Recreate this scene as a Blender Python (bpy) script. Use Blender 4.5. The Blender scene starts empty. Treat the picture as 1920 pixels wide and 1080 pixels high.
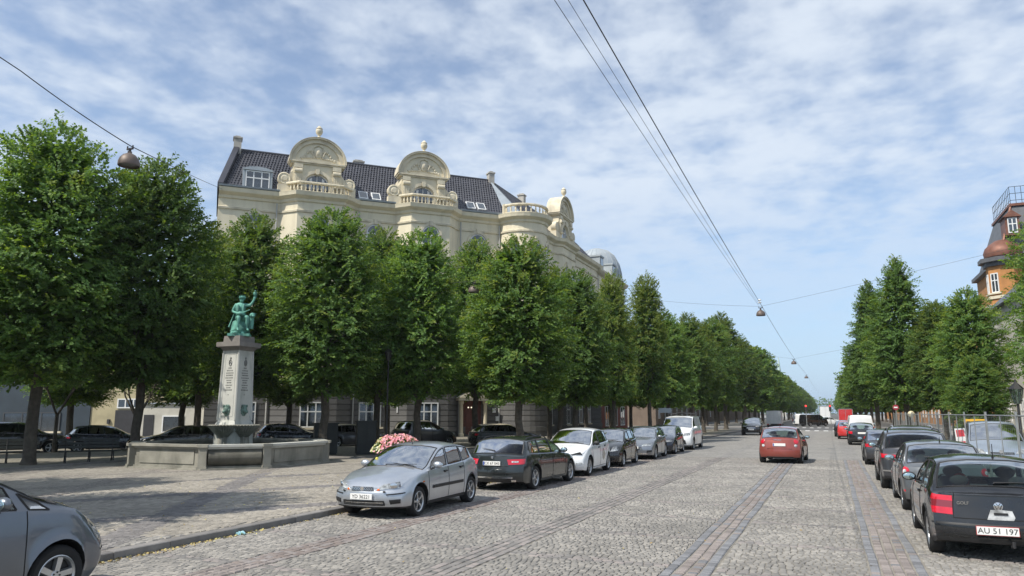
import bpy, math, random
from math import pi, sin, cos, sqrt, radians
from mathutils import Vector, Matrix, noise as mnoise

S = bpy.context.scene
COL = S.collection
rnd = random.Random(7)

# ------------------------------------------------------------------ camera, sky, sun, exposure
cam_d = bpy.data.cameras.new("camera")
cam = bpy.data.objects.new("camera", cam_d)
COL.objects.link(cam)
cam_d.sensor_width = 36.0
cam_d.lens = 36.0 * 1387 / 1920
cam_d.clip_start = 0.1
cam_d.clip_end = 4000
cam.location = (0, 0, 2.1)
cam.rotation_euler = (radians(90) + math.atan(234 / 1387), 0, radians(23.1))
S.camera = cam

SUN_EL = radians(51)
SUN_AZ = (-0.50, -0.866)          # horizontal direction towards the sun
world = bpy.data.worlds.new("World")
S.world = world
world.use_nodes = True
wn, wl = world.node_tree.nodes, world.node_tree.links
wn.clear()
def wnode(t, **k):
    n = wn.new(t)
    for a, b in k.items():
        setattr(n, a, b)
    return n
sky = wnode("ShaderNodeTexSky", sky_type='NISHITA', sun_disc=False)
sky.sun_elevation = SUN_EL
sky.sun_rotation = math.atan2(SUN_AZ[0], SUN_AZ[1])
sky.air_density = 1.0
sky.dust_density = 0.4
sky.ozone_density = 3.2
tc = wnode("ShaderNodeTexCoord")
sep = wnode("ShaderNodeSeparateXYZ")
wl.new(tc.outputs['Generated'], sep.inputs[0])
def wmath(op, a, b=None, clamp=False):
    n = wnode("ShaderNodeMath", operation=op, use_clamp=clamp)
    for i, q in enumerate((a, b)):
        if q is None:
            continue
        if isinstance(q, (int, float)):
            n.inputs[i].default_value = q
        else:
            wl.new(q, n.inputs[i])
    return n.outputs[0]
zc = wmath('ADD', wmath('MAXIMUM', sep.outputs[2], 0.0), 0.10)
comb = wnode("ShaderNodeCombineXYZ")
wl.new(wmath('DIVIDE', sep.outputs[0], zc), comb.inputs[0])
wl.new(wmath('DIVIDE', sep.outputs[1], zc), comb.inputs[1])
def wnoise(scale, detail, rough, dist=0.0, off=(0, 0, 0), stretch=(1, 1, 1), rot=0.0):
    m = wnode("ShaderNodeMapping")
    m.inputs['Location'].default_value = off
    m.inputs['Scale'].default_value = stretch
    m.inputs['Rotation'].default_value = (0, 0, rot)
    wl.new(comb.outputs[0], m.inputs['Vector'])
    n = wnode("ShaderNodeTexNoise")
    n.inputs['Scale'].default_value = scale
    n.inputs['Detail'].default_value = detail
    n.inputs['Roughness'].default_value = rough
    n.inputs['Distortion'].default_value = dist
    wl.new(m.outputs[0], n.inputs['Vector'])
    return n.outputs[0]
big = wnoise(0.55, 2, 0.5, 0.2, (3.1, 1.7, 0))
mid = wnoise(5.2, 4, 0.5, 0.1, (0.4, 5.2, 0), (1.0, 0.8, 1), 0.6)
fine = wnoise(14.0, 4, 0.55, 0.1, (9.4, 2.2, 0))
d1 = wmath('ADD', wmath('ADD', wmath('MULTIPLY', big, 0.50), wmath('MULTIPLY', mid, 0.48)), wmath('MULTIPLY', fine, 0.20))
ramp = wnode("ShaderNodeValToRGB")
ramp.color_ramp.interpolation = 'EASE'
ramp.color_ramp.elements[0].position = 0.41
ramp.color_ramp.elements[0].color = (0, 0, 0, 1)
ramp.color_ramp.elements[1].position = 0.70
ramp.color_ramp.elements[1].color = (1, 1, 1, 1)
wl.new(d1, ramp.inputs[0])
horizon_thin = wmath('MULTIPLY', wmath('SUBTRACT', sep.outputs[2], 0.02), 3.6, True)
cover = wmath('ADD', wmath('MULTIPLY', wmath('MULTIPLY', ramp.outputs[0], 0.72), horizon_thin), 0.17)
mix = wnode("ShaderNodeMix", data_type='RGBA')
wl.new(cover, mix.inputs['Factor'])
wl.new(sky.outputs[0], mix.inputs[6])
mix.inputs[7].default_value = (5.0, 5.5, 6.15, 1)
bg = wnode("ShaderNodeBackground")
bg.inputs[1].default_value = 0.15
low = wmath('POWER', wmath('SUBTRACT', 1.0, wmath('MAXIMUM', sep.outputs[2], 0.0), True), 7.0)
hz = wnode("ShaderNodeMix", data_type='RGBA')
wl.new(wmath('MULTIPLY', low, 0.93), hz.inputs['Factor'])
wl.new(mix.outputs[2], hz.inputs[6])
hz.inputs[7].default_value = (2.35, 3.55, 5.2, 1)
wl.new(hz.outputs[2], bg.inputs[0])
wo = wnode("ShaderNodeOutputWorld")
wl.new(bg.outputs[0], wo.inputs[0])

sun_d = bpy.data.lights.new("sun", 'SUN')
sun_d.energy = 4.9
sun_d.angle = radians(0.5)
sun_d.color = (1.0, 0.94, 0.84)
sun = bpy.data.objects.new("sun", sun_d)
COL.objects.link(sun)
sun.location = (-20, -40, 60)
sv = Vector((SUN_AZ[0] * cos(SUN_EL), SUN_AZ[1] * cos(SUN_EL), sin(SUN_EL)))
sun.rotation_euler = sv.to_track_quat('Z', 'Y').to_euler()

S.view_settings.view_transform = 'Standard'
S.view_settings.look = 'None'
S.view_settings.exposure = 0.10
S.view_settings.gamma = 1.0
S.view_settings.use_curve_mapping = False
S.render.engine = 'CYCLES'
S.cycles.use_denoising = True
S.cycles.max_bounces = 6
S.cycles.diffuse_bounces = 3
S.cycles.glossy_bounces = 3
S.cycles.transmission_bounces = 4
S.cycles.transparent_max_bounces = 16
S.cycles.caustics_reflective = False
S.cycles.caustics_refractive = False

# ------------------------------------------------------------------ materials
def mat(name, col, rough=0.7, metal=0.0, spec=0.5, var=0.0, scale=3.0, island=0.0, objvar=0.0, bump=0.0, bscale=40.0,
        coat=0.0, stain=0.0, stain_col=None, stain_scale=1.5, stain_z=1.0, trans=0.0, emit=0.0, flake=0.0, hue=None):
    """Principled material; var: noise value variation, island/objvar: variation per mesh piece / per object."""
    m = bpy.data.materials.new(name)
    m.use_nodes = True
    nt = m.node_tree
    n, l = nt.nodes, nt.links
    b = n['Principled BSDF']
    out = n['Material Output']
    b.inputs['Roughness'].default_value = rough
    b.inputs['Metallic'].default_value = metal
    b.inputs['Specular IOR Level'].default_value = spec
    b.inputs['Coat Weight'].default_value = coat
    b.inputs['Coat Roughness'].default_value = 0.03
    rgb = n.new("ShaderNodeRGB")
    rgb.outputs[0].default_value = (*col, 1)
    cur = rgb.outputs[0]
    tcn = n.new("ShaderNodeTexCoord")
    def nz(sc, det=4, zs=1.0, dist=0.0):
        mp = n.new("ShaderNodeMapping")
        mp.inputs['Scale'].default_value = (1, 1, zs)
        l.new(tcn.outputs['Object'], mp.inputs[0])
        t = n.new("ShaderNodeTexNoise")
        t.inputs['Scale'].default_value = sc
        t.inputs['Detail'].default_value = det
        t.inputs['Distortion'].default_value = dist
        l.new(mp.outputs[0], t.inputs['Vector'])
        return t.outputs[0]
    def scalev(cur, fac, lo, hi):
        mr = n.new("ShaderNodeMapRange")
        mr.inputs['To Min'].default_value = lo
        mr.inputs['To Max'].default_value = hi
        l.new(fac, mr.inputs['Value'])
        x = n.new("ShaderNodeVectorMath")
        x.operation = 'SCALE'
        l.new(cur, x.inputs[0])
        l.new(mr.outputs[0], x.inputs['Scale'])
        return x.outputs[0]
    def mixc(cur, fac, c2, lo=0.0, hi=1.0):
        mr = n.new("ShaderNodeMapRange")
        mr.inputs['From Min'].default_value = lo
        mr.inputs['From Max'].default_value = hi
        l.new(fac, mr.inputs['Value'])
        x = n.new("ShaderNodeMix")
        x.data_type = 'RGBA'
        l.new(mr.outputs[0], x.inputs['Factor'])
        l.new(cur, x.inputs[6])
        if isinstance(c2, tuple):
            x.inputs[7].default_value = (*c2, 1)
        else:
            l.new(c2, x.inputs[7])
        return x.outputs[2]
    if hue:
        g = n.new("ShaderNodeNewGeometry")
        cur = mixc(cur, g.outputs['Random Per Island'], hue, 0.25, 1.0)
    if objvar:
        oi = n.new("ShaderNodeObjectInfo")
        cur = scalev(cur, oi.outputs['Random'], 1 - objvar, 1 + objvar)
    if island:
        g = n.new("ShaderNodeNewGeometry")
        cur = scalev(cur, g.outputs['Random Per Island'], 1 - island, 1 + island)
    if var:
        mr_in = nz(scale, 5)
        x = n.new("ShaderNodeMapRange")
        x.inputs['From Min'].default_value = 0.3
        x.inputs['From Max'].default_value = 0.7
        l.new(mr_in, x.inputs['Value'])
        cur = scalev(cur, x.outputs[0], 1 - var, 1 + var)
    if stain:
        f = nz(stain_scale, 6, stain_z, 0.3)
        sc_ = n.new("ShaderNodeMath")
        sc_.operation = 'MULTIPLY'
        sc_.inputs[1].default_value = stain
        mr = n.new("ShaderNodeMapRange")
        mr.inputs['From Min'].default_value = 0.48
        mr.inputs['From Max'].default_value = 0.68
        l.new(f, mr.inputs['Value'])
        l.new(mr.outputs[0], sc_.inputs[0])
        cur = mixc(cur, sc_.outputs[0], stain_col or (0.05, 0.05, 0.045))
    l.new(cur, b.inputs['Base Color'])
    if bump:
        bp = n.new("ShaderNodeBump")
        bp.inputs['Strength'].default_value = bump
        bp.inputs['Distance'].default_value = 0.02
        l.new(nz(bscale, 4), bp.inputs['Height'])
        l.new(bp.outputs[0], b.inputs['Normal'])
    if flake:
        rr = n.new("ShaderNodeMapRange")
        rr.inputs['To Min'].default_value = rough * 0.8
        rr.inputs['To Max'].default_value = rough * 1.3
        l.new(nz(6, 3), rr.inputs['Value'])
        l.new(rr.outputs[0], b.inputs['Roughness'])
    if emit:
        b.inputs['Emission Color'].default_value = (*col, 1)
        b.inputs['Emission Strength'].default_value = emit
    if trans:
        tr = n.new("ShaderNodeBsdfTranslucent")
        tint = n.new("ShaderNodeVectorMath")
        tint.operation = 'MULTIPLY'
        tint.inputs[1].default_value = (1.9, 1.7, 0.6)
        l.new(cur, tint.inputs[0])
        l.new(tint.outputs[0], tr.inputs['Color'])
        ms = n.new("ShaderNodeMixShader")
        ms.inputs[0].default_value = trans
        l.new(b.outputs[0], ms.inputs[1])
        l.new(tr.outputs[0], ms.inputs[2])
        l.new(ms.outputs[0], out.inputs[0])
    return m

def glass_mat(name, tint, refl=0.9, see=0.5):
    """Window glass: a tinted see-through pane with a mirror film that grows at grazing angles."""
    m = bpy.data.materials.new(name)
    m.use_nodes = True
    n, l = m.node_tree.nodes, m.node_tree.links
    n.remove(n['Principled BSDF'])
    out = n['Material Output']
    tr = n.new("ShaderNodeBsdfTransparent")
    tr.inputs[0].default_value = (*tint, 1)
    gl = n.new("ShaderNodeBsdfGlossy")
    gl.inputs['Roughness'].default_value = 0.015
    gl.inputs['Color'].default_value = (refl, refl, refl, 1)
    fr = n.new("ShaderNodeFresnel")
    fr.inputs[0].default_value = 1.52
    mp = n.new("ShaderNodeMath")
    mp.operation = 'MULTIPLY'
    mp.use_clamp = True
    mp.inputs[1].default_value = 0.7
    l.new(fr.outputs[0], mp.inputs[0])
    mx = n.new("ShaderNodeMixShader")
    l.new(mp.outputs[0], mx.inputs[0])
    l.new(tr.outputs[0], mx.inputs[1])
    l.new(gl.outputs[0], mx.inputs[2])
    l.new(mx.outputs[0], out.inputs[0])
    return m

def paint(name, col, metal=0.0, rough=0.35, coat=1.0):
    return mat(name, col, rough=rough, metal=metal, coat=coat, flake=1, var=0.05, scale=2.0, stain=0.10 if max(col) > .1 else .025, stain_col=(0.25, 0.24, 0.22), stain_scale=2.5)

# ------------------------------------------------------------------ mesh builder
class MB:
    def __init__(s):
        s.v, s.f, s.m, s.sm = [], [], [], []
        s.M = Matrix.Identity(4)
        s.mi = 0
        s.smooth = False
    def tf(s, M):
        s.M = M
        return s
    def add(s, verts, faces, smooth=None):
        o = len(s.v)
        M = s.M
        s.v += [tuple(M @ Vector(p)) for p in verts]
        for f in faces:
            s.f.append([o + i for i in f])
            s.m.append(s.mi)
            s.sm.append(s.smooth if smooth is None else smooth)
        return s
    def box(s, x0, y0, z0, x1, y1, z1):
        return s.add([(x0, y0, z0), (x1, y0, z0), (x1, y1, z0), (x0, y1, z0), (x0, y0, z1), (x1, y0, z1), (x1, y1, z1), (x0, y1, z1)],
                     [(0, 3, 2, 1), (4, 5, 6, 7), (0, 1, 5, 4), (1, 2, 6, 5), (2, 3, 7, 6), (3, 0, 4, 7)])
    def cbox(s, c, d):
        return s.box(c[0] - d[0] / 2, c[1] - d[1] / 2, c[2] - d[2] / 2, c[0] + d[0] / 2, c[1] + d[1] / 2, c[2] + d[2] / 2)
    def prism(s, poly, z0, z1):
        n = len(poly)
        return s.add([(x, y, z0) for x, y in poly] + [(x, y, z1) for x, y in poly],
                     [tuple(range(n))[::-1], tuple(range(n, 2 * n))] + [(i, (i + 1) % n, n + (i + 1) % n, n + i) for i in range(n)])
    def slab(s, poly, y0, y1):
        """polygon in x,z extruded along y"""
        n = len(poly)
        return s.add([(x, y0, z) for x, z in poly] + [(x, y1, z) for x, z in poly],
                     [tuple(range(n)), tuple(range(n, 2 * n))[::-1]] + [(i, n + i, n + (i + 1) % n, (i + 1) % n) for i in range(n)])
    def lathe(s, prof, c=(0, 0, 0), n=16, smooth=True, a0=0.0, a1=2 * pi, cap=True):
        full = abs(a1 - a0 - 2 * pi) < 1e-6
        k = n if full else n + 1
        vs = [(c[0] + r * cos(a0 + (a1 - a0) * i / n), c[1] + r * sin(a0 + (a1 - a0) * i / n), c[2] + z) for r, z in prof for i in range(k)]
        fs = []
        for j in range(len(prof) - 1):
            for i in range(n):
                i2 = (i + 1) % k
                fs.append((j * k + i, j * k + i2, (j + 1) * k + i2, (j + 1) * k + i))
        if full and cap:
            if prof[0][0] > 1e-4: fs.append(tuple(range(k))[::-1])
            if prof[-1][0] > 1e-4: fs.append(tuple((len(prof) - 1) * k + i for i in range(k)))
        return s.add(vs, fs, smooth)
    def tube(s, pts, rad, n=6, smooth=True, cap=True):
        pts = [Vector(p) for p in pts]
        if not isinstance(rad, (list, tuple)):
            rad = [rad] * len(pts)
        vs, fs = [], []
        up = None
        for i, p in enumerate(pts):
            t = (pts[min(i + 1, len(pts) - 1)] - pts[max(i - 1, 0)])
            if t.length < 1e-9: t = Vector((0, 0, 1))
            t.normalize()
            if up is None:
                up = t.orthogonal().normalized()
            else:
                up = up - t * up.dot(t)
                up = up.normalized() if up.length > 1e-6 else t.orthogonal().normalized()
            b = t.cross(up)
            for k in range(n):
                a = 2 * pi * k / n
                vs.append(tuple(p + (up * cos(a) + b * sin(a)) * rad[i]))
        for i in range(len(pts) - 1):
            for k in range(n):
                k2 = (k + 1) % n
                fs.append((i * n + k, i * n + k2, (i + 1) * n + k2, (i + 1) * n + k))
        if cap:
            fs.append(tuple(range(n))[::-1])
            fs.append(tuple((len(pts) - 1) * n + k for k in range(n)))
        return s.add(vs, fs, smooth)
    def grid(s, fn, us, vs_, smooth=True, flip=False):
        P = [fn(u, v) for v in vs_ for u in us]
        nu = len(us)
        fs = []
        for j in range(len(vs_) - 1):
            for i in range(nu - 1):
                q = (j * nu + i, j * nu + i + 1, (j + 1) * nu + i + 1, (j + 1) * nu + i)
                fs.append(q[::-1] if flip else q)
        return s.add(P, fs, smooth)
    def ball(s, c, r, nu=12, nv=8):
        r = r if isinstance(r, (tuple, list)) else (r, r, r)
        vs = [(c[0], c[1], c[2] - r[2])]
        for j in range(1, nv):
            t = -pi / 2 + pi * j / nv
            vs += [(c[0] + r[0] * cos(t) * cos(2 * pi * i / nu), c[1] + r[1] * cos(t) * sin(2 * pi * i / nu), c[2] + r[2] * sin(t)) for i in range(nu)]
        vs.append((c[0], c[1], c[2] + r[2]))
        fs = [(0, 1 + (i + 1) % nu, 1 + i) for i in range(nu)]
        for j in range(nv - 2):
            fs += [(1 + j * nu + i, 1 + j * nu + (i + 1) % nu, 1 + (j + 1) * nu + (i + 1) % nu, 1 + (j + 1) * nu + i) for i in range(nu)]
        L = len(vs) - 1
        fs += [(L, 1 + (nv - 2) * nu + i, 1 + (nv - 2) * nu + (i + 1) % nu) for i in range(nu)]
        return s.add(vs, fs, True)
    def mesh(s, name, mats, angle=35):
        me = bpy.data.meshes.new(name)
        me.from_pydata(s.v, [], s.f)
        for m in (mats if isinstance(mats, (list, tuple)) else [mats]):
            me.materials.append(m)
        me.polygons.foreach_set('material_index', s.m)
        me.polygons.foreach_set('use_smooth', s.sm)
        if any(s.sm):
            me.set_sharp_from_angle(angle=radians(angle))
        me.update()
        return me
    def build(s, name, mats, parent=None, loc=None, rot=None, angle=35):
        o = bpy.data.objects.new(name, s.mesh(name, mats, angle))
        COL.objects.link(o)
        if parent: o.parent = parent
        if loc: o.location = loc
        if rot is not None: o.rotation_euler = (0, 0, rot)
        return o

def tag(o, label, cat, group=None, kind=None):
    if label: o['label'] = label
    if cat: o['category'] = cat
    if group: o['group'] = group
    if kind: o['kind'] = kind
    return o
def thing(name, label, cat, loc=(0, 0, 0), rz=0.0, group=None, sc=None):
    o = bpy.data.objects.new(name, None)
    o.empty_display_size = 0.3
    COL.objects.link(o)
    o.location = loc
    o.rotation_euler = (0, 0, rz)
    if sc: o.scale = sc
    return tag(o, label, cat, group)
def inst(me, name, parent, loc=(0, 0, 0), rot=(0, 0, 0), sc=None):
    o = bpy.data.objects.new(name, me)
    COL.objects.link(o)
    if parent: o.parent = parent
    o.location = loc
    o.rotation_euler = rot
    if sc: o.scale = sc
    return o
def struct(o):
    o['kind'] = 'structure'
    return o
def text_mesh(txt, size, depth=0.002):
    cu = bpy.data.curves.new("t", 'FONT')
    cu.body = txt
    cu.size = size
    cu.align_x = 'CENTER'
    cu.align_y = 'CENTER'
    cu.extrude = depth
    cu.resolution_u = 3
    ob = bpy.data.objects.new("t", cu)
    COL.objects.link(ob)
    dg = bpy.context.evaluated_depsgraph_get()
    me = bpy.data.meshes.new_from_object(ob.evaluated_get(dg))
    bpy.data.objects.remove(ob)
    bpy.data.curves.remove(cu)
    return me
def lin(pts, x):
    """piecewise linear"""
    if x <= pts[0][0]: return pts[0][1]
    for (a, b), (c, d) in zip(pts, pts[1:]):
        if x <= c:
            return b + (d - b) * (x - a) / (c - a) if c > a else d
    return pts[-1][1]
def smo(pts, x):
    """monotone smooth interpolation"""
    n = len(pts)
    if x <= pts[0][0]: return pts[0][1]
    if x >= pts[-1][0]: return pts[-1][1]
    for i in range(n - 1):
        if x <= pts[i + 1][0]: break
    def slope(k):
        if k <= 0 or k >= n - 1:
            a, b = (0, 1) if k <= 0 else (n - 2, n - 1)
            return (pts[b][1] - pts[a][1]) / (pts[b][0] - pts[a][0])
        d0 = (pts[k][1] - pts[k - 1][1]) / (pts[k][0] - pts[k - 1][0])
        d1 = (pts[k + 1][1] - pts[k][1]) / (pts[k + 1][0] - pts[k][0])
        return 0 if d0 * d1 <= 0 else 2 * d0 * d1 / (d0 + d1)
    h = pts[i + 1][0] - pts[i][0]
    t = (x - pts[i][0]) / h
    m0, m1 = slope(i) * h, slope(i + 1) * h
    return (2 * t**3 - 3 * t**2 + 1) * pts[i][1] + (t**3 - 2 * t**2 + t) * m0 + (-2 * t**3 + 3 * t**2) * pts[i + 1][1] + (t**3 - t**2) * m1
# ------------------------------------------------------------------ ground, road, paving
XK, XR = -9.65, 3.35
M_EARTH = mat("earth", (0.10, 0.095, 0.08), .95, var=.3, scale=.3)
M_JOINT = mat("sand_joint", (0.235, 0.218, 0.187), .95, var=.2, scale=2.0, bump=.4, bscale=60)
M_ASPH = mat("asphalt", (0.105, 0.105, 0.105), .9, var=.2, scale=.8, stain=.3, stain_scale=.5)
M_PAINT = mat("road_paint", (0.72, 0.72, 0.70), .7, var=.15, scale=3, stain=.4, stain_scale=4, stain_col=(.2, .2, .2))
M_SETT = mat("sett_grey", (0.228, 0.217, 0.199), .78, island=.22, var=.20, scale=.5, hue=(0.256, 0.241, 0.217), stain=.5, stain_col=(.165,.16,.15), stain_scale=.28, bump=.25, bscale=70)
M_SETTB = mat("sett_band", (0.20, 0.192, 0.182), .78, island=.28, var=.16, scale=.55, hue=(0.215, 0.19, 0.178), bump=.25, bscale=70)
M_SETTD = mat("sett_blue", (0.172, 0.176, 0.186), .75, island=.25, var=.15, scale=.6, bump=.25, bscale=70)
M_SETTR = mat("sett_brown", (0.215, 0.178, 0.160), .78, island=.22, var=.15, scale=.6, hue=(0.20, 0.185, 0.178), bump=.25, bscale=70)
M_SETTP = mat("sett_plaza", (0.262, 0.240, 0.205), .8, island=.2, var=.18, scale=.5, bump=.25, bscale=70)
M_SETTQ = mat("sett_plaza_band", (0.165, 0.155, 0.150), .8, island=.2, var=.15, scale=.5, bump=.25, bscale=70)
SETT_MATS = [M_SETT, M_SETTB, M_SETTD, M_SETTR, M_SETTP, M_SETTQ]
M_OBJ = []
for k_, (nm, c_) in enumerate((("grey", (0.243, 0.231, 0.211)), ("band", (0.19, 0.18, 0.172)), ("blue", (0.172, 0.176, 0.186)), ("brown", (0.22, 0.192, 0.178)))):
    M_OBJ.append(mat("single_sett_" + nm, c_, .78, objvar=.26, var=.14, scale=6, bump=.25, bscale=30))

def far_sett_mat(name, base, joint, dark, bands):
    """Sett pattern for the part of the paving too far away to build stone by stone."""
    m = bpy.data.materials.new(name)
    m.use_nodes = True
    n, l = m.node_tree.nodes, m.node_tree.links
    b = n['Principled BSDF']
    b.inputs['Roughness'].default_value = .8
    t = n.new("ShaderNodeTexCoord")
    vo = n.new("ShaderNodeTexVoronoi")
    vo.feature = 'DISTANCE_TO_EDGE'
    vo.inputs['Scale'].default_value = 8.5
    l.new(t.outputs['Object'], vo.inputs['Vector'])
    vc = n.new("ShaderNodeTexVoronoi")
    vc.inputs['Scale'].default_value = 8.5
    l.new(t.outputs['Object'], vc.inputs['Vector'])
    nz = n.new("ShaderNodeTexNoise")
    nz.inputs['Scale'].default_value = .55
    nz.inputs['Detail'].default_value = 5
    l.new(t.outputs['Object'], nz.inputs['Vector'])
    sx = n.new("ShaderNodeSeparateXYZ")
    l.new(t.outputs['Object'], sx.inputs[0])
    def M(op, a, bb=None):
        q = n.new("ShaderNodeMath")
        q.operation = op
        for i, x in enumerate((a, bb)):
            if x is None: continue
            if isinstance(x, (int, float)): q.inputs[i].default_value = x
            else: l.new(x, q.inputs[i])
        return q.outputs[0]
    def MR(x, a, bb, c, d):
        q = n.new("ShaderNodeMapRange")
        for i, k in enumerate((a, bb, c, d)): q.inputs[i + 1].default_value = k
        l.new(x, q.inputs[0])
        return q.outputs[0]
    def MX(f, a, bb):
        q = n.new("ShaderNodeMix")
        q.data_type = 'RGBA'
        l.new(f, q.inputs[0])
        for i, x in ((6, a), (7, bb)):
            if isinstance(x, tuple): q.inputs[i].default_value = (*x, 1)
            else: l.new(x, q.inputs[i])
        return q.outputs[2]
    cur = MX(bands(M, sx), base, dark)
    sc = n.new("ShaderNodeVectorMath")
    sc.operation = 'SCALE'
    l.new(cur, sc.inputs[0])
    sepc = n.new("ShaderNodeSeparateColor")
    l.new(vc.outputs['Color'], sepc.inputs[0])
    l.new(M('MULTIPLY', MR(sepc.outputs[0], 0, 1, .72, 1.28), MR(nz.outputs[0], .3, .7, .84, 1.16)), sc.inputs['Scale'])
    cur = MX(MR(vo.outputs['Distance'], .03, .07, 1, 0), sc.outputs[0], joint)
    l.new(cur, b.inputs['Base Color'])
    bp = n.new("ShaderNodeBump")
    bp.inputs['Strength'].default_value = .5
    bp.inputs['Distance'].default_value = .015
    l.new(MR(vo.outputs['Distance'], 0, .2, 0, 1), bp.inputs['Height'])
    l.new(bp.outputs[0], b.inputs['Normal'])
    return m
BAND_P, BAND_W = 2.45, .26
STRIPS = [(.32, 1.04), (-2.22, -1.60), (-5.20, -4.66), (-7.95, -7.40)]
def road_bands(M, s):
    f = M('FRACT', M('DIVIDE', M('ADD', M('ADD', s.outputs[1], M('MULTIPLY', s.outputs[0], .05)), 100 - 7.55), BAND_P))
    b = M('LESS_THAN', f, BAND_W / BAND_P)
    for a, c in STRIPS:
        b = M('MAXIMUM', b, M('MULTIPLY', M('GREATER_THAN', s.outputs[0], a), M('LESS_THAN', s.outputs[0], c)))
    return M('MULTIPLY', b, .72)
LAT = 4.6
def plaza_bands(M, s):
    b = None
    for sg in (1, -1):
        f = M('FRACT', M('DIVIDE', M('ADD', M('ADD', s.outputs[0], M('MULTIPLY', s.outputs[1], .62 * sg)), 300), LAT))
        q = M('LESS_THAN', f, .16)
        b = q if b is None else M('MAXIMUM', b, q)
    return M('MULTIPLY', b, .75)
M_ROADFAR = far_sett_mat("road_setts_far", (0.216, 0.208, 0.195), (0.25, 0.24, 0.22), (0.185, 0.18, 0.176), road_bands)
M_PLAZAFAR = far_sett_mat("plaza_setts_far", (0.25, 0.228, 0.194), (0.28, 0.262, 0.228), (0.155, 0.138, 0.128), plaza_bands)
M_GRAVEL = mat("gravel", (0.20, 0.185, 0.15), .95, var=.25, scale=6, stain=.5, stain_scale=.6, stain_col=(.11, .105, .085), bump=.6, bscale=50)
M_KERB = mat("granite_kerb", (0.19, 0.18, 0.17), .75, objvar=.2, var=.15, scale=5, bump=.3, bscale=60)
M_FLAG = mat("pavement_slab", (0.25, 0.245, 0.235), .85, var=.15, scale=1.5, stain=.2)

struct(MB().box(-1500, -400, -.3, 1500, 2500, -.06).build("ground", M_EARTH))
NEAR_Y = 37.0
road = struct(MB().add([(XK, -8, 0), (XR, -8, 0), (XR, NEAR_Y, 0), (XK, NEAR_Y, 0)], [(0, 1, 2, 3)]).build("road", M_JOINT))
struct(MB().add([(XK, NEAR_Y, .010), (XR, NEAR_Y, .010), (XR, 98, .010), (XK, 98, .010)], [(0, 1, 2, 3)]).build("road", M_ROADFAR))
struct(MB().add([(-120, 98, -.012), (120, 98, -.012), (120, 113, -.012), (-120, 113, -.012)], [(0, 1, 2, 3)]).build("cross_street", M_ASPH))
struct(MB().add([(XK, 113, -.012), (XR, 113, -.012), (XR, 900, -.012), (XK, 900, -.012)], [(0, 1, 2, 3)]).build("road", M_ASPH))
mk = MB()
for i in range(12): mk.add([(XK + .6 + i, 94.2, .014), (XK + 1.1 + i, 94.2, .014), (XK + 1.1 + i, 97.4, .014), (XK + .6 + i, 97.4, .014)], [(0, 1, 2, 3)])
for i in range(12): mk.add([(XK + .6 + i, 114, -.006), (XK + 1.1 + i, 114, -.006), (XK + 1.1 + i, 117, -.006), (XK + .6 + i, 117, -.006)], [(0, 1, 2, 3)])
o = struct(mk.build("crosswalk_markings", M_PAINT)); o['kind'] = 'stuff'
PZ = .11
plaza = struct(MB().prism([(XK - .2, -12), (XK - .2, 98), (-70, 98), (-70, -12)], -.05, PZ).build("square_paving", M_PLAZAFAR))
struct(MB().prism([(XR + .2, -12), (40, -12), (40, 98), (XR + .2, 98)], -.05, PZ).build("pavement", M_FLAG))
struct(MB().prism([(XR + .2, 113), (40, 113), (40, 600), (XR + .2, 600)], -.05, PZ).build("pavement", M_FLAG))
struct(MB().prism([(XK - .2, 113), (XK - .2, 600), (-60, 600), (-60, 113)], -.05, PZ).build("pavement", M_FLAG))
gp = [(-27, 10), (-27.1, 23), (-24, 28.2), (-19.6, 28.2), (-18.6, 40), (-18.6, 97), (-24.4, 97), (-24.4, 61), (-42, 43.5), (-55, 38), (-60, 10)]
struct(MB().prism(gp, .05, PZ + .006).build("gravel_walk", M_GRAVEL))
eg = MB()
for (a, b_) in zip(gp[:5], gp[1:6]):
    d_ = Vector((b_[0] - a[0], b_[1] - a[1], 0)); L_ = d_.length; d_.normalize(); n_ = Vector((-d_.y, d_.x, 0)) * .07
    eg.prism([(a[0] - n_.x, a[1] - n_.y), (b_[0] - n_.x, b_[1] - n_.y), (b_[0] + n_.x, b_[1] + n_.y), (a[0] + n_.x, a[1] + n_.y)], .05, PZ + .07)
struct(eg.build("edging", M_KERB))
tb = MB()
tb.prism([(-13.6, 25), (-10.8, 25), (-10.8, 97), (-13.6, 97)], .05, PZ + .006)
struct(tb.build("tree_strip", M_GRAVEL))
kerb = bpy.data.objects.new("kerb", None); COL.objects.link(kerb); struct(kerb)
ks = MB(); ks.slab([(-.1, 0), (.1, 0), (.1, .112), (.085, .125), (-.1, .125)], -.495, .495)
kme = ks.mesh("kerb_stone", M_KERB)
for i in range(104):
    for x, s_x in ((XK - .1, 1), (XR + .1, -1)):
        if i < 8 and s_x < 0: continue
        inst(kme, "kerb_stone", kerb, (x + rnd.uniform(-.006, .006), -6.5 + i, rnd.uniform(-.004, .004)), (0, 0, (0 if s_x > 0 else pi) + rnd.uniform(-.004, .004)))

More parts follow.
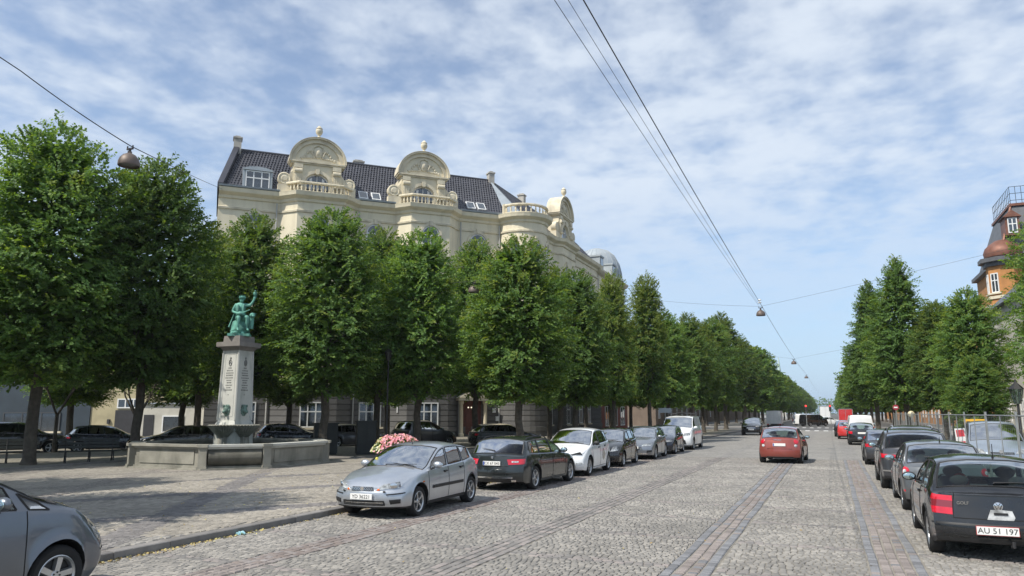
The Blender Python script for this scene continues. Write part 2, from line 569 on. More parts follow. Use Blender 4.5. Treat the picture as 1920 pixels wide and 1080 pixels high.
# ---- setts, stone by stone
setts = []                        # (x, y, w, l, mat, rot, owner)
def strip_of(x):
    for i, (a, c) in enumerate(STRIPS):
        if a <= x < c: return i
    return -1
edges = [XK]
for a, c in sorted(STRIPS): edges += [a, c]
edges += [XR]
y = 7.2
row = 0
while y < NEAR_Y - .1:
    ph = ((y + 100 - 7.55) / BAND_P) % 1.0
    for k in range(0, len(edges), 2):
        x0, x1 = edges[k], edges[k + 1]
        x = x0 + rnd.uniform(0, .05)
        while x < x1 - .05:
            f = ((y + x * .05 + 100 - 7.55) / BAND_P) % 1.0
            band = f < BAND_W / BAND_P
            w = rnd.uniform(.11, .165) if band else rnd.uniform(.075, .118)
            w = min(w, x1 - x)
            if w > .04:
                yy = y + .012 * sin(x * 2.3 + y * 3) + x * 0.0
                setts.append((x + w / 2, yy, w - .013, (.088 if not band else .092), 1 if band else 0, rnd.uniform(-.06, .06), 'road'))
            x += w
    y += .102
    row += 1
for si, (a, c) in enumerate(STRIPS):
    nr = 5 if si == 0 else 4 if si == 1 else 4
    wdt = (c - a) / nr
    for r_ in range(nr):
        y = 7.2 + rnd.uniform(0, .1)
        while y < NEAR_Y - .1:
            l_ = rnd.uniform(.10, .16)
            outer = r_ in (0, nr - 1)
            mt = (2 if outer else 3) if si < 2 else (1 if outer and si == 2 else 3 if si == 3 else 1)
            if si < 2 and rnd.random() < .07: mt = 5 - mt
            setts.append((a + wdt * (r_ + .5) + .008 * sin(y * 1.7 + r_), y + l_ / 2, wdt - .024, l_ - .010, mt, rnd.uniform(-.03, .03), 'strip%d' % si))
            y += l_
y = 7.5
while y < 20.5:
    x = -17.5 + rnd.uniform(0, .1)
    while x < XK - .26:
        w = rnd.uniform(.10, .15)
        b_ = any(((x + sg * .62 * y + 300) / LAT) % 1.0 < .16 for sg in (1, -1))
        if x < XK - .3 - w / 2: setts.append((x + w / 2, y + .01 * sin(x * 2), w - .013, .112, 5 if b_ else 4, rnd.uniform(-.05, .05), 'plaza'))
        x += w
    y += .125
ca, sa_ = cos(radians(23.1)), sin(radians(23.1))
def in_view(x, y):
    dpt = -x * sa_ + y * ca
    r_ = x * ca + y * sa_
    return dpt > 8.0 and abs(r_) < dpt * .74 + 1.0
setts = [s for s in setts if in_view(s[0], s[1])]
strips = {}
for si, nm in enumerate(("paving_strip", "paving_strip", "paving_strip", "paving_strip")):
    a, c = STRIPS[si]
    strips['strip%d' % si] = struct(MB().add([(a, -8, .004), (c, -8, .004), (c, NEAR_Y, .004), (a, NEAR_Y, .004)], [(0, 1, 2, 3)]).build(nm, M_JOINT))
strips['road'], strips['plaza'] = road, plaza
LIM = {'road': 295, 'strip0': 290, 'strip1': 290, 'strip2': 40, 'strip3': 40, 'plaza': 120}
stone_v = []
for k in range(5):
    rg = random.Random(k)
    j = lambda q: rg.uniform(-q, q)
    mbk = MB()
    vs = [(-.5 + j(.03), -.5 + j(.03), -.6), (.5 + j(.03), -.5 + j(.03), -.6), (.5 + j(.03), .5 + j(.03), -.6), (-.5 + j(.03), .5 + j(.03), -.6)]
    vs += [(x * .97, y * .97, .55 + j(.1)) for x, y, _ in vs[:4]]
    vs += [(x * .72, y * .72, 1.0 + j(.12)) for x, y, _ in vs[:4]]
    mbk.smooth = False
    mbk.add(vs, [(0, 1, 5, 4), (1, 2, 6, 5), (2, 3, 7, 6), (3, 0, 4, 7), (4, 5, 9, 8), (5, 6, 10, 9), (6, 7, 11, 10), (7, 4, 8, 11), (8, 9, 10, 11)], True)
    stone_v.append((vs, mbk))
stone_me = {(k, m): stone_v[k][1].mesh("sett", M_OBJ[m], 50) for k in range(5) for m in range(4)}
for key, owner in strips.items():
    lst = sorted((s for s in setts if s[6] == key), key=lambda s: s[0] ** 2 + s[1] ** 2)
    near, rest = lst[:LIM[key]], lst[LIM[key]:]
    z0 = PZ if key == 'plaza' else .004 if key.startswith('strip') else 0
    for s in near:
        inst(stone_me[(rnd.randrange(5), min(s[4], 3) if s[4] < 4 else s[4] - 4)], "sett", owner, (s[0], s[1], z0 + rnd.uniform(-.002, .003)), (0, 0, s[5]), (s[2], s[3], .017))
    V_, F_, MI = [], [], []
    for s in rest:
        vs = stone_v[rnd.randrange(5)][0]
        o_ = len(V_)
        c_, q_ = cos(s[5]), sin(s[5])
        dz = z0 + rnd.uniform(-.003, .004)
        for x, y, z in vs:
            X, Y = x * s[2], y * s[3]
            V_.append((s[0] + c_ * X - q_ * Y, s[1] + q_ * X + c_ * Y, dz + max(z, 0 - .2) * .017))
        F_ += [tuple(o_ + i for i in f) for f in ((0, 1, 5, 4), (1, 2, 6, 5), (2, 3, 7, 6), (3, 0, 4, 7), (4, 5, 9, 8), (5, 6, 10, 9), (6, 7, 11, 10), (7, 4, 8, 11), (8, 9, 10, 11))]
        MI += [s[4]] * 9
    me = bpy.data.meshes.new("setts")
    me.from_pydata(V_, [], F_)
    for m in SETT_MATS: me.materials.append(m)
    me.polygons.foreach_set('material_index', MI)
    me.polygons.foreach_set('use_smooth', [True] * len(F_))
    me.set_sharp_from_angle(angle=radians(50))
    ob = inst(me, "setts", owner)
    ob['kind'] = 'stuff'

# fallen leaves in the gutter and over the paving
lv = MB()
def leaf(x, y, z, s):
    a = rnd.uniform(0, 6.3); t1, t2 = rnd.uniform(0, .5) * s, rnd.uniform(0, .4) * s
    lv.add([(x, y, z), (x + s * .5 * cos(a + .6), y + s * .5 * sin(a + .6), z + t1), (x + s * cos(a), y + s * sin(a), z + t2), (x + s * .5 * cos(a - .6), y + s * .5 * sin(a - .6), z)], [(0, 1, 2, 3)])
for i in range(900):
    yy = 7.5 + 15 * rnd.random() ** 1.4
    if mnoise.noise((yy * .9, 3.1, 0)) < -.15 and rnd.random() < .8: continue
    leaf(XK + abs(rnd.gauss(.02, .09)), yy, .02, rnd.uniform(.03, .06))
for i in range(260): leaf(rnd.uniform(-18, XK - .3), rnd.uniform(9, 22), PZ + .022, rnd.uniform(.035, .06))
for i in range(90): leaf(rnd.uniform(XK, 3), rnd.uniform(9, 26), .022, rnd.uniform(.03, .05))
lo = lv.build("fallen_leaves", mat("dry_leaf", (.42, .30, .12), .8, island=.4, hue=(.35, .33, .14)))
lo['kind'] = 'stuff'
pl = MB()
pl.grid(lambda u, v: (u * .15 + .02 * sin(v * 9), v * .11 + .02 * cos(u * 11), .02 + .05 * (mnoise.noise((u * 3.3, v * 3.1, .5)) + .5) * (1 if .05 < u < .95 else .2)), [i / 8 for i in range(9)], [i / 6 for i in range(7)], smooth=False)
tag(pl.build("plastic_scrap", mat("pale_blue_plastic", (.34, .58, .68), .35, trans=.2), loc=(XK + .06, 10.35, 0), rot=.7), "crumpled pale blue plastic scrap lying in the gutter by the kerb", "litter")
# ------------------------------------------------------------------ buildings
M_CREAM = mat("cream_stucco", (0.72, 0.65, 0.485), .85, var=.07, scale=.5, stain=.28, stain_col=(.38, .33, .24), stain_scale=1.5, stain_z=.14, bump=.15, bscale=25)
M_STONE = mat("pale_sandstone", (0.65, 0.585, 0.44), .85, var=.10, scale=1.2, stain=.4, stain_col=(.27, .24, .185), stain_scale=1.6, stain_z=.3)
M_DARKST = mat("dark_rendered_stone", (0.115, 0.113, 0.110), .85, objvar=.10, var=.15, scale=1.0, stain=.2, stain_scale=1.0)
M_TILE = mat("glazed_dark_tile", (0.046, 0.047, 0.058), .40, island=.12, var=.15, scale=.5, spec=.6)
M_ZINC = mat("zinc", (0.33, 0.37, 0.40), .6, metal=.08, var=.10, scale=1.0, stain=.2, stain_col=(.25, .28, .30), stain_z=.3)
M_WFR = mat("white_window_frame", (0.72, 0.73, 0.72), .5, var=.06, scale=3)
M_WGL = mat("window_glass", (0.03, 0.04, 0.05), .06, spec=.9, coat=1.0, var=.4, scale=1.3)
M_DOOR = mat("red_brown_door", (0.10, 0.028, 0.02), .5, var=.2, scale=4)
M_PIPE = mat("drainpipe_grey", (0.42, 0.42, 0.40), .5)
M_CHIM = mat("chimney_render", (0.42, 0.40, 0.36), .9, var=.15, scale=2, stain=.3)

def sweep(mb, path, prof, smooth=False):
    """path: plan points walked with the outside on the right; prof: (out, z)"""
    n = len(path)
    offs = []
    for i in range(n):
        d0 = Vector((path[i][0] - path[i - 1][0], path[i][1] - path[i - 1][1])) if i else None
        d1 = Vector((path[i + 1][0] - path[i][0], path[i + 1][1] - path[i][1])) if i < n - 1 else None
        d0 = d0 or d1; d1 = d1 or d0
        d0 = d0.normalized(); d1 = d1.normalized()
        n0, n1 = Vector((d0.y, -d0.x)), Vector((d1.y, -d1.x))
        m = (n0 + n1).normalized()
        offs.append(m / max(.35, m.dot(n0)))
    mb.grid(lambda u, v: (path[u][0] + offs[u].x * prof[v][0], path[u][1] + offs[u].y * prof[v][0], prof[v][1]), range(n), range(len(prof)), smooth=smooth)

def arch_pts(c, r, z, n=12, rz=None):
    rz = rz or r
    return [(c + r * cos(pi - pi * i / n), z + rz * sin(pi - pi * i / n)) for i in range(n + 1)]

def window(parent, F, x, z, w, h, cols=3, split=.62, arched=False, out=0.0, surround=True):
    """F: frame matrix (x along wall, y inward). Window is a part; pane a sub-part."""
    f = MB().tf(F)
    t = .09
    y0, y1 = -out - .06, -out + .04
    top = z + h
    f.box(x - w / 2, y0, z, x - w / 2 + t, y1, top)
    f.box(x + w / 2 - t, y0, z, x + w / 2, y1, top)
    f.box(x - w / 2 + t, y0, z, x + w / 2 - t, y1, z + t)
    f.box(x - w / 2 + t, y0, top - t, x + w / 2 - t, y1, top)
    for i in range(1, cols):
        xx = x - w / 2 + w * i / cols
        f.box(xx - t / 2, y0 + .01, z + t, xx + t / 2, y1, top - t)
    if split: f.box(x - w / 2 + t, y0 + .004, z + h * split - t / 2, x + w / 2 - t, y1 - .003, z + h * split + t / 2)
    if arched:
        ap = arch_pts(x, w / 2, top, 10, arched)
        ai = arch_pts(x, w / 2 - t, top, 10, arched - t)
        for a, b_, c_, d_ in zip(ap, ap[1:], ai[1:], ai): f.slab([a, d_, c_, b_][::-1], y0, y1)
    wo = f.build("window", M_WFR, parent)
    g = MB().tf(F)
    if arched: g.slab([(x + w / 2 - .03, z + .03), (x + w / 2 - .03, top)][:1] + arch_pts(x, w / 2 - .03, top, 10, arched - .03)[::-1] + [(x - w / 2 + .03, z + .03)], -out - .02, -out + .02)
    else: g.box(x - w / 2 + .03, -out - .02, z + .03, x + w / 2 - .03, -out + .02, top - .03)
    g.build("pane", M_WGL, wo)
    if surround:
        s_ = MB().tf(F)
        s_.box(x - w / 2 - .18, -out - .16, z - .16, x + w / 2 + .18, -out + .02, z - .02)
        if arched:
            ap, ao = arch_pts(x, w / 2 + .03, top, 10, arched + .03), arch_pts(x, w / 2 + .24, top, 10, arched + .24)
            for a, b_, c_, d_ in zip(ap, ap[1:], ao[1:], ao): s_.slab([a, b_, c_, d_][::-1], -out - .13, -out + .02)
            s_.slab([(x - .12, top + arched), (x + .12, top + arched), (x + .17, top + arched + .42), (x - .17, top + arched + .42)], -out - .2, -out)
        s_.build("sill" if not arched else "surround", M_STONE, wo)
    return wo

def urn(F, x, y, z, h, parent):
    u = MB().tf(F @ Matrix.Translation((x, y, z)))
    p = [(.30, 0), (.30, .10), (.20, .13), (.10, .20), (.10, .26), (.22, .36), (.30, .52), (.30, .66), (.24, .74), (.28, .76), (.28, .80), (.20, .84), (.16, .92), (.06, 1.0), (0, 1.02)]
    u.lathe([(r * h * .85, q * h) for r, q in p], n=16)
    return u.build("urn", M_STONE, parent, angle=50)

bal = MB()
bal.lathe([(.075, 0), (.075, .06), (.045, .09), (.085, .22), (.09, .30), (.045, .47), (.045, .52), (.075, .55), (.075, .60)], n=8)
BAL_ME = bal.mesh("baluster", M_STONE)
def balustrade(parent, F, path, z, step=.30):
    b = MB().tf(F)
    sweep(b, path, [(-.12, z), (.14, z), (.14, z + .12), (-.12, z + .12)])
    sweep(b, path, [(-.12, z + .72), (.14, z + .72), (.17, z + .80), (.14, z + .90), (-.12, z + .90), (-.12, z + .72)])
    for q in path[0], path[-1]: b.box(q[0] - .16, q[1] - .16, z, q[0] + .16, q[1] + .16, z + .96)
    o = b.build("balustrade", M_STONE, parent)
    for p, q in zip(path, path[1:]):
        L_ = sqrt((q[0] - p[0]) ** 2 + (q[1] - p[1]) ** 2)
        n = max(1, int(L_ / step))
        for i in range(n):
            t = (i + .5) / n
            v_ = F @ Vector((p[0] + (q[0] - p[0]) * t, p[1] + (q[1] - p[1]) * t, z + .12))
            inst(BAL_ME, "baluster", o, tuple(v_))
    return o

def gable(parent, F, c, y0=-.25):
    """arched dormer gable with window, scrolled brackets, pediment relief and urn"""
    z0 = 19.7
    g = MB().tf(F)
    for s in (-1, 1): g.box(c + s * 1.45 - .5, y0, z0, c + s * 1.45 + .5, 3.2, 22.35)
    ap = arch_pts(c, .95, 20.75, 12, .85)
    g.slab([(c + .95, 22.35), (c - .95, 22.35)] + ap, y0, y0 + .5)
    g.box(c - .95, y0 + .02, z0, c + .95, y0 + .4, 20.1)
    gb = g.build("gable", M_CREAM, parent)
    m = MB().tf(F)
    for o_, i_, yy in ((1.28, 1.0, .10),):
        po, pi_ = arch_pts(c, o_, 20.75, 14, o_ * .9), arch_pts(c, i_, 20.75, 14, i_ * .9)
        for a, b_, c_, d_ in zip(po, po[1:], pi_[1:], pi_): m.slab([a, d_, c_, b_][::-1], y0 - yy, y0 + .01)
    m.slab([(c - .12, 21.55), (c + .12, 21.55), (c + .18, 22.0), (c - .18, 22.0)], y0 - .18, y0)
    m.build("arch_moulding", M_STONE, gb)
    e = MB().tf(F)
    for zz0, zz1, ov in ((22.352, 22.47, .12), (22.473, 22.60, .22)): e.box(c - 2.05 - ov, y0 - ov, zz0, c + 2.05 + ov, .9, zz1)
    e.build("entablature", M_STONE, gb)
    pd = MB().tf(F)
    pd.slab([(c + 2.0, 22.6)] + arch_pts(c, 2.0, 22.6, 20, 1.85)[::-1][1:-1] + [(c - 2.0, 22.6)], y0 + .08, y0 + .3)
    pd.slab([(c + 2.2, 22.6)] + arch_pts(c, 2.2, 22.6, 20, 2.04)[::-1][1:-1] + [(c - 2.2, 22.6)], y0 + .5, 1.02)
    pd.build("tympanum", M_CREAM, gb)
    rim = MB().tf(F)
    for o_, i_, yf, yb in ((2.16, 1.82, -.06, .34), (2.30, 2.163, -.24, .40)):
        po, pi_ = arch_pts(c, o_, 22.6, 24, o_ * .925), arch_pts(c, i_, 22.6, 24, i_ * .925)
        for a, b_, c_, d_ in zip(po, po[1:], pi_[1:], pi_): rim.slab([a, d_, c_, b_][::-1], y0 + yf, y0 + yb)
    rim.build("pediment_rim", M_STONE, gb)
    vr = MB().tf(F)
    po = arch_pts(c, 2.34, 22.6, 24, 2.34 * .925)
    pi_ = arch_pts(c, 2.303, 22.6, 24, 2.303 * .925)
    for a, b_, c_, d_ in zip(po, po[1:], pi_[1:], pi_): vr.slab([a, d_, c_, b_][::-1], y0 - .28, 1.0)
    vr.build("lead_cover", M_STONE, gb)
    rl = MB().tf(F)
    yr = y0 + .06
    rl.ball((c, yr, 23.45), (.38, .13, .50), 12, 8)
    rl.ball((c, yr - .08, 23.45), (.20, .10, .28), 10, 6)
    for s in (-1, 1):
        for k in range(7):
            a = k * .32
            rl.ball((c + s * (.42 + .15 * k), yr, 23.62 - .10 * k + .16 * sin(a * 2.6)), (.13 - .006 * k, .09, .15 - .007 * k), 7, 5)
            rl.ball((c + s * (.40 + .16 * k), yr, 23.02 - .015 * k), (.11, .07, .09), 6, 5)
        rl.tube([(c + s * .3, yr - .03, 23.0), (c + s * .55, yr - .05, 23.55), (c + s * .35, yr - .03, 23.95), (c, yr - .05, 24.1)], [.06, .07, .06, .04], 6)
    rl.build("relief", M_STONE, gb)
    for s in (-1, 1):
        k = MB().tf(F)
        x = c + s * 1.55
        k.box(x - .34, y0 - .22, 21.95, x + .34, y0 + .0, 22.30)
        k.box(x - .28, y0 - .14, 20.5, x + .28, y0 + .0, 21.55)
        for zz, r_ in ((21.72, .2), (20.55, .15)):
            k.tube([(x - .31, y0 - .12, zz), (x + .31, y0 - .12, zz)], r_, 10)
        for q in (-.16, 0, .16): k.box(x + q - .04, y0 - .17, 20.7, x + q + .04, y0 - .13, 21.5)
        k.build("scroll_bracket", M_STONE, gb)
        v = MB().tf(F)
        vx = c + s * 2.62
        v.box(c + s * 1.95 if s > 0 else vx - .48, y0 - .1, z0, vx + .48 if s > 0 else c - 1.95, y0 + .5, 20.45)
        out_, in_ = [], []
        R_ = Matrix.Translation((vx, y0 + .45, 20.95)) @ Matrix.Rotation(pi / 2, 4, 'X')
        v.M = F @ R_
        v.lathe([(.52, 0), (.52, .50), (.44, .55), (.36, .50), (.26, .52), (.20, .58), (0, .58)], n=18)
        v.M = F
        v.slab([(c + s * 1.95, 20.45), (c + s * 2.3, 20.6), (c + s * 2.3, 21.3), (c + s * 1.95, 21.75)] if s > 0 else [(c - 1.95, 21.75), (c - 2.3, 21.3), (c - 2.3, 20.6), (c - 1.95, 20.45)], y0 + .05, y0 + .45)
        v.build("volute", M_STONE, gb)
    w_ = MB().tf(F)
    for x in (-.55, -.45, .45, .55): w_.box(c + x - .045, y0 + .18, 20.1, c + x + .045, y0 + .27, 21.3 if abs(x) < .5 else 21.25)
    ai, ao = arch_pts(c, .86, 20.75, 12, .77), arch_pts(c, .95, 20.75, 12, .86)
    for a, b_, c_, d_ in zip(ao, ao[1:], ai[1:], ai): w_.slab([a, d_, c_, b_][::-1], y0 + .16, y0 + .28)
    w_.box(c - .93, y0 + .17, 20.1, c + .93, y0 + .275, 20.2)
    w_.box(c - .4, y0 + .19, 20.85, c + .4, y0 + .262, 20.92)
    w_.box(c - .025, y0 + .19, 20.2, c + .025, y0 + .265, 21.5)
    wo = w_.build("window", M_WFR, parent)
    g2 = MB().tf(F)
    g2.slab([(c + .94, 20.1)] + arch_pts(c, .94, 20.75, 12, .84)[::-1] + [(c - .94, 20.1)], y0 + .21, y0 + .24)
    g2.build("pane", M_WGL, wo)
    urn(F, c, y0 + .1, 24.70, 1.15, gb)
    return gb

def tiles(mb, F, x0, x1, z0, y0, z1, y1, skew0=0.0, skew1=0.0, tw=.25, th=.36):
    """pantile slope from eave (y0,z0) to ridge (y1,z1); skew = how far the end moves in per unit up the slope"""
    L_ = sqrt((y1 - y0) ** 2 + (z1 - z0) ** 2)
    n = int(L_ / th)
    ny, nz = -(z1 - z0) / L_, (y1 - y0) / L_
    old = mb.M
    mb.M = Matrix.Identity(4)
    for j in range(n):
        a, b_ = j / n, min(1, (j + 1.12) / n)
        xa = x0 + skew0 * a
        xb = x1 - skew1 * a
        k = int((xb - xa) / tw)
        for i in range(k):
            x = xa + i * tw + rnd.uniform(-.008, .008)
            P = []
            lift = rnd.uniform(-.008, .008)
            for t, base in ((a, .07), (b_, .025)):
                for xx, hh in ((0, 0), (.28, .055), (.55, .06), (.82, .0), (1.05, .0)):
                    h = base + hh + lift
                    P.append(F @ Vector((x + xx * tw, y0 + (y1 - y0) * t + ny * h, z0 + (z1 - z0) * t + nz * h)))
            for xx, hh in ((0, 0), (.28, .055), (.55, .06), (.82, .0), (1.05, 0)):
                P.append(F @ Vector((x + xx * tw, y0 + (y1 - y0) * a + ny * (hh - .01), z0 + (z1 - z0) * a + nz * (hh - .01))))
            mb.add([tuple(p) for p in P], [(0, 1, 6, 5), (1, 2, 7, 6), (2, 3, 8, 7), (3, 4, 9, 8), (10, 11, 1, 0), (11, 12, 2, 1), (12, 13, 3, 2), (13, 14, 4, 3)])
    mb.M = old

def chimney(parent, F, x, y, z0, z1, w=.7, d=.7):
    c = MB().tf(F)
    c.box(x - w / 2, y - d / 2, z0, x + w / 2, y + d / 2, z1 - .18)
    c.box(x - w / 2 - .07, y - d / 2 - .07, z1 - .18, x + w / 2 + .07, y + d / 2 + .07, z1 - .05)
    c.box(x - w / 2 + .1, y - d / 2 + .1, z1 - .05, x + w / 2 - .1, y + d / 2 - .1, z1 + .08)
    return c.build("chimney", M_CHIM, parent)

B = thing("apartment_building", "cream corner building with dark tiled roof, arched gables topped by urns and a round tower", "building", (-42.67, 43.54, 0), pi / 4)
I4 = Matrix.Identity(4)
WF = Matrix.Translation((25, 0, 0)) @ Matrix.Rotation(pi / 4, 4, 'Z')
f1 = [(-1.08, 0), (3.6, 0), (4.85, -1.2), (8.5, -1.2), (9.75, 0), (13.1, 0), (14.2, -1.2), (17.6, -1.2), (18.7, 0), (22.75, 0)]
tow = [(25.0 + 2.25 * cos(radians(a)), .2 + 2.25 * sin(radians(a))) for a in range(190, 396, 12)]
def wpt(x, y): v = WF @ Vector((x, y, 0)); return (v.x, v.y)
f2 = [wpt(*q) for q in ((2.3, 0), (8.0, 0), (9.0, -.7), (13.0, -.7), (14.0, 0), (23.8, 0), (23.8, 9.5))]
path = f1 + tow + f2
mb = MB()
sweep(mb, path, [(0, 4.2), (0, 19.2)])
mb.add([(-1.08, 0, 0), (-1.08, 9.5, 0), (-1.08, 9.5, 19.7), (-1.08, 0, 19.7)], [(0, 3, 2, 1)])
mb.box(-1.06, .3, 0, 24.5, 9.4, 19.5)
mb.tf(WF).box(0, .3, 0, 23.7, 9.4, 19.5)
wall = mb.build("wall", M_CREAM, B)
nc = 9
for i in range(nc):
    m = MB()
    z0, z1 = .05 + i * .455, .05 + (i + 1) * .455
    sweep(m, path, [(.02, z0), (.10, z0 + .02), (.10, z1 - .045), (.02, z1 - .025), (.02, z1)] if i > 1 else [(.02, z0), (.18, z0 + .02), (.18, z1 - .03), (.02, z1)])
    m.build("stone_course", M_DARKST, B)
for nm, prof in (("string_course", [(0, 4.14), (.22, 4.16), (.26, 4.32), (.12, 4.40), (0, 4.42)]), ("string_course", [(0, 18.0), (.10, 18.03), (.12, 18.18), (0, 18.24)]),
                 ("cornice", [(0, 18.85), (.12, 18.92), (.16, 19.12), (.42, 19.28), (.50, 19.34), (.54, 19.52), (.58, 19.66), (.2, 19.70), (-.3, 19.72)])):
    m = MB(); sweep(m, path, prof); m.build(nm, M_STONE if nm == "string_course" else M_CREAM, B)
gt = MB()
for seg in ([(-1.1, 0), (3.5, 0)], [(9.8, 0), (13.0, 0)], [(18.8, 0), (22.7, 0)]):
    gt = MB(); sweep(gt, seg, [(.3, 19.72), (.62, 19.72), (.66, 19.84), (.60, 19.84), (.3, 19.76)]); gt.build("gutter", M_ZINC, B)
# roof
ZE, ZR, YR = 19.74, 24.35, 4.25
rf = MB()
rf.add([(-1.08, -.1, ZE), (25, -.1, ZE), (23.24, YR, ZR), (0, YR, ZR), (-1.0, 9.6, ZE), (21.0, 9.6, ZE)], [(0, 1, 2, 3), (3, 2, 5, 4), (0, 3, 4)])
rf.tf(WF).add([(0, -.1, ZE), (23.8, -.1, ZE), (23.8, YR, ZR), (1.76, YR, ZR), (23.8, 9.6, ZE), (4.0, 9.6, ZE)], [(0, 1, 2, 3), (3, 2, 4, 5), (1, 4, 2)])
roof = rf.build("roof", M_TILE, B)
t1 = MB()
tiles(t1, I4, -.95, 24.6, ZE, 0.0, ZR, YR, 1.05, 1.5)
tiles(t1, WF, .3, 23.7, ZE, 0.0, ZR, YR, 1.5, 0)
o = t1.build("roof_tiles", M_TILE, roof); o['kind'] = 'stuff'
rd_ = MB()
rd_.tube([(0, YR, ZR + .08), (23.24, YR, ZR + .08)], .13, 6)
rd_.tf(WF).tube([(1.76, YR, ZR + .08), (23.8, YR, ZR + .08)], .13, 6)
rd_.build("ridge_tiles", M_TILE, roof)
zn = MB()
zn.add([(23.24, YR, ZR + .16), (23.3, -.05, ZE + .14), (25.0, -.1, ZE + .22), (24.0, 1.8, 22.0)], [(0, 1, 2)])
zn.tf(WF).add([(1.76, YR, ZR + .16), (1.3, -.05, ZE + .14), (0, -.1, ZE + .22)], [(0, 2, 1)])
zn.build("zinc_hip", M_ZINC, roof)
pw = MB()
pw.add([(-1.22, -.3, 19.6), (-.80, -.3, 19.6), (.42, YR, ZR + .35), (-.02, YR, ZR + .35), (-1.22, -.3, 20.05), (-.80, -.3, 20.05), (.42, YR, ZR + .75), (-.02, YR, ZR + .75), (-1.22, 9.6, 19.7), (-.8, 9.6, 19.7)],
       [(4, 5, 6, 7), (0, 1, 5, 4), (0, 4, 7, 3), (1, 2, 6, 5), (0, 3, 8), (7, 6, 9, 8)])
pw.build("party_wall", M_TILE, B)
chimney(B, I4, .12, YR - .1, 23.7, 25.45, .62, .9)
chimney(B, I4, 10.6, YR + .6, 23.6, 24.95, .9, .6)
chimney(B, I4, 23.35, YR, 23.9, 25.25, .55, .7)
chimney(B, WF, 11.2 - 1.2, YR, 23.9, 25.3, .6, .7)
chimney(B, WF, 21.0, YR, 23.9, 25.3, .6, .7)
gable(B, I4, 6.4); gable(B, I4, 15.45); gable(B, WF, 11.1, -.25)
balustrade(B, I4, [(3.95, -.15), (4.95, -1.12), (8.40, -1.12), (9.4, -.15)], 19.72)
balustrade(B, I4, [(13.35, -.15), (14.3, -1.12), (17.5, -1.12), (18.45, -.15)], 19.72)
balustrade(B, I4, tow[1:-1], 19.72)
for x0, x1 in ((3.1, 4.0), (9.5, 10.6), (12.2, 13.4), (18.4, 19.2)): MB().box(x0, -.05, 19.75, x1, .6, 19.98).build("zinc_box", M_ZINC, B)
# dormer with the white window
dm = MB()
dm.box(.62, .12, 19.78, .80, 2.0, 21.45); dm.box(2.72, .12, 19.78, 2.90, 2.0, 21.45)
dm.slab([(.62, 21.45), (2.90, 21.45), (2.95, 21.55), (2.4, 21.72), (1.76, 21.78), (1.12, 21.72), (.57, 21.55)], .02, 2.4)
dm.box(.80, .30, 19.78, 2.72, 2.0, 21.45)
dmo = dm.build("dormer", M_ZINC, B)
window(B, I4, 1.76, 19.85, 1.86, 1.56, 3, .62, out=-.16, surround=False)
def skylight(F, x, z, w=.78):
    s = MB().tf(F)
    t = (z - ZE) / (ZR - ZE)
    def pt(xx, zz, h):
        tt = (zz - ZE) / (ZR - ZE); L_ = sqrt(YR**2 + (ZR - ZE)**2)
        return (xx, YR * tt - (ZR - ZE) / L_ * h, zz + YR / L_ * h)
    q = [(x - w / 2, z), (x + w / 2, z), (x + w / 2, z + .78), (x - w / 2, z + .78)]
    s.add([pt(*p, .02) for p in q] + [pt(*p, .20) for p in q], [(4, 5, 6, 7), (0, 1, 5, 4), (1, 2, 6, 5), (2, 3, 7, 6), (3, 0, 4, 7)])
    so = s.build("skylight", M_WFR, roof)
    g = MB().tf(F)
    q = [(x - w / 2 + .08, z + .07), (x + w / 2 - .08, z + .07), (x + w / 2 - .08, z + .71), (x - w / 2 + .08, z + .71)]
    return so, g, [pt(*p, .206) for p in q]
for F_, x, z in ((I4, 10.35, 19.95), (I4, 11.45, 19.95), (I4, 20.1, 20.15), (I4, 21.1, 20.15)):
    so, g_, q = skylight(F_, x, z)
    g_.add(q, [(0, 1, 2, 3)])
    gg = g_.build("pane", M_WGL, B); gg.parent = so
# windows
for x, o_ in ((1.7, 0), (6.65, 1.2), (11.4, 0), (15.9, 1.2), (20.6, 0)):
    window(B, I4, x, 15.1, 1.5, 2.0, 2, .6, .75, o_)
    for z in (11.6, 8.0): window(B, I4, x, z, 1.4, 2.1, 2, .62, False, o_)
    if x < 19: window(B, I4, x if x > 2 else 1.7, .98, 1.82, 1.95, 3, .62, False, o_ + .1)
for x, z, ar in ((3.2, 14.6, .6), (5.6, 14.6, .6), (16.2, 14.6, .6), (18.6, 14.6, .6), (21.0, 14.6, .6)):
    window(B, WF, x, z, .95, 1.9, 1, .6, ar, 0)
    for zz in (11.4, 8.0): window(B, WF, x, zz, 1.1, 2.0, 2, .62, False, 0)
for x in (9.9, 12.1):
    window(B, WF, x, 14.6, .9, 1.9, 1, .6, .5, .7)
    for zz in (11.4, 8.0): window(B, WF, x, zz, 1.0, 2.0, 2, .62, False, .7)
for x in (4.0, 6.5, 9.9, 12.1, 16, 19): window(B, WF, x, 1.0, 1.0, 2.4, 2, .6, False, .75 if 8 < x < 14 else .1)
for a in (232, 280, 328):
    F_ = Matrix.Translation((25, .2, 0)) @ Matrix.Rotation(radians(a + 90), 4, 'Z') @ Matrix.Translation((0, -2.25, 0))
    window(B, F_, 0, 14.7, .9, 1.9, 1, .6, .5, 0)
for x, z in ((6.65, 18.0),):
    pass
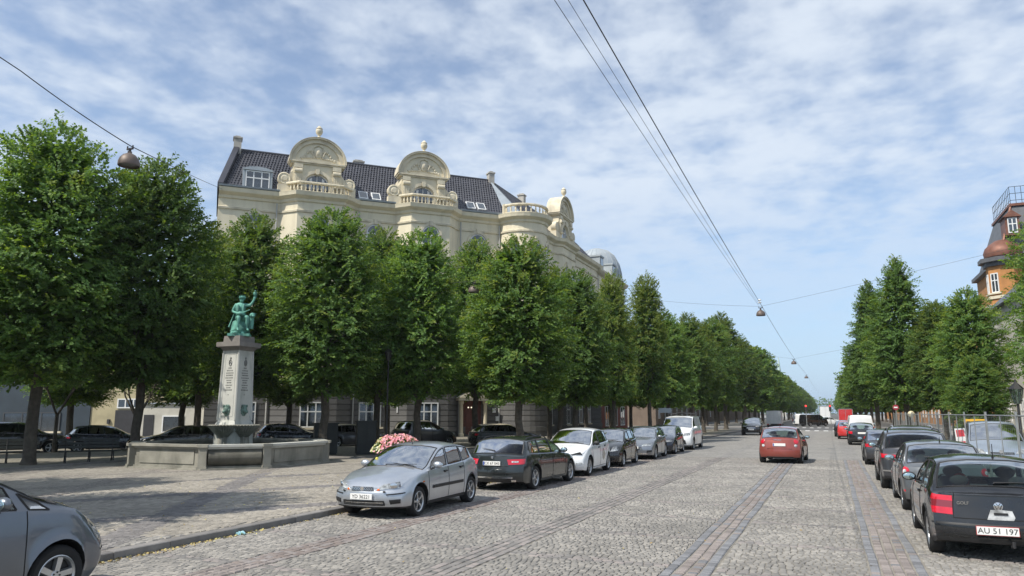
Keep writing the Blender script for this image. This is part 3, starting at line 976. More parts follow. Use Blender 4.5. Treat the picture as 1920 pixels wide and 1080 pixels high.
# door and porch, drainpipes, wall boxes
dr = MB(); dr.box(19.35, -.14, .1, 20.95, -.02, 3.1); do_ = dr.build("door", M_DOOR, B)
pn = MB()
for xx in (19.55, 20.2):
    for z0, z1 in ((.3, 1.0), (1.15, 2.1)): pn.box(xx, -.18, z0, xx + .5, -.141, z1)
pn.build("door_panel", M_DOOR, do_)
lg = MB()
for k in range(3): lg.ball((19.8 + k * .28, -.17, 2.55), .06, 8, 6)
lg.build("door_light", mat("door_lamp", (1, .9, .7), emit=1.2), do_)
po = MB()
for x in (19.05, 21.2): po.lathe([(.24, 0), (.24, .25), (.17, .3), (.15, 2.7), (.22, 2.8), (.22, 3.0)], c=(x, -.55, .1), n=12)
po.box(18.7, -.9, 3.12, 21.55, -.12, 3.35); po.slab([(18.65, 3.352), (21.6, 3.352), (20.12, 4.05)], -.95, -.12)
po.build("porch", M_STONE, B)
for x in (3.35, 10.0, 18.95, 22.6):
    MB().tube([(x, -.2, .2), (x, -.2, 4.1), (x, -.14, 4.4), (x, -.14, 18.8)], .06, 6).build("drainpipe", M_PIPE, B)
for x, z in ((18.0, 1.9), (22.0, 2.1), (22.3, 1.4)): MB().box(x, -.28, z, x + .28, -.1, z + .4).build("meter_box", M_WFR, B)
for x in (-1.0 + 2.0, 13.5):
    sg = MB(); sg.box(x, -.75, 2.1, x + .06, -.15, 2.85); sg.build("hanging_sign", M_WFR, B)

# house with the zinc dome at the far end of the wing
M_BRICKR = mat("red_brick", (0.22, 0.075, 0.05), .9, var=.15, scale=2)
D = thing("domed_building", "pale house with a grey zinc dome beyond the cream building's street wing", "building", (-25, 85.2, 0), 0)
m = MB(); m.box(-10, 0, 0, 0, 12.3, 19.0); m.build("wall", M_CREAM, D)
m = MB(); sweep(m, [(-10, -.02), (.02, -.02), (.02, 12.3), (-10, 12.3)], [(0, 18.6), (.3, 18.8), (.5, 19.1), (.5, 19.3), (0, 19.35)]); m.build("cornice", M_STONE, D)
m = MB()
m.lathe([(3.35, 19.2), (3.3, 20.4), (3.0, 21.7), (2.4, 22.8), (1.6, 23.5), (.7, 23.85), (0, 23.9)], c=(-2.8, 9.0, 0), n=24)
dm_ = m.build("dome", M_ZINC, D)
rb = MB()
for k in range(24):
    a = 2 * pi * k / 24
    rb.tube([(-2.8 + r * cos(a), 9.0 + r * sin(a), z) for r, z in ((3.37, 19.3), (3.32, 20.4), (3.02, 21.72), (2.42, 22.82), (1.6, 23.52))], .03, 4)
rb.build("seam", M_ZINC, dm_)
m = MB(); m.box(0, 0.05, 0, .07, 12.2, 3.9); m.build('shop_front', M_BRICKR, D)
for y_ in (1.5, 5, 8.5): window(D, Matrix.Rotation(pi / 2, 4, 'Z'), y_ + 1, .5, 2.0, 2.4, 2, None, False, .09, False)
for y_ in (.6, 6.2):
    m = MB(); m.box(-1.6, y_, 19.3, .1, y_ + 1.5, 21.0); m.box(-1.8, y_ - .1, 21.0, .2, y_ + 1.6, 21.2); do2 = m.build("dormer", M_ZINC, D)
    MB().box(.1, y_ + .3, 19.6, .13, y_ + 1.2, 20.8).build("dormer_window", M_WGL, do2)
m = MB(); m.lathe([(3.55, 19.25), (3.55, 19.55), (3.4, 19.6)], c=(-2.8, 9.0, 0), n=24, cap=False); m.build("dome_band", M_WFR, dm_)
for y in (1.6, 4.4, 7.2, 10.2):
    for z in (14.8, 11.2, 7.6): window(D, Matrix.Rotation(pi / 2, 4, 'Z'), y, z, 1.1, 2.0, 2, .62)
m = MB(); m.box(-10, -.2, 0, .06, 0, 18.6) ; m.build("party_wall", M_CHIM, D)

# row of houses further along, hidden behind the trees
H2 = thing("street_house", "plain cream house glimpsed between trunks beyond the crossing on the left", "building", (-25, 115, 0), 0)
MB().box(-10, 0, 0, 0, 180, 13).build("wall", mat("brown_render", (.17, .13, .10), .9, var=.15, scale=1), H2)
m = MB(); m.slab([(-10.3, 13), (.3, 13), (-2.5, 15.5), (-7.5, 15.5)], 0, 180); m.build("roof", M_TILE, H2)
for i in range(12):
    for z in (1.2, 5, 8.6): window(H2, Matrix.Rotation(pi / 2, 4, 'Z'), 2.5 + i * 4.9, z, 1.2, 2.0, 2, .62, surround=False)

# low houses on the left of the square
M_BLUEW = mat("slate_blue_wall", (0.035, 0.05, 0.065), .85, var=.15, scale=1)
M_CABG0 = mat('dark_frame', (.05, .055, .06), .6)
M_YEL = mat("pale_yellow_wall", (0.42, 0.37, 0.235), .9, var=.1, scale=1, stain=.15)
M_WHT = mat("offwhite_wall", (0.52, 0.50, 0.44), .9, var=.08, scale=1, stain=.15)
M_RECESS = mat("dark_shutter", (0.03, 0.03, 0.034), .6, var=.2, scale=3)
rzL = math.atan2(2.1, 4.93)
L1 = thing("shop_building", "slate-blue shop house with a wide display window at the far left behind the trunks", "building", (-64, 36.65, 0), rzL)
MB().box(0, 0, 0, 11.4, 8, 9).build("wall", M_BLUEW, L1)
M_WFR0 = M_WFR; M_WFR = M_CABG0
window(L1, I4, 6.9, .7, 4.5, 1.45, 3, None, False, .02); window(L1, I4, 8.6, 4.0, 1.7, 1.3, 2, None, False, .02)
M_WFR = M_WFR0
MB().box(-.2, -.3, 9, 11.6, 8, 9.3).build("cornice", M_STONE, L1)
rf2 = MB(); rf2.slab([(-.2, 9.3), (11.5, 9.3), (9, 11.5), (2.5, 11.5)], 0, 8); rf2.build("roof", M_TILE, L1)
L2 = thing("yellow_house", "pale yellow house with a dark gateway behind the bare-stemmed tree on the left", "building", (-53.5, 41.12, 0), rzL)
MB().box(0, .1, 0, 8.6, 8, 7.4).build("wall", M_YEL, L2)
g = MB(); g.box(2.0, -.05, .1, 3.9, .12, 2.3); g.build("gate", M_RECESS, L2)
window(L2, I4, 3.0, 2.45, 1.9, .75, 3, None, False, -.08, False)
MB().box(1.4, -.06, 1.25, 1.58, .1, 1.6).build("wall_lamp", M_RECESS, L2)
rf3 = MB(); rf3.slab([(-.3, 7.4), (8.9, 7.4), (7, 9.2), (1.6, 9.2)], -.3, 8); rf3.build("roof", M_TILE, L2)
L3 = thing("white_annex", "low white annex with dark door and window between the yellow house and the cream building", "building", (-48.3, 41.1, 0), rzL)
MB().box(0, 0, 0, 5.4, 4, 2.75).build("wall", M_WHT, L3)
MB().box(-.15, -.15, 2.75, 5.6, 4, 2.86).build("roof_edge", M_ZINC, L3)
d_ = MB(); d_.box(.5, -.05, .05, 1.25, .02, 1.95); d_.build("door", M_RECESS, L3)
window(L3, I4, 2.72, .62, 1.65, 1.28, 1, None, False, .0, False)
up = MB(); up.box(.3, 3.0, 2.86, 5.5, 6, 5.0); up.build("upper_storey", M_WHT, L3)
for x in (1.4, 2.7, 4.0, 5.0): window(L3, Matrix.Translation((0, 3.0, 0)), x, 3.0, 1.05, .55, 1, None, False, .02, False)

# orange brick corner house on the right
M_ORB = mat("orange_brick", (0.46, 0.215, 0.075), .9, var=.12, scale=2, stain=.15, stain_col=(.25, .12, .05), bump=.3, bscale=30)
M_COP = mat("aged_copper", (0.20, 0.085, 0.055), .55, metal=.3, var=.3, scale=1.5, stain=.3, stain_col=(.12, .11, .10))
M_SLATE = mat("slate_roof", (0.10, 0.105, 0.115), .6, var=.2, scale=2)
R = thing("brick_corner_house", "orange brick corner house with copper oriel roof and railed slate mansard above the right trees", "building", (15.2, 83.3, 0), 0)
def octo(c, r, n=8): return [(c[0] + r * cos(2 * pi * (k + .5) / n), c[1] + r * sin(2 * pi * (k + .5) / n)) for k in range(n)]
m = MB(); m.box(.9, .9, 0, 20, 13.5, 16.6); m.prism(octo((1.2, 1.2), 1.5), 0, 16.6); m.build("wall", M_ORB, R)
m = MB()
for z, e in ((3.6, .2), (10.0, .16), (13.0, .14)):
    m.prism(octo((1.2, 1.2), 1.5 + e), z, z + .28); m.box(.85 - e, .85 - e, z + .01, 20, 13.4, z + .27)
m.build("string_course", M_STONE, R)
m = MB(); m.prism(octo((1.2, 1.2), 1.75), 16.2, 16.6); m.prism(octo((1.2, 1.2), 2.15), 16.604, 17.0); m.box(.4, .4, 16.61, 20, 13.6, 16.99); m.build("cornice", M_SLATE, R)
m = MB(); m.lathe([(1.3, 17.0), (1.6, 17.2), (1.68, 17.6), (1.5, 18.1), (1.1, 18.5), (.6, 18.85), (0, 19.0)], c=(1.3, 1.3, 0), n=16); m.build("oriel_roof", M_COP, R)
m = MB()
m.add([(.95, .95, 17.0), (20, .95, 17.0), (20, 13.4, 17.0), (.95, 13.4, 17.0), (2.7, 2.7, 22.6), (20, 2.7, 22.6), (20, 11.6, 22.6), (2.7, 11.6, 22.6)], [(4, 5, 6, 7), (0, 1, 5, 4), (1, 2, 6, 5), (2, 3, 7, 6), (3, 0, 4, 7)])
rf4 = m.build("roof", M_SLATE, R)
MB().tube([(.95, .95, 17.0), (2.7, 2.7, 22.65)], .13, 6).build("copper_hip", M_COP, R)
m = MB(); m.box(2.55, 2.5, 22.6, 20, 2.75, 22.85); m.box(2.55, 2.75, 22.6, 2.8, 11.6, 22.85); m.build("copper_edge", M_COP, R)
m = MB()
for k in range(34): m.tube([(2.7 + k * .5, 2.65, 22.8), (2.7 + k * .5, 2.65, 24.6)], .028, 4)
for k in range(12): m.tube([(2.7, 2.65 + k * .75, 22.8), (2.7, 2.65 + k * .75, 24.6)], .028, 4)
for z in (23.2, 23.9, 24.6): m.tube([(2.7, 11, z), (2.7, 2.65, z), (18, 2.65, z)], .032, 4)
m.build("railing", M_RECESS, R)
m = MB(); m.box(1.7, .9, 19.3, 2.9, 3, 21.1); m.slab([(1.5, 21.1), (3.1, 21.1), (2.3, 21.8)], .7, 3.2); m.build("dormer", M_COP, R)
window(R, I4, 2.3, 19.5, .8, 1.5, 2, .6, False, -.9, False)
for z in (13.6, 10.6, 7.2, 4.2):
    for k in (4, 5):
        a = pi + pi / 4 * (k - 4)
        F_ = Matrix.Translation((1.2, 1.2, 0)) @ Matrix.Rotation(a + pi / 2, 4, 'Z') @ Matrix.Translation((0, -1.39, 0))
        window(R, F_, 0, z, .75, 1.9, 2, .62, False, .02)
    for x in (4.6, 7.6, 10.6): window(R, Matrix.Translation((0, .9, 0)), x, z, 1.1, 1.9, 2, .62, False, .02)
X = thing("street_house", "dark grey house far down the side street on the left", "building", (-112, 92, 0), 0)
MB().box(0, 0, 0, 14, 36, 13).build("wall", M_DARKST, X)
m = MB(); m.slab([(-.3, 13), (14.3, 13), (10, 17), (4, 17)], 0, 36); m.build("roof", M_TILE, X)
for i in range(8):
    for z in (1.2, 4.8, 8.4): window(X, Matrix.Translation((14, 0, 0)) @ Matrix.Rotation(pi / 2, 4, 'Z'), 2.5 + i * 4.3, z, 1.2, 2.0, 2, .62, surround=False)
# pale villa behind the right-hand fence
V = thing("stone_villa", "pale stone house front with dark doorway behind the right-edge linden", "building", (11.5, 47.0, 0), 0)
MB().box(0, 0, 0, 14, 20, 9.5).build("wall", M_WHT, V)
MB().box(-.4, -.4, 3.5, 14, 0, 3.8).build("string_course", M_STONE, V)
for x in (2, 4.5, 7): window(V, I4, x, 1.0, 1.1, 2.0, 2, .62)
for y in (3, 7, 11, 15): window(V, Matrix.Translation((0, 18, 0)) @ Matrix.Rotation(-pi / 2, 4, 'Z'), y, 1.0, 1.1, 2.0, 2, .62)
m = MB(); m.slab([(-.4, 9.5), (14, 9.5), (14, 12.5), (3, 12.5)], -.3, 20); m.build("roof", M_TILE, V)
H3 = thing("street_house", "plain brick house glimpsed between trunks beyond the crossing on the right", "building", (17, 115, 0), 0)
MB().box(0, 0, 0, 10, 180, 12).build("wall", M_ORB, H3)
m = MB(); m.slab([(-.3, 12), (10.3, 12), (7, 14.5), (3, 14.5)], 0, 180); m.build("roof", M_TILE, H3)
for i in range(12):
    for z in (1.2, 5, 8.6): window(H3, Matrix.Translation((0, 60, 0)) @ Matrix.Rotation(-pi / 2, 4, 'Z'), 2.5 + i * 4.9, z, 1.2, 2.0, 2, .62, surround=False)
SP = thing("church_spire", "thin pale church spire far behind the left trees", "tower", (-25, 430, 0), 0)
m = MB(); m.box(-2.2, -2.2, 0, 2.2, 2.2, 14); m.build("tower_base", M_WHT, SP)
m = MB(); m.lathe([(2.6, 14), (1.6, 18), (.15, 32), (0, 32.5)], n=8, smooth=False); m.build("spire", mat("pale_copper", (.40, .50, .47), .6), SP)
# ------------------------------------------------------------------ linden trees
M_BARK = mat("linden_bark", (0.085, 0.072, 0.058), .95, var=.3, scale=6, bump=.8, bscale=18, stain=.4, stain_scale=3, stain_col=(.12, .12, .09))
def leaf_mat(name, c, c2, tr=.44):
    return mat(name, c, rough=.55, spec=.25, island=.28, objvar=.20, hue=c2, trans=tr)
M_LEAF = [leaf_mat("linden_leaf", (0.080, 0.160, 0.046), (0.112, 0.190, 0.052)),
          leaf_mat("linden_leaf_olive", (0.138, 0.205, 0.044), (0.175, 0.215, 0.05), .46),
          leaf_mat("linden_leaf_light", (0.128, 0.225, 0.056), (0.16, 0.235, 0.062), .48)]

def crown_mesh(seed, R, zb, H, nspray, olive, sharp=.62, pk=.30, shell=.55, leafs=24, lsz=.118, fork=False):
    """Leaf sprays spread through a tapering crown; three leaf tones as material slots."""
    rg = random.Random(seed)
    V, F, MI = [], [], []
    off = Vector((seed * 3.7, seed * 1.3, 0))
    def rad(t):
        if t < pk: r = .46 + .54 * sin(pi / 2 * t / pk)
        else: r = max(0., 1 - ((t - pk) / (1 - pk)) ** 1.6) ** sharp
        return R * r
    def leaf(p, d, up, s, m):
        side = d.cross(up)
        if side.length < 1e-4: return
        side.normalize()
        o = len(V)
        w = s * .42
        mid = p + d * (s * .45) - up * (s * .06)
        V.extend((p, mid + side * w + up * (s * .10), p + d * s - up * (s * .08), mid - side * w + up * (s * .10)))
        F.append((o, o + 1, o + 2)); F.append((o, o + 2, o + 3))
        MI.extend((m, m))
    n = 0
    while n < nspray:
        t = rg.random() ** 1.12
        r = rad(t)
        if rg.random() > (r / R) * .9 + .12: continue
        a = rg.uniform(0, 2 * pi)
        z = zb + (H - zb) * t
        lump = mnoise.noise(Vector((cos(a) * 1.5, sin(a) * 1.5, z * .55)) + off)
        lump2 = mnoise.noise(Vector((cos(a) * 3.4, sin(a) * 3.4, z * 1.3)) + off)
        q = shell + (1 - shell) * sqrt(rg.random())
        if q > .8 and lump2 < -.22: q *= .78
        rr = r * q * (1 + .40 * lump + .20 * lump2)
        if fork and t > .55: rr *= .8
        zz = z + .25 * lump2
        ctr = Vector((.25 * mnoise.noise(Vector((z * .3, 5, seed))), .25 * mnoise.noise(Vector((z * .3, 9, seed))), 0))
        p = Vector((rr * cos(a), rr * sin(a), zz)) + ctr
        rise = .02 + 1.15 * max(0, t - .35) ** 1.0 + (.6 if t > .85 else 0) + rg.uniform(-.65, .65)
        ax = Vector((cos(a + rg.uniform(-.5, .5)), sin(a + rg.uniform(-.5, .5)), rise)).normalized()
        L = rg.uniform(.5, .95) * (1 if t < .9 else .8)
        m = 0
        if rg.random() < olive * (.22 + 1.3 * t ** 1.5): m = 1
        elif rg.random() < .14 + .5 * max(0, lump) + .35 * max(0, t - .45): m = 2  # more pale leaves toward the top: sunlit crown tops put into the colour
        upv = Vector((rg.uniform(-.8, .8), rg.uniform(-.8, .8), .7)).normalized()
        sd = ax.cross(upv).normalized()
        nl = leafs if q > .55 else leafs // 2
        for k in range(nl):
            f = (k + rg.random()) / nl
            s_ = 1 if k % 2 else -1
            base = p + ax * (L * (f - .3)) + sd * (s_ * rg.uniform(.0, .10)) - Vector((0, 0, .12 * f * f * L))
            d = (ax * rg.uniform(.3, .9) + sd * (s_ * rg.uniform(.3, 1.0)) + Vector((0, 0, rg.uniform(-.65, .40)))).normalized()
            u2 = Vector((rg.uniform(-.75, .75), rg.uniform(-.75, .75), 1)) + Vector((cos(a), sin(a), 0)) * .85
            leaf(base, d, u2.normalized(), lsz * rg.uniform(.7, 1.25), m)
        n += 1
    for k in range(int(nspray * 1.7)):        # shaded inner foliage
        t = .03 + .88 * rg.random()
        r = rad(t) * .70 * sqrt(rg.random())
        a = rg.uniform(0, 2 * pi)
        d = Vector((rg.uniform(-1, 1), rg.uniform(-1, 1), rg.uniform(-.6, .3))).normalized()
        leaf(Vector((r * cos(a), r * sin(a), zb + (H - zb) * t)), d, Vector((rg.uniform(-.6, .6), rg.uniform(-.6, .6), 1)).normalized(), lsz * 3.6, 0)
    me = bpy.data.meshes.new("crown")
    me.from_pydata([tuple(v) for v in V], [], F)
    for m in M_LEAF: me.materials.append(m)
    me.polygons.foreach_set('material_index', MI)
    me.update()
    return me
def trunk_mesh(seed, H, r0=.19, fork=2.9, n=6, zb=3.2):
    rg = random.Random(seed)
    m = MB()
    b = lambda: rg.uniform(-.06, .06)
    pts = [(0, 0, -.05), (b() * .4, b() * .4, .25), (b(), b(), 1.1), (b(), b(), 2.0), (b(), b(), fork)]
    m.tube(pts, [r0 * 1.5, r0 * 1.08, r0, r0 * .93, r0 * .95], 10, cap=False)
    top = Vector(pts[-1])
    m.tube([top, top + Vector((b(), b(), 2)), top + Vector((b() * 3, b() * 3, H * .45))], [r0 * .8, r0 * .5, r0 * .14], 7)
    for k in range(n):
        a = 2 * pi * k / n + rg.uniform(-.4, .4)
        R = rg.uniform(.9, 1.7)
        h = rg.uniform(1.6, 4.2)
        st = top + Vector((0, 0, rg.uniform(-.35, .8)))
        mid = st + Vector((R * .55 * cos(a), R * .55 * sin(a), h * .42))
        end = st + Vector((R * cos(a), R * sin(a), h))
        m.tube([st, mid, end], [r0 * .5, r0 * .33, r0 * .08], 6)
        for q in range(2):
            a2 = a + rg.uniform(-.9, .9)
            m.tube([mid, mid + Vector((.6 * cos(a2), .6 * sin(a2), rg.uniform(.1, .7))), mid + Vector((1.1 * cos(a2), 1.1 * sin(a2), rg.uniform(.1, 1.3)))], [r0 * .2, r0 * .12, r0 * .04], 5)
    return m.mesh("trunk", M_BARK)
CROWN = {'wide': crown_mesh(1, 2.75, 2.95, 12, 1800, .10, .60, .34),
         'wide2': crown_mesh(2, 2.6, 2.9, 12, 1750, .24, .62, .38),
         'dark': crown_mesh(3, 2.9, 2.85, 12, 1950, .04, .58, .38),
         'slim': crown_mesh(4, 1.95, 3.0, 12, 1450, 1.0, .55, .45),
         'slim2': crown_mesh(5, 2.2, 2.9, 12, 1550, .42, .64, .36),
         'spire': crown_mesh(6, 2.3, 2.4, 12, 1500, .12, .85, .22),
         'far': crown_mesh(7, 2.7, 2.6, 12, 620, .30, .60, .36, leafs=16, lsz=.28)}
TRUNK = [trunk_mesh(k, 12) for k in range(4)]
G_SQ, G_KL, G_RR = "linden trees on the square", "linden trees along the left side of the street", "linden trees along the right side of the street"
def tree(kind, x, y, H, label, group, wide=1.0, rz=None, tk=None):
    H *= .962
    t = thing("linden_tree", label, "tree", (x, y, PZ - .02), rnd.uniform(0, 6.28) if rz is None else rz, group)
    s = H / 12.0
    t.scale = (s * wide * 1.0, s * wide * 1.0, s)
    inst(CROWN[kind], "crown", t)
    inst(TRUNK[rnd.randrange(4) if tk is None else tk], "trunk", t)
    return t
ORD = "first second third fourth fifth sixth seventh eighth ninth tenth eleventh twelfth thirteenth fourteenth fifteenth sixteenth seventeenth eighteenth nineteenth twentieth".split()
SQ = [('dark', -28.8, 19.7, 14.3, 1.0, "big dark linden at the far left edge, left of the hanging lamp"),
      ('dark', -27.6, 23.5, 13.9, .92, "tall linden with a lit top standing right under the large hanging lamp"),
      ('slim2', -32.3, 31.4, 13.0, 1.0, "olive-topped linden in the gap between the lamp tree and the statue"),
      ('wide2', -27.7, 30.1, 12.9, .95, "linden rising directly behind the bronze statue"),
      ('wide', -21.5, 28.4, 12.1, 1.05, "broad sunlit linden just right of the bronze statue, below the left gable"),
      ('wide2', -24.3, 37.0, 13.4, .95, "linden set back between the two gables of the cream building"),
      ('wide', -18.9, 32.4, 11.7, 1.0, "linden below the right gable, its trunk behind the flowers"),
      ('wide2', -20.4, 42.0, 13.4, .95, "linden set back below the round corner tower's left side"),
      ('dark', -40.0, 29.5, 11.0, 1.1, "dark linden of the inner row before the yellow house"), ('dark', -36.8, 34.5, 11.2, 1.1, "dark linden of the inner row before the white annex"), ('wide', -33.0, 39.8, 11.0, 1.1, "dark linden of the inner row close to the cream building's left bay"), ('wide2', -27.8, 43.6, 11.2, 1.1, "dark linden of the inner row before the cream building's right bay"),  # four lindens added behind the front row to darken the ground and houses
      ('dark', -17.6, 6.0, 12.0, 1.05, None), ('dark', -23.6, 7.8, 12.5, 1.0, None), ('wide', -31.5, 12.5, 13.0, 1.0, None), ('wide', -36.5, 21.0, 12.5, 1.0, None)]
SQ[12] = SQ[12][:5] + ("linden standing left of the view whose shade falls across the paving",)
SQ[13] = SQ[13][:5] + ("second linden left of the view, beside the one shading the paving",)
SQ[14] = SQ[14][:5] + ("linden left of the view before the slate-blue shop",)
SQ[15] = SQ[15][:5] + ("linden left of the view close to the slate-blue shop's far end",)
for k_, x, y, H, w_, lb in SQ: tree(k_, x, y, H, lb, G_SQ, w_)
KL = [('wide2', -13.2, 31.8, 10.6, 1.12, "full round linden behind the white electric car, hanging lamp at its left edge"),
      ('slim2', -16.2, 46.0, 11.9, 1.0, "linden set back right of the round corner tower"),
      ('wide', -13.4, 40.6, 10.6, 1.0, "linden behind the steel grey hatchback, half hidden by the lamp-side linden"),
      ('slim', -13.2, 48.0, 11.7, .74, "left one of the two slim yellowish lindens with pointed tops"),
      ('slim', -12.0, 53.2, 12.4, .78, "right one of the two slim yellowish lindens, its forked trunk above the van"),
      ('wide', -12.2, 61.0, 10.6, .95, "low linden hidden between the slim yellowish pair and the next group"),
      ('slim2', -12.0, 70.5, 11.6, 1.05, "first linden beyond the slim yellowish pair"),
      ('slim2', -12.0, 77.5, 11.6, 1.05, "second linden beyond the slim yellowish pair")]
for k_, x, y, H, w_, lb in KL: tree(k_, x, y, H, lb, G_KL, w_)
for i, (x, y, k_) in enumerate(((-18.6, 50.5, 'wide'), (-18.4, 58.5, 'wide2'), (-18.6, 66.5, 'wide'), (-18.6, 74.0, 'wide2'), (-18.6, 82.5, 'wide'), (-18.6, 91.0, 'wide2'))):
    tree(k_, x, y, 11.5, "linden of the back row, %s one from the round corner tower along the street wing" % ORD[i], G_KL)
RR = [('wide', 9.25, 36.4, 11.2, .88, "large leafy linden filling the right edge above the mesh fence"),
      ('wide2', 7.6, 49.3, 9.4, 1.0, "round-topped linden next to the right-edge linden"),
      ('slim2', 6.9, 57.8, 9.8, 1.05, "olive linden between the tall spire-shaped linden and the round-topped one"),
      ('spire', 5.2, 63.2, 14.2, 1.0, "tallest linden of the right side, spire-shaped with a feathery top"),
      ('spire', 3.9, 80.0 - 2.5, 14.8, .9, "leaning feathery linden just left of the tallest one"),
      ('wide', 8.6, 71.0, 11.5, 1.0, "linden hidden behind the olive one on the right side"),
      ('wide2', 11.5, 44.0, 9.8, 1.0, "linden of the second row behind the round-topped one on the right")]
for k_, x, y, H, w_, lb in RR: tree(k_, x, y, H, lb, G_RR, w_)
tree('wide2', -11.9, 85.5, 13.0, "third linden beyond the slim yellowish pair", G_KL, 1.0)
tree('slim2', -11.9, 94.0, 14.6, "tall linden at the crossing, last before it on the left", G_KL, 1.1)
tree('wide2', 6.0, 88.5, 11.5, "linden at the crossing, last before it on the right", G_RR, 1.0)
for i in range(26):
    y = 117 + i * 13 + (i > 12) * (i - 12) * 4
    far = 'far' if i > 0 else 'slim2'
    lb = "%s linden beyond the crossing on the %s side"
    fb = "linden too far down the %s side of the street to tell from its neighbours"
    tree(far, -11.6 + rnd.uniform(-.4, .4), y, (13.8 if i < 3 else 12.0) + rnd.uniform(-.9, .7), lb % (ORD[i], "left") if i < 10 else fb % "left", G_KL, 1.15)
    tree(far, 5.2 + rnd.uniform(-.4, .4), y, (12.8 if i < 3 else 12) + rnd.uniform(-.9, .7), lb % (ORD[i], "right") if i < 10 else fb % "right", G_RR, 1.15)
for i in range(9):
    tree('far', -17.8, 118 + i * 13, 12.5 + rnd.uniform(-.6, .6), "%s linden of the back row beyond the crossing on the left" % ORD[i], G_KL, 1.15)
    tree('far', 10.8, 118 + i * 13, 11.8 + rnd.uniform(-.6, .6), "%s linden of the back row beyond the crossing on the right" % ORD[i], G_RR, 1.15)
# small tree and bare-stemmed shrubs
rs = thing("young_tree", "small low-branched tree behind the mesh fence below the right-edge linden", "tree", (6.2, 40.0, PZ), .7)
rs.scale = (.50, .50, .40)
inst(CROWN['wide2'], "crown", rs, (0, 0, -.6)); inst(TRUNK[1], "trunk", rs)
def bare_tree(x, y, h, label):
    t = thing("bare_tree", label, "tree", (x, y, PZ), rnd.uniform(0, 6), "small bare-stemmed trees under the lindens")
    rg = random.Random(int(abs(x) * 10))
    m = MB()
    m.tube([(0, 0, -.05), (.02, 0, h * .2), (0, .03, h * .42)], [.12, .09, .085], 7)
    for k in range(4):
        a = k * 1.57 + rg.uniform(-.3, .3)
        e = Vector((cos(a) * h * .18, sin(a) * h * .18, h * .68))
        m.tube([(0, .03, h * .40), e, e + Vector((cos(a) * h * .10, sin(a) * h * .10, h * .32))], [.06, .04, .015], 5)
        for q in range(4):
            f = e + Vector((cos(a) * h * .03 * q, sin(a) * h * .03 * q, h * .07 * q))
            b2 = a + rg.uniform(-1.3, 1.3)
            m.tube([f, f + Vector((cos(b2) * .4, sin(b2) * .4, .35)), f + Vector((cos(b2) * .6, sin(b2) * .6, .8))], [.025, .015, .006], 4)
    m.build("trunk", M_BARK, t)
    lf = MB()
    for k in range(420):
        a, r_, zz = rg.uniform(0, 6.28), rg.uniform(.2, 1.5), h * rg.uniform(.72, 1.05)
        q = rg.uniform(0, 6.28); s = .12
        lf.add([(r_ * cos(a), r_ * sin(a), zz), (r_ * cos(a) + s * cos(q), r_ * sin(a) + s * sin(q), zz + .02), (r_ * cos(a) + s * 1.4 * cos(q + .6), r_ * sin(a) + s * 1.4 * sin(q + .6), zz - .05), (r_ * cos(a) + s * cos(q + 1.2), r_ * sin(a) + s * sin(q + 1.2), zz - .02)], [(0, 1, 2, 3)])
    lf.build("crown", M_LEAF[0], t)
bare_tree(-36.6, 26.3, 4.6, "bare-stemmed small tree with V-shaped limbs before the yellow wall, left of the fountain")
bare_tree(-34.0, 28.9, 4.2, "bare-stemmed small tree before the white annex, right above the fountain basin's left end")
# far-off wood closing the view at the end of the street
fw = MB(); rgw = random.Random(11)
for k in range(5200):
    x = rgw.uniform(-60, 60)
    top = 11.5 + 3.5 * mnoise.noise((x * .13, 2.2, 0)) + 1.5 * mnoise.noise((x * .5, 7.1, 0))
    z = 1.0 + (top - 1.0) * rgw.random() ** .8
    p = Vector((x, 560 + rgw.uniform(-7, 7) * (1.1 - z / 16), z))
    d = Vector((rgw.uniform(-1, 1), rgw.uniform(-1, 1), rgw.uniform(-.5, .8))).normalized(); s = d.orthogonal().normalized()
    L_ = rgw.uniform(.6, 1.3)
    fw.mi = 0 if rgw.random() < .6 else 2
    fw.add([tuple(p), tuple(p + d * L_ * .5 + s * L_ * .4), tuple(p + d * L_), tuple(p + d * L_ * .5 - s * L_ * .4)], [(0, 1, 2, 3)])
o = fw.build("distant_woods", M_LEAF); o['kind'] = 'stuff'
# ------------------------------------------------------------------ cars
M_TYRE = mat("tyre_rubber", (0.018, 0.018, 0.019), rough=0.85, var=0.2, scale=8)
M_BLACK = mat("black_plastic", (0.018, 0.018, 0.019), rough=0.55, var=0.15, scale=6)
M_SEAM = mat("seam_dark", (0.008, 0.008, 0.008), rough=0.9)
M_RIM = mat("alloy_silver", (0.55, 0.56, 0.57), rough=0.32, metal=0.85, var=0.1, scale=10)
M_HUBD = mat("brake_dark", (0.03, 0.03, 0.032), rough=0.6)
M_CHROME = mat("chrome", (0.75, 0.75, 0.75), rough=0.12, metal=1.0)
M_MIRROR = mat("mirror_glass", (0.6, 0.72, 0.72), rough=0.05, metal=1.0)
M_SEAT = mat("seat_fabric", (0.035, 0.036, 0.038), rough=0.9, var=0.2)
M_PLATE = mat("plate_white", (0.78, 0.78, 0.76), rough=0.4)
M_PLATERED = mat("plate_red_edge", (0.45, 0.05, 0.05), rough=0.4)
M_INK = mat("plate_ink", (0.012, 0.012, 0.014), rough=0.6)
M_BLUE = mat("plate_blue_band", (0.03, 0.08, 0.35), rough=0.4)
M_LRED = mat("lamp_red", (0.55, 0.012, 0.03), rough=0.12, coat=1.0, var=0.15, scale=9)
M_LDRED = mat("lamp_dark_red", (0.20, 0.02, 0.03), rough=0.12, coat=1.0)
M_LAMB = mat("lamp_amber", (0.7, 0.16, 0.03), rough=0.15, coat=1.0)
M_LCLR = mat("lamp_clear", (0.46, 0.49, 0.51), rough=0.10, coat=1.0, var=0.55, scale=16)
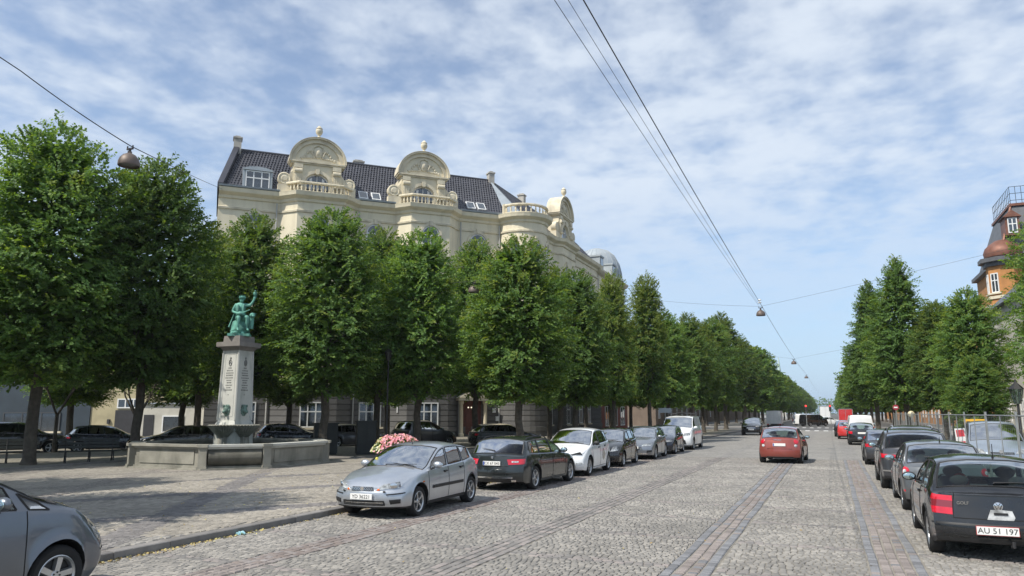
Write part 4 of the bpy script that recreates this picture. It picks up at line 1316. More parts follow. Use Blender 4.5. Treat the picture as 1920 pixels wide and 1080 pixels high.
M_LDARK = mat("lamp_smoked", (0.06, 0.065, 0.07), rough=0.1, coat=1.0, var=0.5, scale=12)
M_GLASS = glass_mat("car_glass", (0.50, 0.60, 0.57))
M_GLASSD = glass_mat("car_glass_dark", (0.12, 0.14, 0.14))
WHEELS = {}

def wheel_meshes(tr, style):
    k = (tr, style)
    if k in WHEELS: return WHEELS[k]
    R = Matrix.Rotation(pi / 2, 4, 'Y')
    t = MB().tf(R)
    w = 0.205
    rr = tr * 0.665
    prof = [(rr, -w / 2 + .015), (rr + .02, -w / 2), (tr - .035, -w / 2 - .004), (tr - .008, -w / 2 + .02), (tr, -w / 2 + .05), (tr, w / 2 - .05), (tr - .008, w / 2 - .02), (tr - .035, w / 2 + .004), (rr + .02, w / 2), (rr, w / 2 - .015)]
    t.lathe(prof, n=36, cap=False)
    tyre = t.mesh("tyre", M_TYRE)
    r = MB().tf(R)
    n, wid, steel = style
    z = w / 2 - .012
    r.mi = 1
    r.lathe([(0.0, z - .075), (rr, z - .075)], n=30)
    r.mi = 0
    r.lathe([(rr - .028, z - .06), (rr - .022, z - .012), (rr - .004, z + .004), (rr + .006, z)], n=36, cap=False)
    r.lathe([(.062, z - .05), (.06, z - .02), (.05, z - .008), (.0, z - .006)], n=20)
    for i in range(n):
        a = 2 * pi * i / n + pi / 2
        ca, sa = cos(a), sin(a)
        def q(rad, side, zz): return (ca * rad - sa * side, sa * rad + ca * side, zz)
        wi, wo = wid * .8, wid
        r.add([q(.04, -wi, z - .055), q(.04, wi, z - .055), q(rr - .012, wo, z - .06), q(rr - .012, -wo, z - .06),
               q(.04, -wi * .8, z - .016), q(.04, wi * .8, z - .016), q(rr - .012, wo * .72, z - .014), q(rr - .012, -wo * .72, z - .014)],
              [(4, 5, 6, 7), (0, 1, 5, 4)[::-1], (1, 2, 6, 5)[::-1], (3, 0, 4, 7)[::-1], (2, 3, 7, 6)[::-1]])
    r.mi = 1
    for i in range(5):
        a = 2 * pi * i / 5 + .3
        r.lathe([(.011, z - .02), (.01, z - .004), (0, z - .003)], c=(.038 * cos(a), .038 * sin(a), .004), n=6)
    rim = r.mesh("rim", [M_RIM, M_HUBD])
    WHEELS[k] = (tyre, rim)
    return WHEELS[k]

SFR = [0, .09, .25, .45, .65, .85, 1]
GFR = [.07, .35, .65, .92, 1]
ULAT = [.94, .75, .4, 0, -.4, -.75, -.94]

class Car:
    def __init__(c, **k):
        c.tumble, c.sill, c.crown, c.planf, c.planr = .34, .20, .075, .26, .20
        c.nose = [(.2, .07), (.36, .0), (.52, .0), (.70, .06), (.9, .16)]
        c.tail = [(.2, .09), (.34, .01), (.55, 0), (.66, .035), (.85, .06), (1.1, .12)]
        c.wpl = None
        c.blackz = 0
        c.gl, c.glr, c.gls = M_GLASS, M_GLASS, M_GLASS
        c.spokes = (5, .036, 0)
        c.rows2 = True
        c.lod = 0
        c.flare = .016
        c.cap_w = .955
        c.__dict__.update(k)
        L = c.L
        c.wpl = c.wpl or [(0, .91), (.45, .965), (1.0, 1), (L - 1.0, 1), (L - .45, .975), (L, .93)]
        c.Ra = c.tr + .055
        c.ax = [c.fo, c.fo + c.wb]
    def zb(c, d):
        z = lin([(0, c.sill + .02), (.3, c.sill), (c.L - .3, c.sill), (c.L, c.sill + .06)], d)
        for a in c.ax:
            q = c.Ra**2 - (d - a)**2
            if q > 0: z = max(z, c.tr + sqrt(q))
        return z
    def ztop(c, d): return smo(c.top, d)
    def zbelt(c, d): return min(smo(c.belt, d), c.ztop(d) - .03)
    def zrail(c, d):
        e = min(1, min(d, c.L - d) / .3)
        return max(c.ztop(d) - c.crown * (.35 + .65 * e), c.zbelt(d) + .015)
    def sidex(c, d, z):
        zb, zr = c.zbelt(d), c.zrail(d)
        w = c.W / 2 * smo(c.wpl, d)
        if z <= zb:
            t = (z - c.sill) / max(.05, zb - c.sill)
            x = w * smo([(0, .95), (.22, .985), (.45, 1.0), (.72, .992), (.9, .975), (1, .95)], t)
            for a in c.ax:
                r = sqrt((d - a)**2 + (z - c.tr)**2) - c.Ra
                if -.01 < r < .09: x += c.flare * (1 - max(0, r) / .09)**1.5
            return x
        h = z - zb
        return w * .95 - h * c.tumble * (0.55 + .45 * min(1, h / .35)) - .022 * min(1, h / .04)
    def shift(c, d, z, u, tz=1.0):
        sf = max(0, 1 - d / .9)**2
        sr = max(0, 1 - (c.L - d) / .9)**2
        y = c.L / 2 - d - sf * (c.planf * abs(u)**2.6 + lin(c.nose, z)) + sr * (c.planr * abs(u)**2.6 + lin(c.tail, z))
        cl = lambda q: max(0., min(1., q))
        y -= .14 * u * u * tz * cl((d - c.cowl + .15) / .3) * cl((c.header + .7 - d) / .7)
        y += .07 * u * u * tz * cl((d - c.rtop + .5) / .5) * cl((c.L - d + .02) / .3)
        return y
    def side(c, d, z, s=1):
        zb, zr = c.zbelt(d), c.zrail(d)
        tz = max(0, min(1, (z - zb) / max(.02, zr - zb)))
        return (s * c.sidex(d, z), c.shift(d, z, 1, tz), z)
    def topp(c, d, u):
        zr, zt = c.zrail(d), c.ztop(d)
        x = u * c.sidex(d, zr)
        return (x, c.shift(d, zr, u), zr + (zt - zr) * (1 - abs(u)**3))
    def sp(c, end, a, z):
        s = 1 if a >= 0 else -1
        d0 = 0 if end == 'f' else c.L
        if abs(a) <= 1:
            zz = min(z, c.zrail(d0))
            return Vector((a * c.sidex(d0, zz), c.shift(d0, zz, a, 0 if zz < c.zbelt(d0) else 1), z))
        d = abs(a) - 1
        d = d if end == 'f' else c.L - d
        return Vector(c.side(d, min(z, c.zrail(d)), s))
    def spo(c, end, a, z, off):
        e = .012
        p = c.sp(end, a, z)
        n = (c.sp(end, a + e, z) - c.sp(end, a - e, z)).cross(c.sp(end, a, z + e) - c.sp(end, a, z - e))
        n.normalize()
        ref = Vector((p.x * .5, (1 if end == 'f' else -1), 0)) if abs(a) <= 1.3 else Vector((p.x, 0, 0))
        if n.dot(ref) < 0: n = -n
        return tuple(p + n * off)
    def patch(c, end, cor, name, m, nu=6, nv=4, off=.008, parent=None, both=False, mats=None):
        """surface patch; cor = four (a, z) corners anticlockwise from lower inner"""
        out = []
        for s in ((1, -1) if both else (1,)):
            mb = MB()
            def fn(u, v, o=off):
                a = (cor[0][0] * (1 - u) + cor[1][0] * u) * (1 - v) + (cor[3][0] * (1 - u) + cor[2][0] * u) * v
                z = (cor[0][1] * (1 - u) + cor[1][1] * u) * (1 - v) + (cor[3][1] * (1 - u) + cor[2][1] * u) * v
                return c.spo(end, a * s, z, o)
            us = [i / nu for i in range(nu + 1)]
            vs = [i / nv for i in range(nv + 1)]
            mb.grid(fn, us, vs)
            mb.grid(lambda u, v: fn(u, 0, off - v * (off + .012)), us, [0, 1])
            mb.grid(lambda u, v: fn(u, 1, off - v * (off + .012)), us, [0, 1])
            mb.grid(lambda u, v: fn(0, u, off - v * (off + .012)), vs, [0, 1])
            mb.grid(lambda u, v: fn(1, u, off - v * (off + .012)), vs, [0, 1])
            out.append(mb.build(name, m, parent or c.root, angle=50))
        return out if both else out[0]
    def disc(c, end, a, z, ra, rz, name, m, off=.014, parent=None, both=False, n=16):
        out = []
        for s in ((1, -1) if both else (1,)):
            mb = MB()
            vs = [c.spo(end, s * a, z, off + .01)]
            for rr, o in ((.6, off + .007), (1, off), (1.05, -.006)):
                vs += [c.spo(end, s * (a + ra * rr * cos(2 * pi * i / n)), z + rz * rr * sin(2 * pi * i / n), o) for i in range(n)]
            fs = [(0, 1 + i, 1 + (i + 1) % n) for i in range(n)]
            for k in range(2):
                fs += [(1 + k * n + i, 1 + (k + 1) * n + i, 1 + (k + 1) * n + (i + 1) % n, 1 + k * n + (i + 1) % n) for i in range(n)]
            mb.add(vs, fs, True)
            out.append(mb.build(name, m, parent or c.root, angle=60))
        return out if both else out[0]
    def make(c, name, label, cat, loc, rz, group=None):
        L, W = c.L, c.W
        root = c.root = thing(name, label, cat, (loc[0], loc[1], loc[2] if len(loc) > 2 else 0.012), rz, group)
        st = {0.0, L, c.cowl, c.header, c.rtop, c.rbot}
        st |= {q for q in c.doors}
        for w in c.wins: st |= set(w)
        for a in c.ax:
            st |= {a + c.Ra * cos(k * pi / 12) for k in range(13)}
            st |= {a - c.Ra - .004, a + c.Ra + .004}
        step = .16 if c.lod else .085
        base = [i * step for i in range(int(L / step) + 1)] + [.03, .1, L - .03, L - .1]
        keep = sorted(st)
        for b in base:
            if all(abs(b - k) > .028 for k in keep): keep.append(b)
        sts = sorted(k for k in keep if 0 <= k <= L)
        V, ns = [], len(sts)
        for d in sts:
            zb, zl, zr = c.zb(d), c.zbelt(d), c.zrail(d)
            zs = [zb + (zl - zb) * f for f in SFR] + [zl + (zr - zl) * f for f in GFR]
            r = [c.side(d, z) for z in zs]
            V += r + [c.topp(d, u) for u in ULAT] + [(-x, y, z) for x, y, z in r[::-1]]
        N = 31
        idx = {id(d): i for i, d in enumerate(sts)}
        sidx = {round(d, 5): i for i, d in enumerate(sts)}
        def rng(a, b): return sidx[round(a, 5)], sidx[round(b, 5)]
        owner = {}
        def claim(a, b, segs, key):
            i0, i1 = rng(a, b)
            for i in range(i0, i1):
                for j in segs: owner[(i, j)] = key
        panes = []
        claim(c.cowl, c.header, range(12, 18), ('pane', 'windscreen', 0)); panes.append((('pane', 'windscreen', 0), c.gl, rng(c.cowl, c.header), (12, 18)))
        if c.rbot > c.rtop:
            claim(c.rtop, c.rbot, range(12, 18), ('pane', 'rear_window', 0)); panes.append((('pane', 'rear_window', 0), c.glr, rng(c.rtop, c.rbot), (12, 18)))
        for k, w in enumerate(c.wins):
            g = c.gls if k == 0 else c.glr
            claim(*w, range(7, 10), ('pane', 'side_window', 2 * k)); panes.append((('pane', 'side_window', 2 * k), g, rng(*w), (7, 10)))
            claim(*w, range(20, 23), ('pane', 'side_window', 2 * k + 1)); panes.append((('pane', 'side_window', 2 * k + 1), g, rng(*w), (20, 23)))
        for k in range(len(c.doors) - 1):
            claim(c.doors[k], c.doors[k + 1], range(1, 6), ('door', 2 * k))
            claim(c.doors[k], c.doors[k + 1], range(24, 29), ('door', 2 * k + 1))
        groups = {}
        for i in range(ns - 1):
            for j in range(N - 1):
                key = owner.get((i, j), 'body')
                mi = 0
                f = (i * N + j, (i + 1) * N + j, (i + 1) * N + j + 1, i * N + j + 1)
                if key == 'body' and (j in (0, 29) and c.blackz): mi = 1
                groups.setdefault(key, []).append((f, mi))
            groups['body'].append(((i * N + N - 1, (i + 1) * N + N - 1, (i + 1) * N, i * N), 1))
        def submesh(fl, name, mats, parent):
            used = {}
            fs, ms = [], []
            for f, mi in fl:
                fs.append([used.setdefault(q, len(used)) for q in f]); ms.append(mi)
            mb = MB()
            vs = [None] * len(used)
            for q, k in used.items(): vs[k] = V[q]
            mb.v, mb.f, mb.m, mb.sm = vs, fs, ms, [True] * len(fs)
            return mb.build(name, mats, parent, angle=32)
        # caps
        for end in ('f', 'r'):
            i = 0 if end == 'f' else ns - 1
            d = sts[i]
            rows = []
            for j in range(11):
                z = V[i * N + j][2]
                row = [i * N + j]
                for u in ULAT:
                    V.append(tuple(c.sp(end, u, z))); row.append(len(V) - 1)
                row.append(i * N + 30 - j)
                rows.append(row)
            rows.append(list(range(i * N + 11, i * N + 20)))
            for r0, r1 in zip(rows, rows[1:]):
                zm = (V[r0[4]][2] + V[r1[4]][2]) / 2
                for k in range(8):
                    f = (r0[k], r0[k + 1], r1[k + 1], r1[k])
                    groups['body'].append((f if end == 'r' else f[::-1], 1 if zm < c.blackz else 0))
        body = submesh(groups['body'], "body", [c.paint, M_BLACK], root)
        P = lambda i, j: Vector(V[i * N + j])
        for key, g, (i0, i1), (j0, j1) in panes:
            pn = submesh([(f, 0) for f, _ in groups[key]], key[1], g, root)
            if not c.lod:
                loop = [P(i, j0) for i in range(i0, i1)] + [P(i1, j) for j in range(j0, j1)] + [P(i, j1) for i in range(i1, i0, -1)] + [P(i0, j) for j in range(j1, j0 - 1, -1)]
                MB().tube(loop, .013, 4).build("window_seal", M_BLACK, pn)
        for k in range(len(c.doors) - 1):
            for s in (0, 1):
                key = ('door', 2 * k + s)
                dr = submesh([(f, 0) for f, _ in groups[key]], "door", c.paint, root)
                i0, i1 = rng(c.doors[k], c.doors[k + 1])
                jb, jt = (1, 6) if s == 0 else (29, 24)
                js = list(range(jb, jt + (1 if s == 0 else -1), 1 if s == 0 else -1))
                lp = [P(i0, j) for j in js[::-1]] + [P(i, jb) for i in range(i0 + 1, i1)] + [P(i1, j) for j in js]
                MB().tube(lp, .006, 4).build("door_gap", M_SEAM, dr)
                if c.lod < 2:
                    dh = c.doors[k + 1] - .17
                    zh = c.zbelt(dh) - .085
                    x, y, z = c.side(dh, zh, 1 if s == 0 else -1)
                    h = MB()
                    h.cbox((x + (.016 if x > 0 else -.016), y, z), (.03, .17, .028))
                    h.cbox((x + (.004 if x > 0 else -.004), y + .02, z - .012), (.012, .09, .05))
                    h.build("handle", c.handle_m if hasattr(c, 'handle_m') else c.paint, dr)
        # wheels
        ty, rm = wheel_meshes(c.tr, c.spokes)
        for a in c.ax:
            for s in (1, -1):
                w = thing("wheel", None, None, (s * (W / 2 - .118), L / 2 - a, c.tr - .012), 0 if s > 0 else pi)
                w.parent = root
                w.rotation_euler = (rnd.uniform(0, 6), 0, 0 if s > 0 else pi)
                inst(ty, "tyre", w); inst(rm, "rim", w)
        # interior
        it = MB()
        fb = L / 2
        zf = c.zbelt(c.header)
        it.box(-W / 2 + .2, fb - c.rbot + .25, .32, W / 2 - .2, fb - c.cowl - .1, zf - .42)
        it.box(-W / 2 + .18, fb - c.cowl - .55, zf - .45, W / 2 - .18, fb - c.cowl - .12, zf - .05)
        for x in (-.36, .36):
            yb = fb - c.header - .55
            it.slab([(x - .24, zf - .42), (x + .24, zf - .42), (x + .22, zf + .10), (x + .16, zf + .17), (x - .16, zf + .17), (x - .22, zf + .10)], yb - .14, yb)
            it.ball((x, yb - .09, zf + .25), (.14, .055, .10), 10, 6)
        if c.rows2:
            yb = fb - c.header - 1.42
            it.slab([(-W / 2 + .24, zf - .42), (W / 2 - .24, zf - .42), (W / 2 - .28, zf + .08), (-W / 2 + .28, zf + .08)], yb - .12, yb)
            for x in (-.38, .38): it.ball((x, yb - .07, zf + .17), (.13, .05, .085), 10, 6)
        if c.lod < 2:
            lx = -.36
            it.tube([(lx + .18 * cos(t * pi / 8), fb - c.cowl - .62 - .05 * sin(t * pi / 8), zf - .02 + .17 * sin(t * pi / 8)) for t in range(17)], .013, 5)
        it.build("interior", M_SEAT, root)
        # mirrors
        if c.lod < 2:
            for s in (1, -1):
                d = c.doors[0] + c.mir if hasattr(c, 'mir') else c.doors[0] + .22
                z = c.zbelt(d) + .085
                x, y, z = c.side(d, z, s)
                m = MB()
                m.ball((x + s * .135, y + .01, z + .012), (.115, .065, .075), 12, 8)
                m.tube([(x - s * .02, y, z - .04), (x + s * .08, y, z - .02)], .025, 6)
                mo = m.build("mirror", c.mirror_m if hasattr(c, 'mirror_m') else c.paint, root)
                g = MB()
                g.ball((x + s * .138, y - .046, z + .012), (.095, .014, .058), 12, 6)
                g.build("mirror_glass", M_MIRROR, mo)
        return c
    def plate(c, end, z, txt, w=.50, h=.11, eu=False, red=False, a=0.0, dz=0.0):
        p = c.sp(end, a, z)
        s = 1 if end == 'f' else -1
        mb = MB()
        mb.cbox((0, 0, 0), (w, .012, h))
        o = mb.build("number_plate", M_PLATERED if red else M_PLATE, c.root)
        o.location = (p.x, p.y + s * .022, z)
        o.rotation_euler = (0, 0, pi if end == 'f' else 0)
        f = MB().cbox((0, -.0075, 0), (w - .014, .004, h - .014)).build("plate_face", M_PLATE, o)
        if eu: MB().cbox((-w / 2 + .028, -.0095, 0), (.042, .004, h - .016)).build("blue_band", M_BLUE, o)
        if txt:
            t = inst(text_mesh(txt, h * .86), "plate_text", o, (.012 if eu else 0, -.0102, -.002), (pi / 2, 0, 0))
            t.data.materials.append(M_INK)
            t.scale = (1.02, 1, 1)
        return o
    def badge(c, end, z, r, m=None, a=0.0):
        p = c.sp(end, a, z)
        s = 1 if end == 'f' else -1
        b = MB().tf(Matrix.Translation((p.x, p.y + s * .012, z)) @ Matrix.Rotation(pi / 2, 4, 'X'))
        b.lathe([(r, -.012), (r, .008), (r * .86, .012), (0, .012)], n=18)
        return b.build("badge", m or M_CHROME, c.root)
    def wiper(c, d0, u0, d1, u1):
        p, q = Vector(c.topp(d0, u0)), Vector(c.topp(d1, u1))
        o = Vector((0, .02 if d0 < c.L / 2 else -.02, .025))
        mb = MB()
        mb.tube([p + o * .4, p + o, q + o], [.014, .012, .006], 5)
        mb.build("wiper", M_BLACK, c.root)
    def antenna(c, d, u=0, h=.2, lean=.25):
        p = Vector(c.topp(d, u))
        MB().tube([p, p + Vector((0, -.012, .03)), p + Vector((0, -lean * h, h))], [.018, .008, .005], 6).build("antenna", M_BLACK, c.root)
    def rails(c, d0, d1, m, u=.90):
        for s in (1, -1):
            pts = [Vector(c.topp(d0 + (d1 - d0) * i / 8, s * u)) + Vector((0, 0, .0 if i in (0, 8) else .045)) for i in range(9)]
            MB().tube(pts, .016, 6).build("roof_rail", m, c.root)
    def strip(c, z0, z1, d0, d1, name, m, off=.016):
        for s in (1, -1):
            mb = MB()
            nn = 14
            us = [d0 + (d1 - d0) * i / nn for i in range(nn + 1)]
            zz = [(z0, 0), (z0 + .008, off), (z1 - .008, off), (z1, 0)]
            mb.grid(lambda u, v: (lambda p: (p[0] + s * zz[v][1], p[1], p[2]))(c.side(u, zz[v][0], s)), us, [0, 1, 2, 3])
            mb.build(name, m, c.root)

def hatch(**k):
    b = dict(L=4.15, W=1.70, H=1.45, wb=2.6, fo=.86, tr=.315,
             top=[(0, .66), (.12, .74), (.5, .85), (1.02, .955), (1.12, .985), (1.55, 1.21), (1.95, 1.385), (2.35, 1.44), (2.8, 1.452), (3.3, 1.425), (3.62, 1.375), (3.95, 1.08), (4.06, .97), (4.15, .93)],
             belt=[(0, .56), (.3, .66), (1.0, .86), (1.6, .90), (3.0, .95), (3.7, 1.0), (4.15, .90)],
             cowl=1.10, header=1.95, rtop=3.58, rbot=4.0, doors=[1.25, 2.28, 3.12], wins=[(1.42, 2.22), (2.30, 3.05), (3.10, 3.55)])
    H = k.pop('H', None); L = k.get('L')
    b.update(k)
    return b
def scale_spec(b, L, H, W, wb, fo, tr):
    """stretch a profile to another car's length and height"""
    fl, fh = L / b['L'], H / max(z for _, z in b['top'])
    r = dict(b)
    r.update(L=L, W=W, wb=wb, fo=fo, tr=tr)
    r['top'] = [(d * fl, z * fh) for d, z in b['top']]
    r['belt'] = [(d * fl, z * fh) for d, z in b['belt']]
    for q in ('cowl', 'header', 'rtop', 'rbot'): r[q] = b[q] * fl
    r['doors'] = [d * fl for d in b['doors']]
    r['wins'] = [(p * fl, q * fl) for p, q in b['wins']]
    return r
# ---- every car in view
def estate():
    return dict(L=4.70, W=1.83, wb=2.81, fo=.90, tr=.325,
        top=[(0, .64), (.12, .72), (.5, .82), (1.15, .94), (1.25, .97), (1.7, 1.20), (2.1, 1.365), (2.6, 1.425), (3.2, 1.43), (3.8, 1.40), (4.15, 1.36), (4.48, 1.10), (4.58, .97), (4.70, .93)],
        belt=[(0, .55), (.3, .64), (1.1, .85), (1.8, .90), (3.2, .94), (4.2, .98), (4.7, .89)],
        cowl=1.22, header=2.1, rtop=4.12, rbot=4.55, doors=[1.38, 2.42, 3.38], wins=[(1.62, 2.36), (2.44, 3.30), (3.38, 4.02)])
def suv():
    return dict(L=4.40, W=1.83, wb=2.64, fo=.88, tr=.345,
        top=[(0, .78), (.12, .87), (.5, .97), (1.05, 1.06), (1.15, 1.09), (1.55, 1.35), (1.95, 1.56), (2.4, 1.64), (3.0, 1.65), (3.6, 1.61), (3.9, 1.55), (4.18, 1.22), (4.28, 1.08), (4.40, 1.02)],
        belt=[(0, .66), (.3, .78), (1.0, .97), (1.6, 1.03), (3.0, 1.09), (3.8, 1.16), (4.4, 1.0)],
        cowl=1.14, header=1.95, rtop=3.88, rbot=4.22, doors=[1.28, 2.32, 3.2], wins=[(1.48, 2.26), (2.34, 3.12), (3.2, 3.72)], sill=.26, blackz=.42)
def vanspec():
    return dict(L=4.96, W=1.92, wb=3.27, fo=.88, tr=.335,
        top=[(0, .86), (.1, 1.0), (.4, 1.14), (.75, 1.24), (.85, 1.28), (1.25, 1.58), (1.62, 1.82), (1.95, 1.90), (2.6, 1.93), (4.6, 1.92), (4.86, 1.89), (4.93, 1.80), (4.96, 1.74)],
        belt=[(0, .74), (.3, .95), (.8, 1.12), (1.6, 1.16), (4.6, 1.16), (4.96, 1.12)],
        cowl=.84, header=1.62, rtop=4.87, rbot=4.87, doors=[1.0, 1.98], wins=[(1.25, 1.90)], tumble=.16, rows2=False, crown=.06, planf=.3, planr=.05,
        tail=[(.2, .06), (.34, .0), (.6, 0), (1.8, .03)], nose=[(.2, .05), (.36, 0), (.55, 0), (.8, .06), (1.0, .14)])
def mpv():
    return dict(L=4.40, W=1.80, wb=2.68, fo=.90, tr=.325,
        top=[(0, .70), (.12, .79), (.45, .92), (.95, 1.06), (1.05, 1.09), (1.5, 1.36), (1.95, 1.57), (2.4, 1.65), (3.2, 1.66), (3.8, 1.62), (4.1, 1.56), (4.3, 1.15), (4.35, 1.05), (4.40, 1.0)],
        belt=[(0, .60), (.3, .72), (.95, .94), (1.6, 1.0), (3.0, 1.04), (4.0, 1.08), (4.4, .95)],
        cowl=1.02, header=1.95, rtop=4.05, rbot=4.33, doors=[1.30, 2.34, 3.25], wins=[(1.62, 2.28), (2.36, 3.18), (3.25, 3.95)])

PT = {}
PT['silver'] = paint("paint_silver", (0.50, 0.53, 0.57), .75, .36)
PT['greygreen'] = paint("paint_dark_grey_green", (0.030, 0.037, 0.039), .55, .28)
PT['white'] = paint("paint_white", (0.80, 0.82, 0.83), 0, .3)
PT['black'] = paint("paint_black", (0.012, 0.013, 0.015), .2, .25)
PT['grey'] = paint("paint_mid_grey", (0.20, 0.21, 0.22), .7, .34)
PT['dgrey'] = paint("paint_dark_grey", (0.07, 0.072, 0.08), .55, .3)
PT['steel'] = paint("paint_steel_grey", (0.27, 0.29, 0.32), .7, .34)
PT['mpv'] = paint("paint_warm_grey", (0.135, 0.15, 0.175), .65, .34)
PT['orange'] = paint("paint_copper_orange", (0.33, 0.074, 0.056), .45, .34)
PT['paleblue'] = paint("paint_pale_blue_grey", (0.34, 0.40, 0.47), .6, .36)
PT['red'] = paint("paint_red", (0.5, 0.02, 0.02), 0, .35)
PT['navy'] = paint("paint_midnight", (0.012, 0.016, 0.028), .3, .25)
G_LEFT, G_RIGHT, G_BACK = "cars parked along the left kerb", "cars parked along the right kerb", "dark cars parked under the square's trees"

# silver five-door hatchback, nearest of the left row
f = Car(**hatch(L=4.17, W=1.70, wb=2.615, fo=.87, tr=.305, paint=PT['silver'], handle_m=M_BLACK, mirror_m=PT['silver'], blackz=.27,
    top=[(0, .62), (.10, .70), (.35, .79), (.7, .875), (1.02, .945), (1.12, .975), (1.55, 1.20), (1.98, 1.375), (2.35, 1.425), (2.75, 1.435), (3.2, 1.40), (3.55, 1.33), (3.85, 1.10), (4.0, .97), (4.17, .90)],
    belt=[(0, .53), (.3, .64), (1.0, .85), (1.6, .89), (3.0, .96), (3.6, 1.03), (4.17, .88)],
    rtop=3.5, rbot=3.92, wins=[(1.40, 2.20), (2.28, 2.98), (3.04, 3.48)], doors=[1.28, 2.24, 3.06], spokes=(5, .026, 0)))
f.make("parked_car", "silver five-door hatchback facing the camera beside the square's kerb, plate YD 36221", "car", (-8.80, 14.90), pi + radians(2.2), G_LEFT)
f.patch('f', [(.40, .565), (1.06, .62), (1.30, .78), (.62, .68)], "headlight", M_LCLR, 9, 5, .007, both=True)
f.disc('f', .86, .655, .085, .055, "headlight_lens", M_CHROME, .012, both=True)
f.patch('f', [(.44, .562), (.52, .566), (.525, .60), (.46, .598)], "indicator", M_LAMB, 3, 3, .010, both=True)
f.patch('f', [(-.36, .555), (.36, .555), (.33, .635), (-.33, .635)], "grille", M_LDARK, 10, 4, .008)
mb = MB()
for i in range(12):
    for sg in (1, -1):
        a0 = -.33 + i * .055
        mb.tube([f.spo('f', a0, .56 if sg > 0 else .63, .012), f.spo('f', a0 + .06, .63 if sg > 0 else .56, .012)], .004, 4)
mb.build("grille_mesh", M_CHROME, f.root)
f.badge('f', .597, .04)
f.patch('f', [(-.62, .275), (.62, .275), (.60, .37), (-.60, .37)], "lower_grille", M_BLACK, 10, 3, .007)
for z in (.305, .335): f.patch('f', [(-.58, z - .006), (.58, z - .006), (.58, z + .006), (-.58, z + .006)], "grille_bar", M_CHROME if z > .32 else M_LDARK, 10, 1, .014)
f.patch('f', [(.74, .30), (.96, .32), (.97, .40), (.72, .385)], "fog_light_recess", M_BLACK, 4, 3, .007, both=True)
f.patch('f', [(.66, .475), (1.18, .505), (1.18, .525), (.66, .497)], "bumper_strip", M_BLACK, 8, 2, .013, both=True)
f.patch('f', [(.60, .525), (.66, .53), (.66, .555), (.60, .55)], "washer_jet", M_BLACK, 2, 2, .02, both=True)
f.strip(.505, .575, 1.45, 2.98, "side_moulding", M_BLACK)
f.plate('f', .445, "YD 36221", .50, .115)
f.wiper(1.12, .15, 1.20, -.72); f.wiper(1.12, -.70, 1.18, -.05)
f.antenna(2.05, 0, .16, .5)
f.patch('r', [(1.05, .98), (1.34, 1.0), (1.50, 1.22), (1.42, 1.22)], "taillight", M_LRED, 5, 5, .008, both=True)
f.patch('f', [(1.98, .665), (2.06, .665), (2.06, .69), (1.98, .69)], "side_repeater", M_LAMB, 2, 2, .01, both=True)
mb = MB(); mb.ball((.56, .62, .99), (.035, .03, .05), 8, 6); mb.ball((.57, .60, 1.08), (.04, .035, .04), 8, 6)
mb.build("dashboard_toy", mat("toy_yellow", (.6, .55, .1), .5), f.root)

# dark estate, rear to the camera
e = Car(**estate(), paint=PT['greygreen'], gls=M_GLASS, glr=M_GLASSD, spokes=(5, .030, 0), mirror_m=PT['greygreen'], planr=.24)
e.make("parked_car", "near-black green-grey estate car with its rear towards the camera, behind the silver hatchback", "car", (-8.53, 21.05), radians(-1.5), G_LEFT)
e.patch('r', [(.56, .70), (1.10, .72), (1.22, .86), (.52, .84)], "taillight", M_LRED, 9, 5, .008, both=True)
e.patch('r', [(.66, .76), (.86, .76), (.86, .80), (.66, .80)], "reversing_lamp", M_LCLR, 3, 2, .012, both=True)
e.plate('r', .735, "CX 67 045", .52, .115, eu=True)
e.badge('r', .89, .035)
e.patch('r', [(-.56, .655), (.56, .655), (.56, .668), (-.56, .668)], "tailgate_gap", M_SEAM, 10, 1, .004)
e.patch('r', [(-.98, .47), (.98, .47), (.98, .482), (-.98, .482)], "bumper_gap", M_SEAM, 12, 1, .004)
e.patch('r', [(-.8, .24), (.8, .24), (.8, .36), (-.8, .36)], "diffuser", M_BLACK, 10, 3, .01)
e.patch('r', [(-.70, .345), (.70, .345), (.70, .385), (-.70, .385)], "chrome_bumper_trim", M_CHROME, 10, 2, .016)
e.patch('r', [(.66, .27), (.80, .27), (.80, .32), (.66, .32)], "exhaust_pipe", M_CHROME, 3, 2, .025)
e.wiper(4.52, 0, 4.47, -.55); e.rails(2.2, 3.95, M_BLACK); e.antenna(3.9, 0, .06, 1.0)
e.patch('f', [(.45, .55), (1.05, .58), (1.2, .69), (.55, .64)], "headlight", M_LCLR, 8, 4, .007, both=True)

# white small electric car
z = Car(**scale_spec(hatch(), 4.08, 1.56, 1.73, 2.59, .84, .325), paint=PT['white'], mirror_m=M_BLACK, spokes=(10, .014, 0), gl=M_GLASSD, gls=M_GLASSD, glr=M_GLASSD, handle_m=M_BLACK)
z.make("parked_car", "white small electric hatchback with dark door graphic, facing the camera behind the dark estate", "car", (-8.50, 25.72), pi + radians(2), G_LEFT)
z.patch('f', [(.42, .71), (1.02, .72), (1.42, .85), (.9, .80)], "headlight", M_LDARK, 9, 4, .007, both=True)
z.patch('f', [(-.45, .69), (.45, .69), (.40, .76), (-.40, .76)], "grille", M_BLACK, 8, 3, .007)
z.badge('f', .73, .06)
z.patch('f', [(.70, .40), (.98, .42), (.92, .47), (.72, .455)], "day_light", M_LCLR, 5, 2, .01, both=True)
z.patch('f', [(-.5, .26), (.5, .26), (.5, .34), (-.5, .34)], "lower_grille", M_BLACK, 8, 2, .007)
z.plate('f', .50, "", .48, .11)
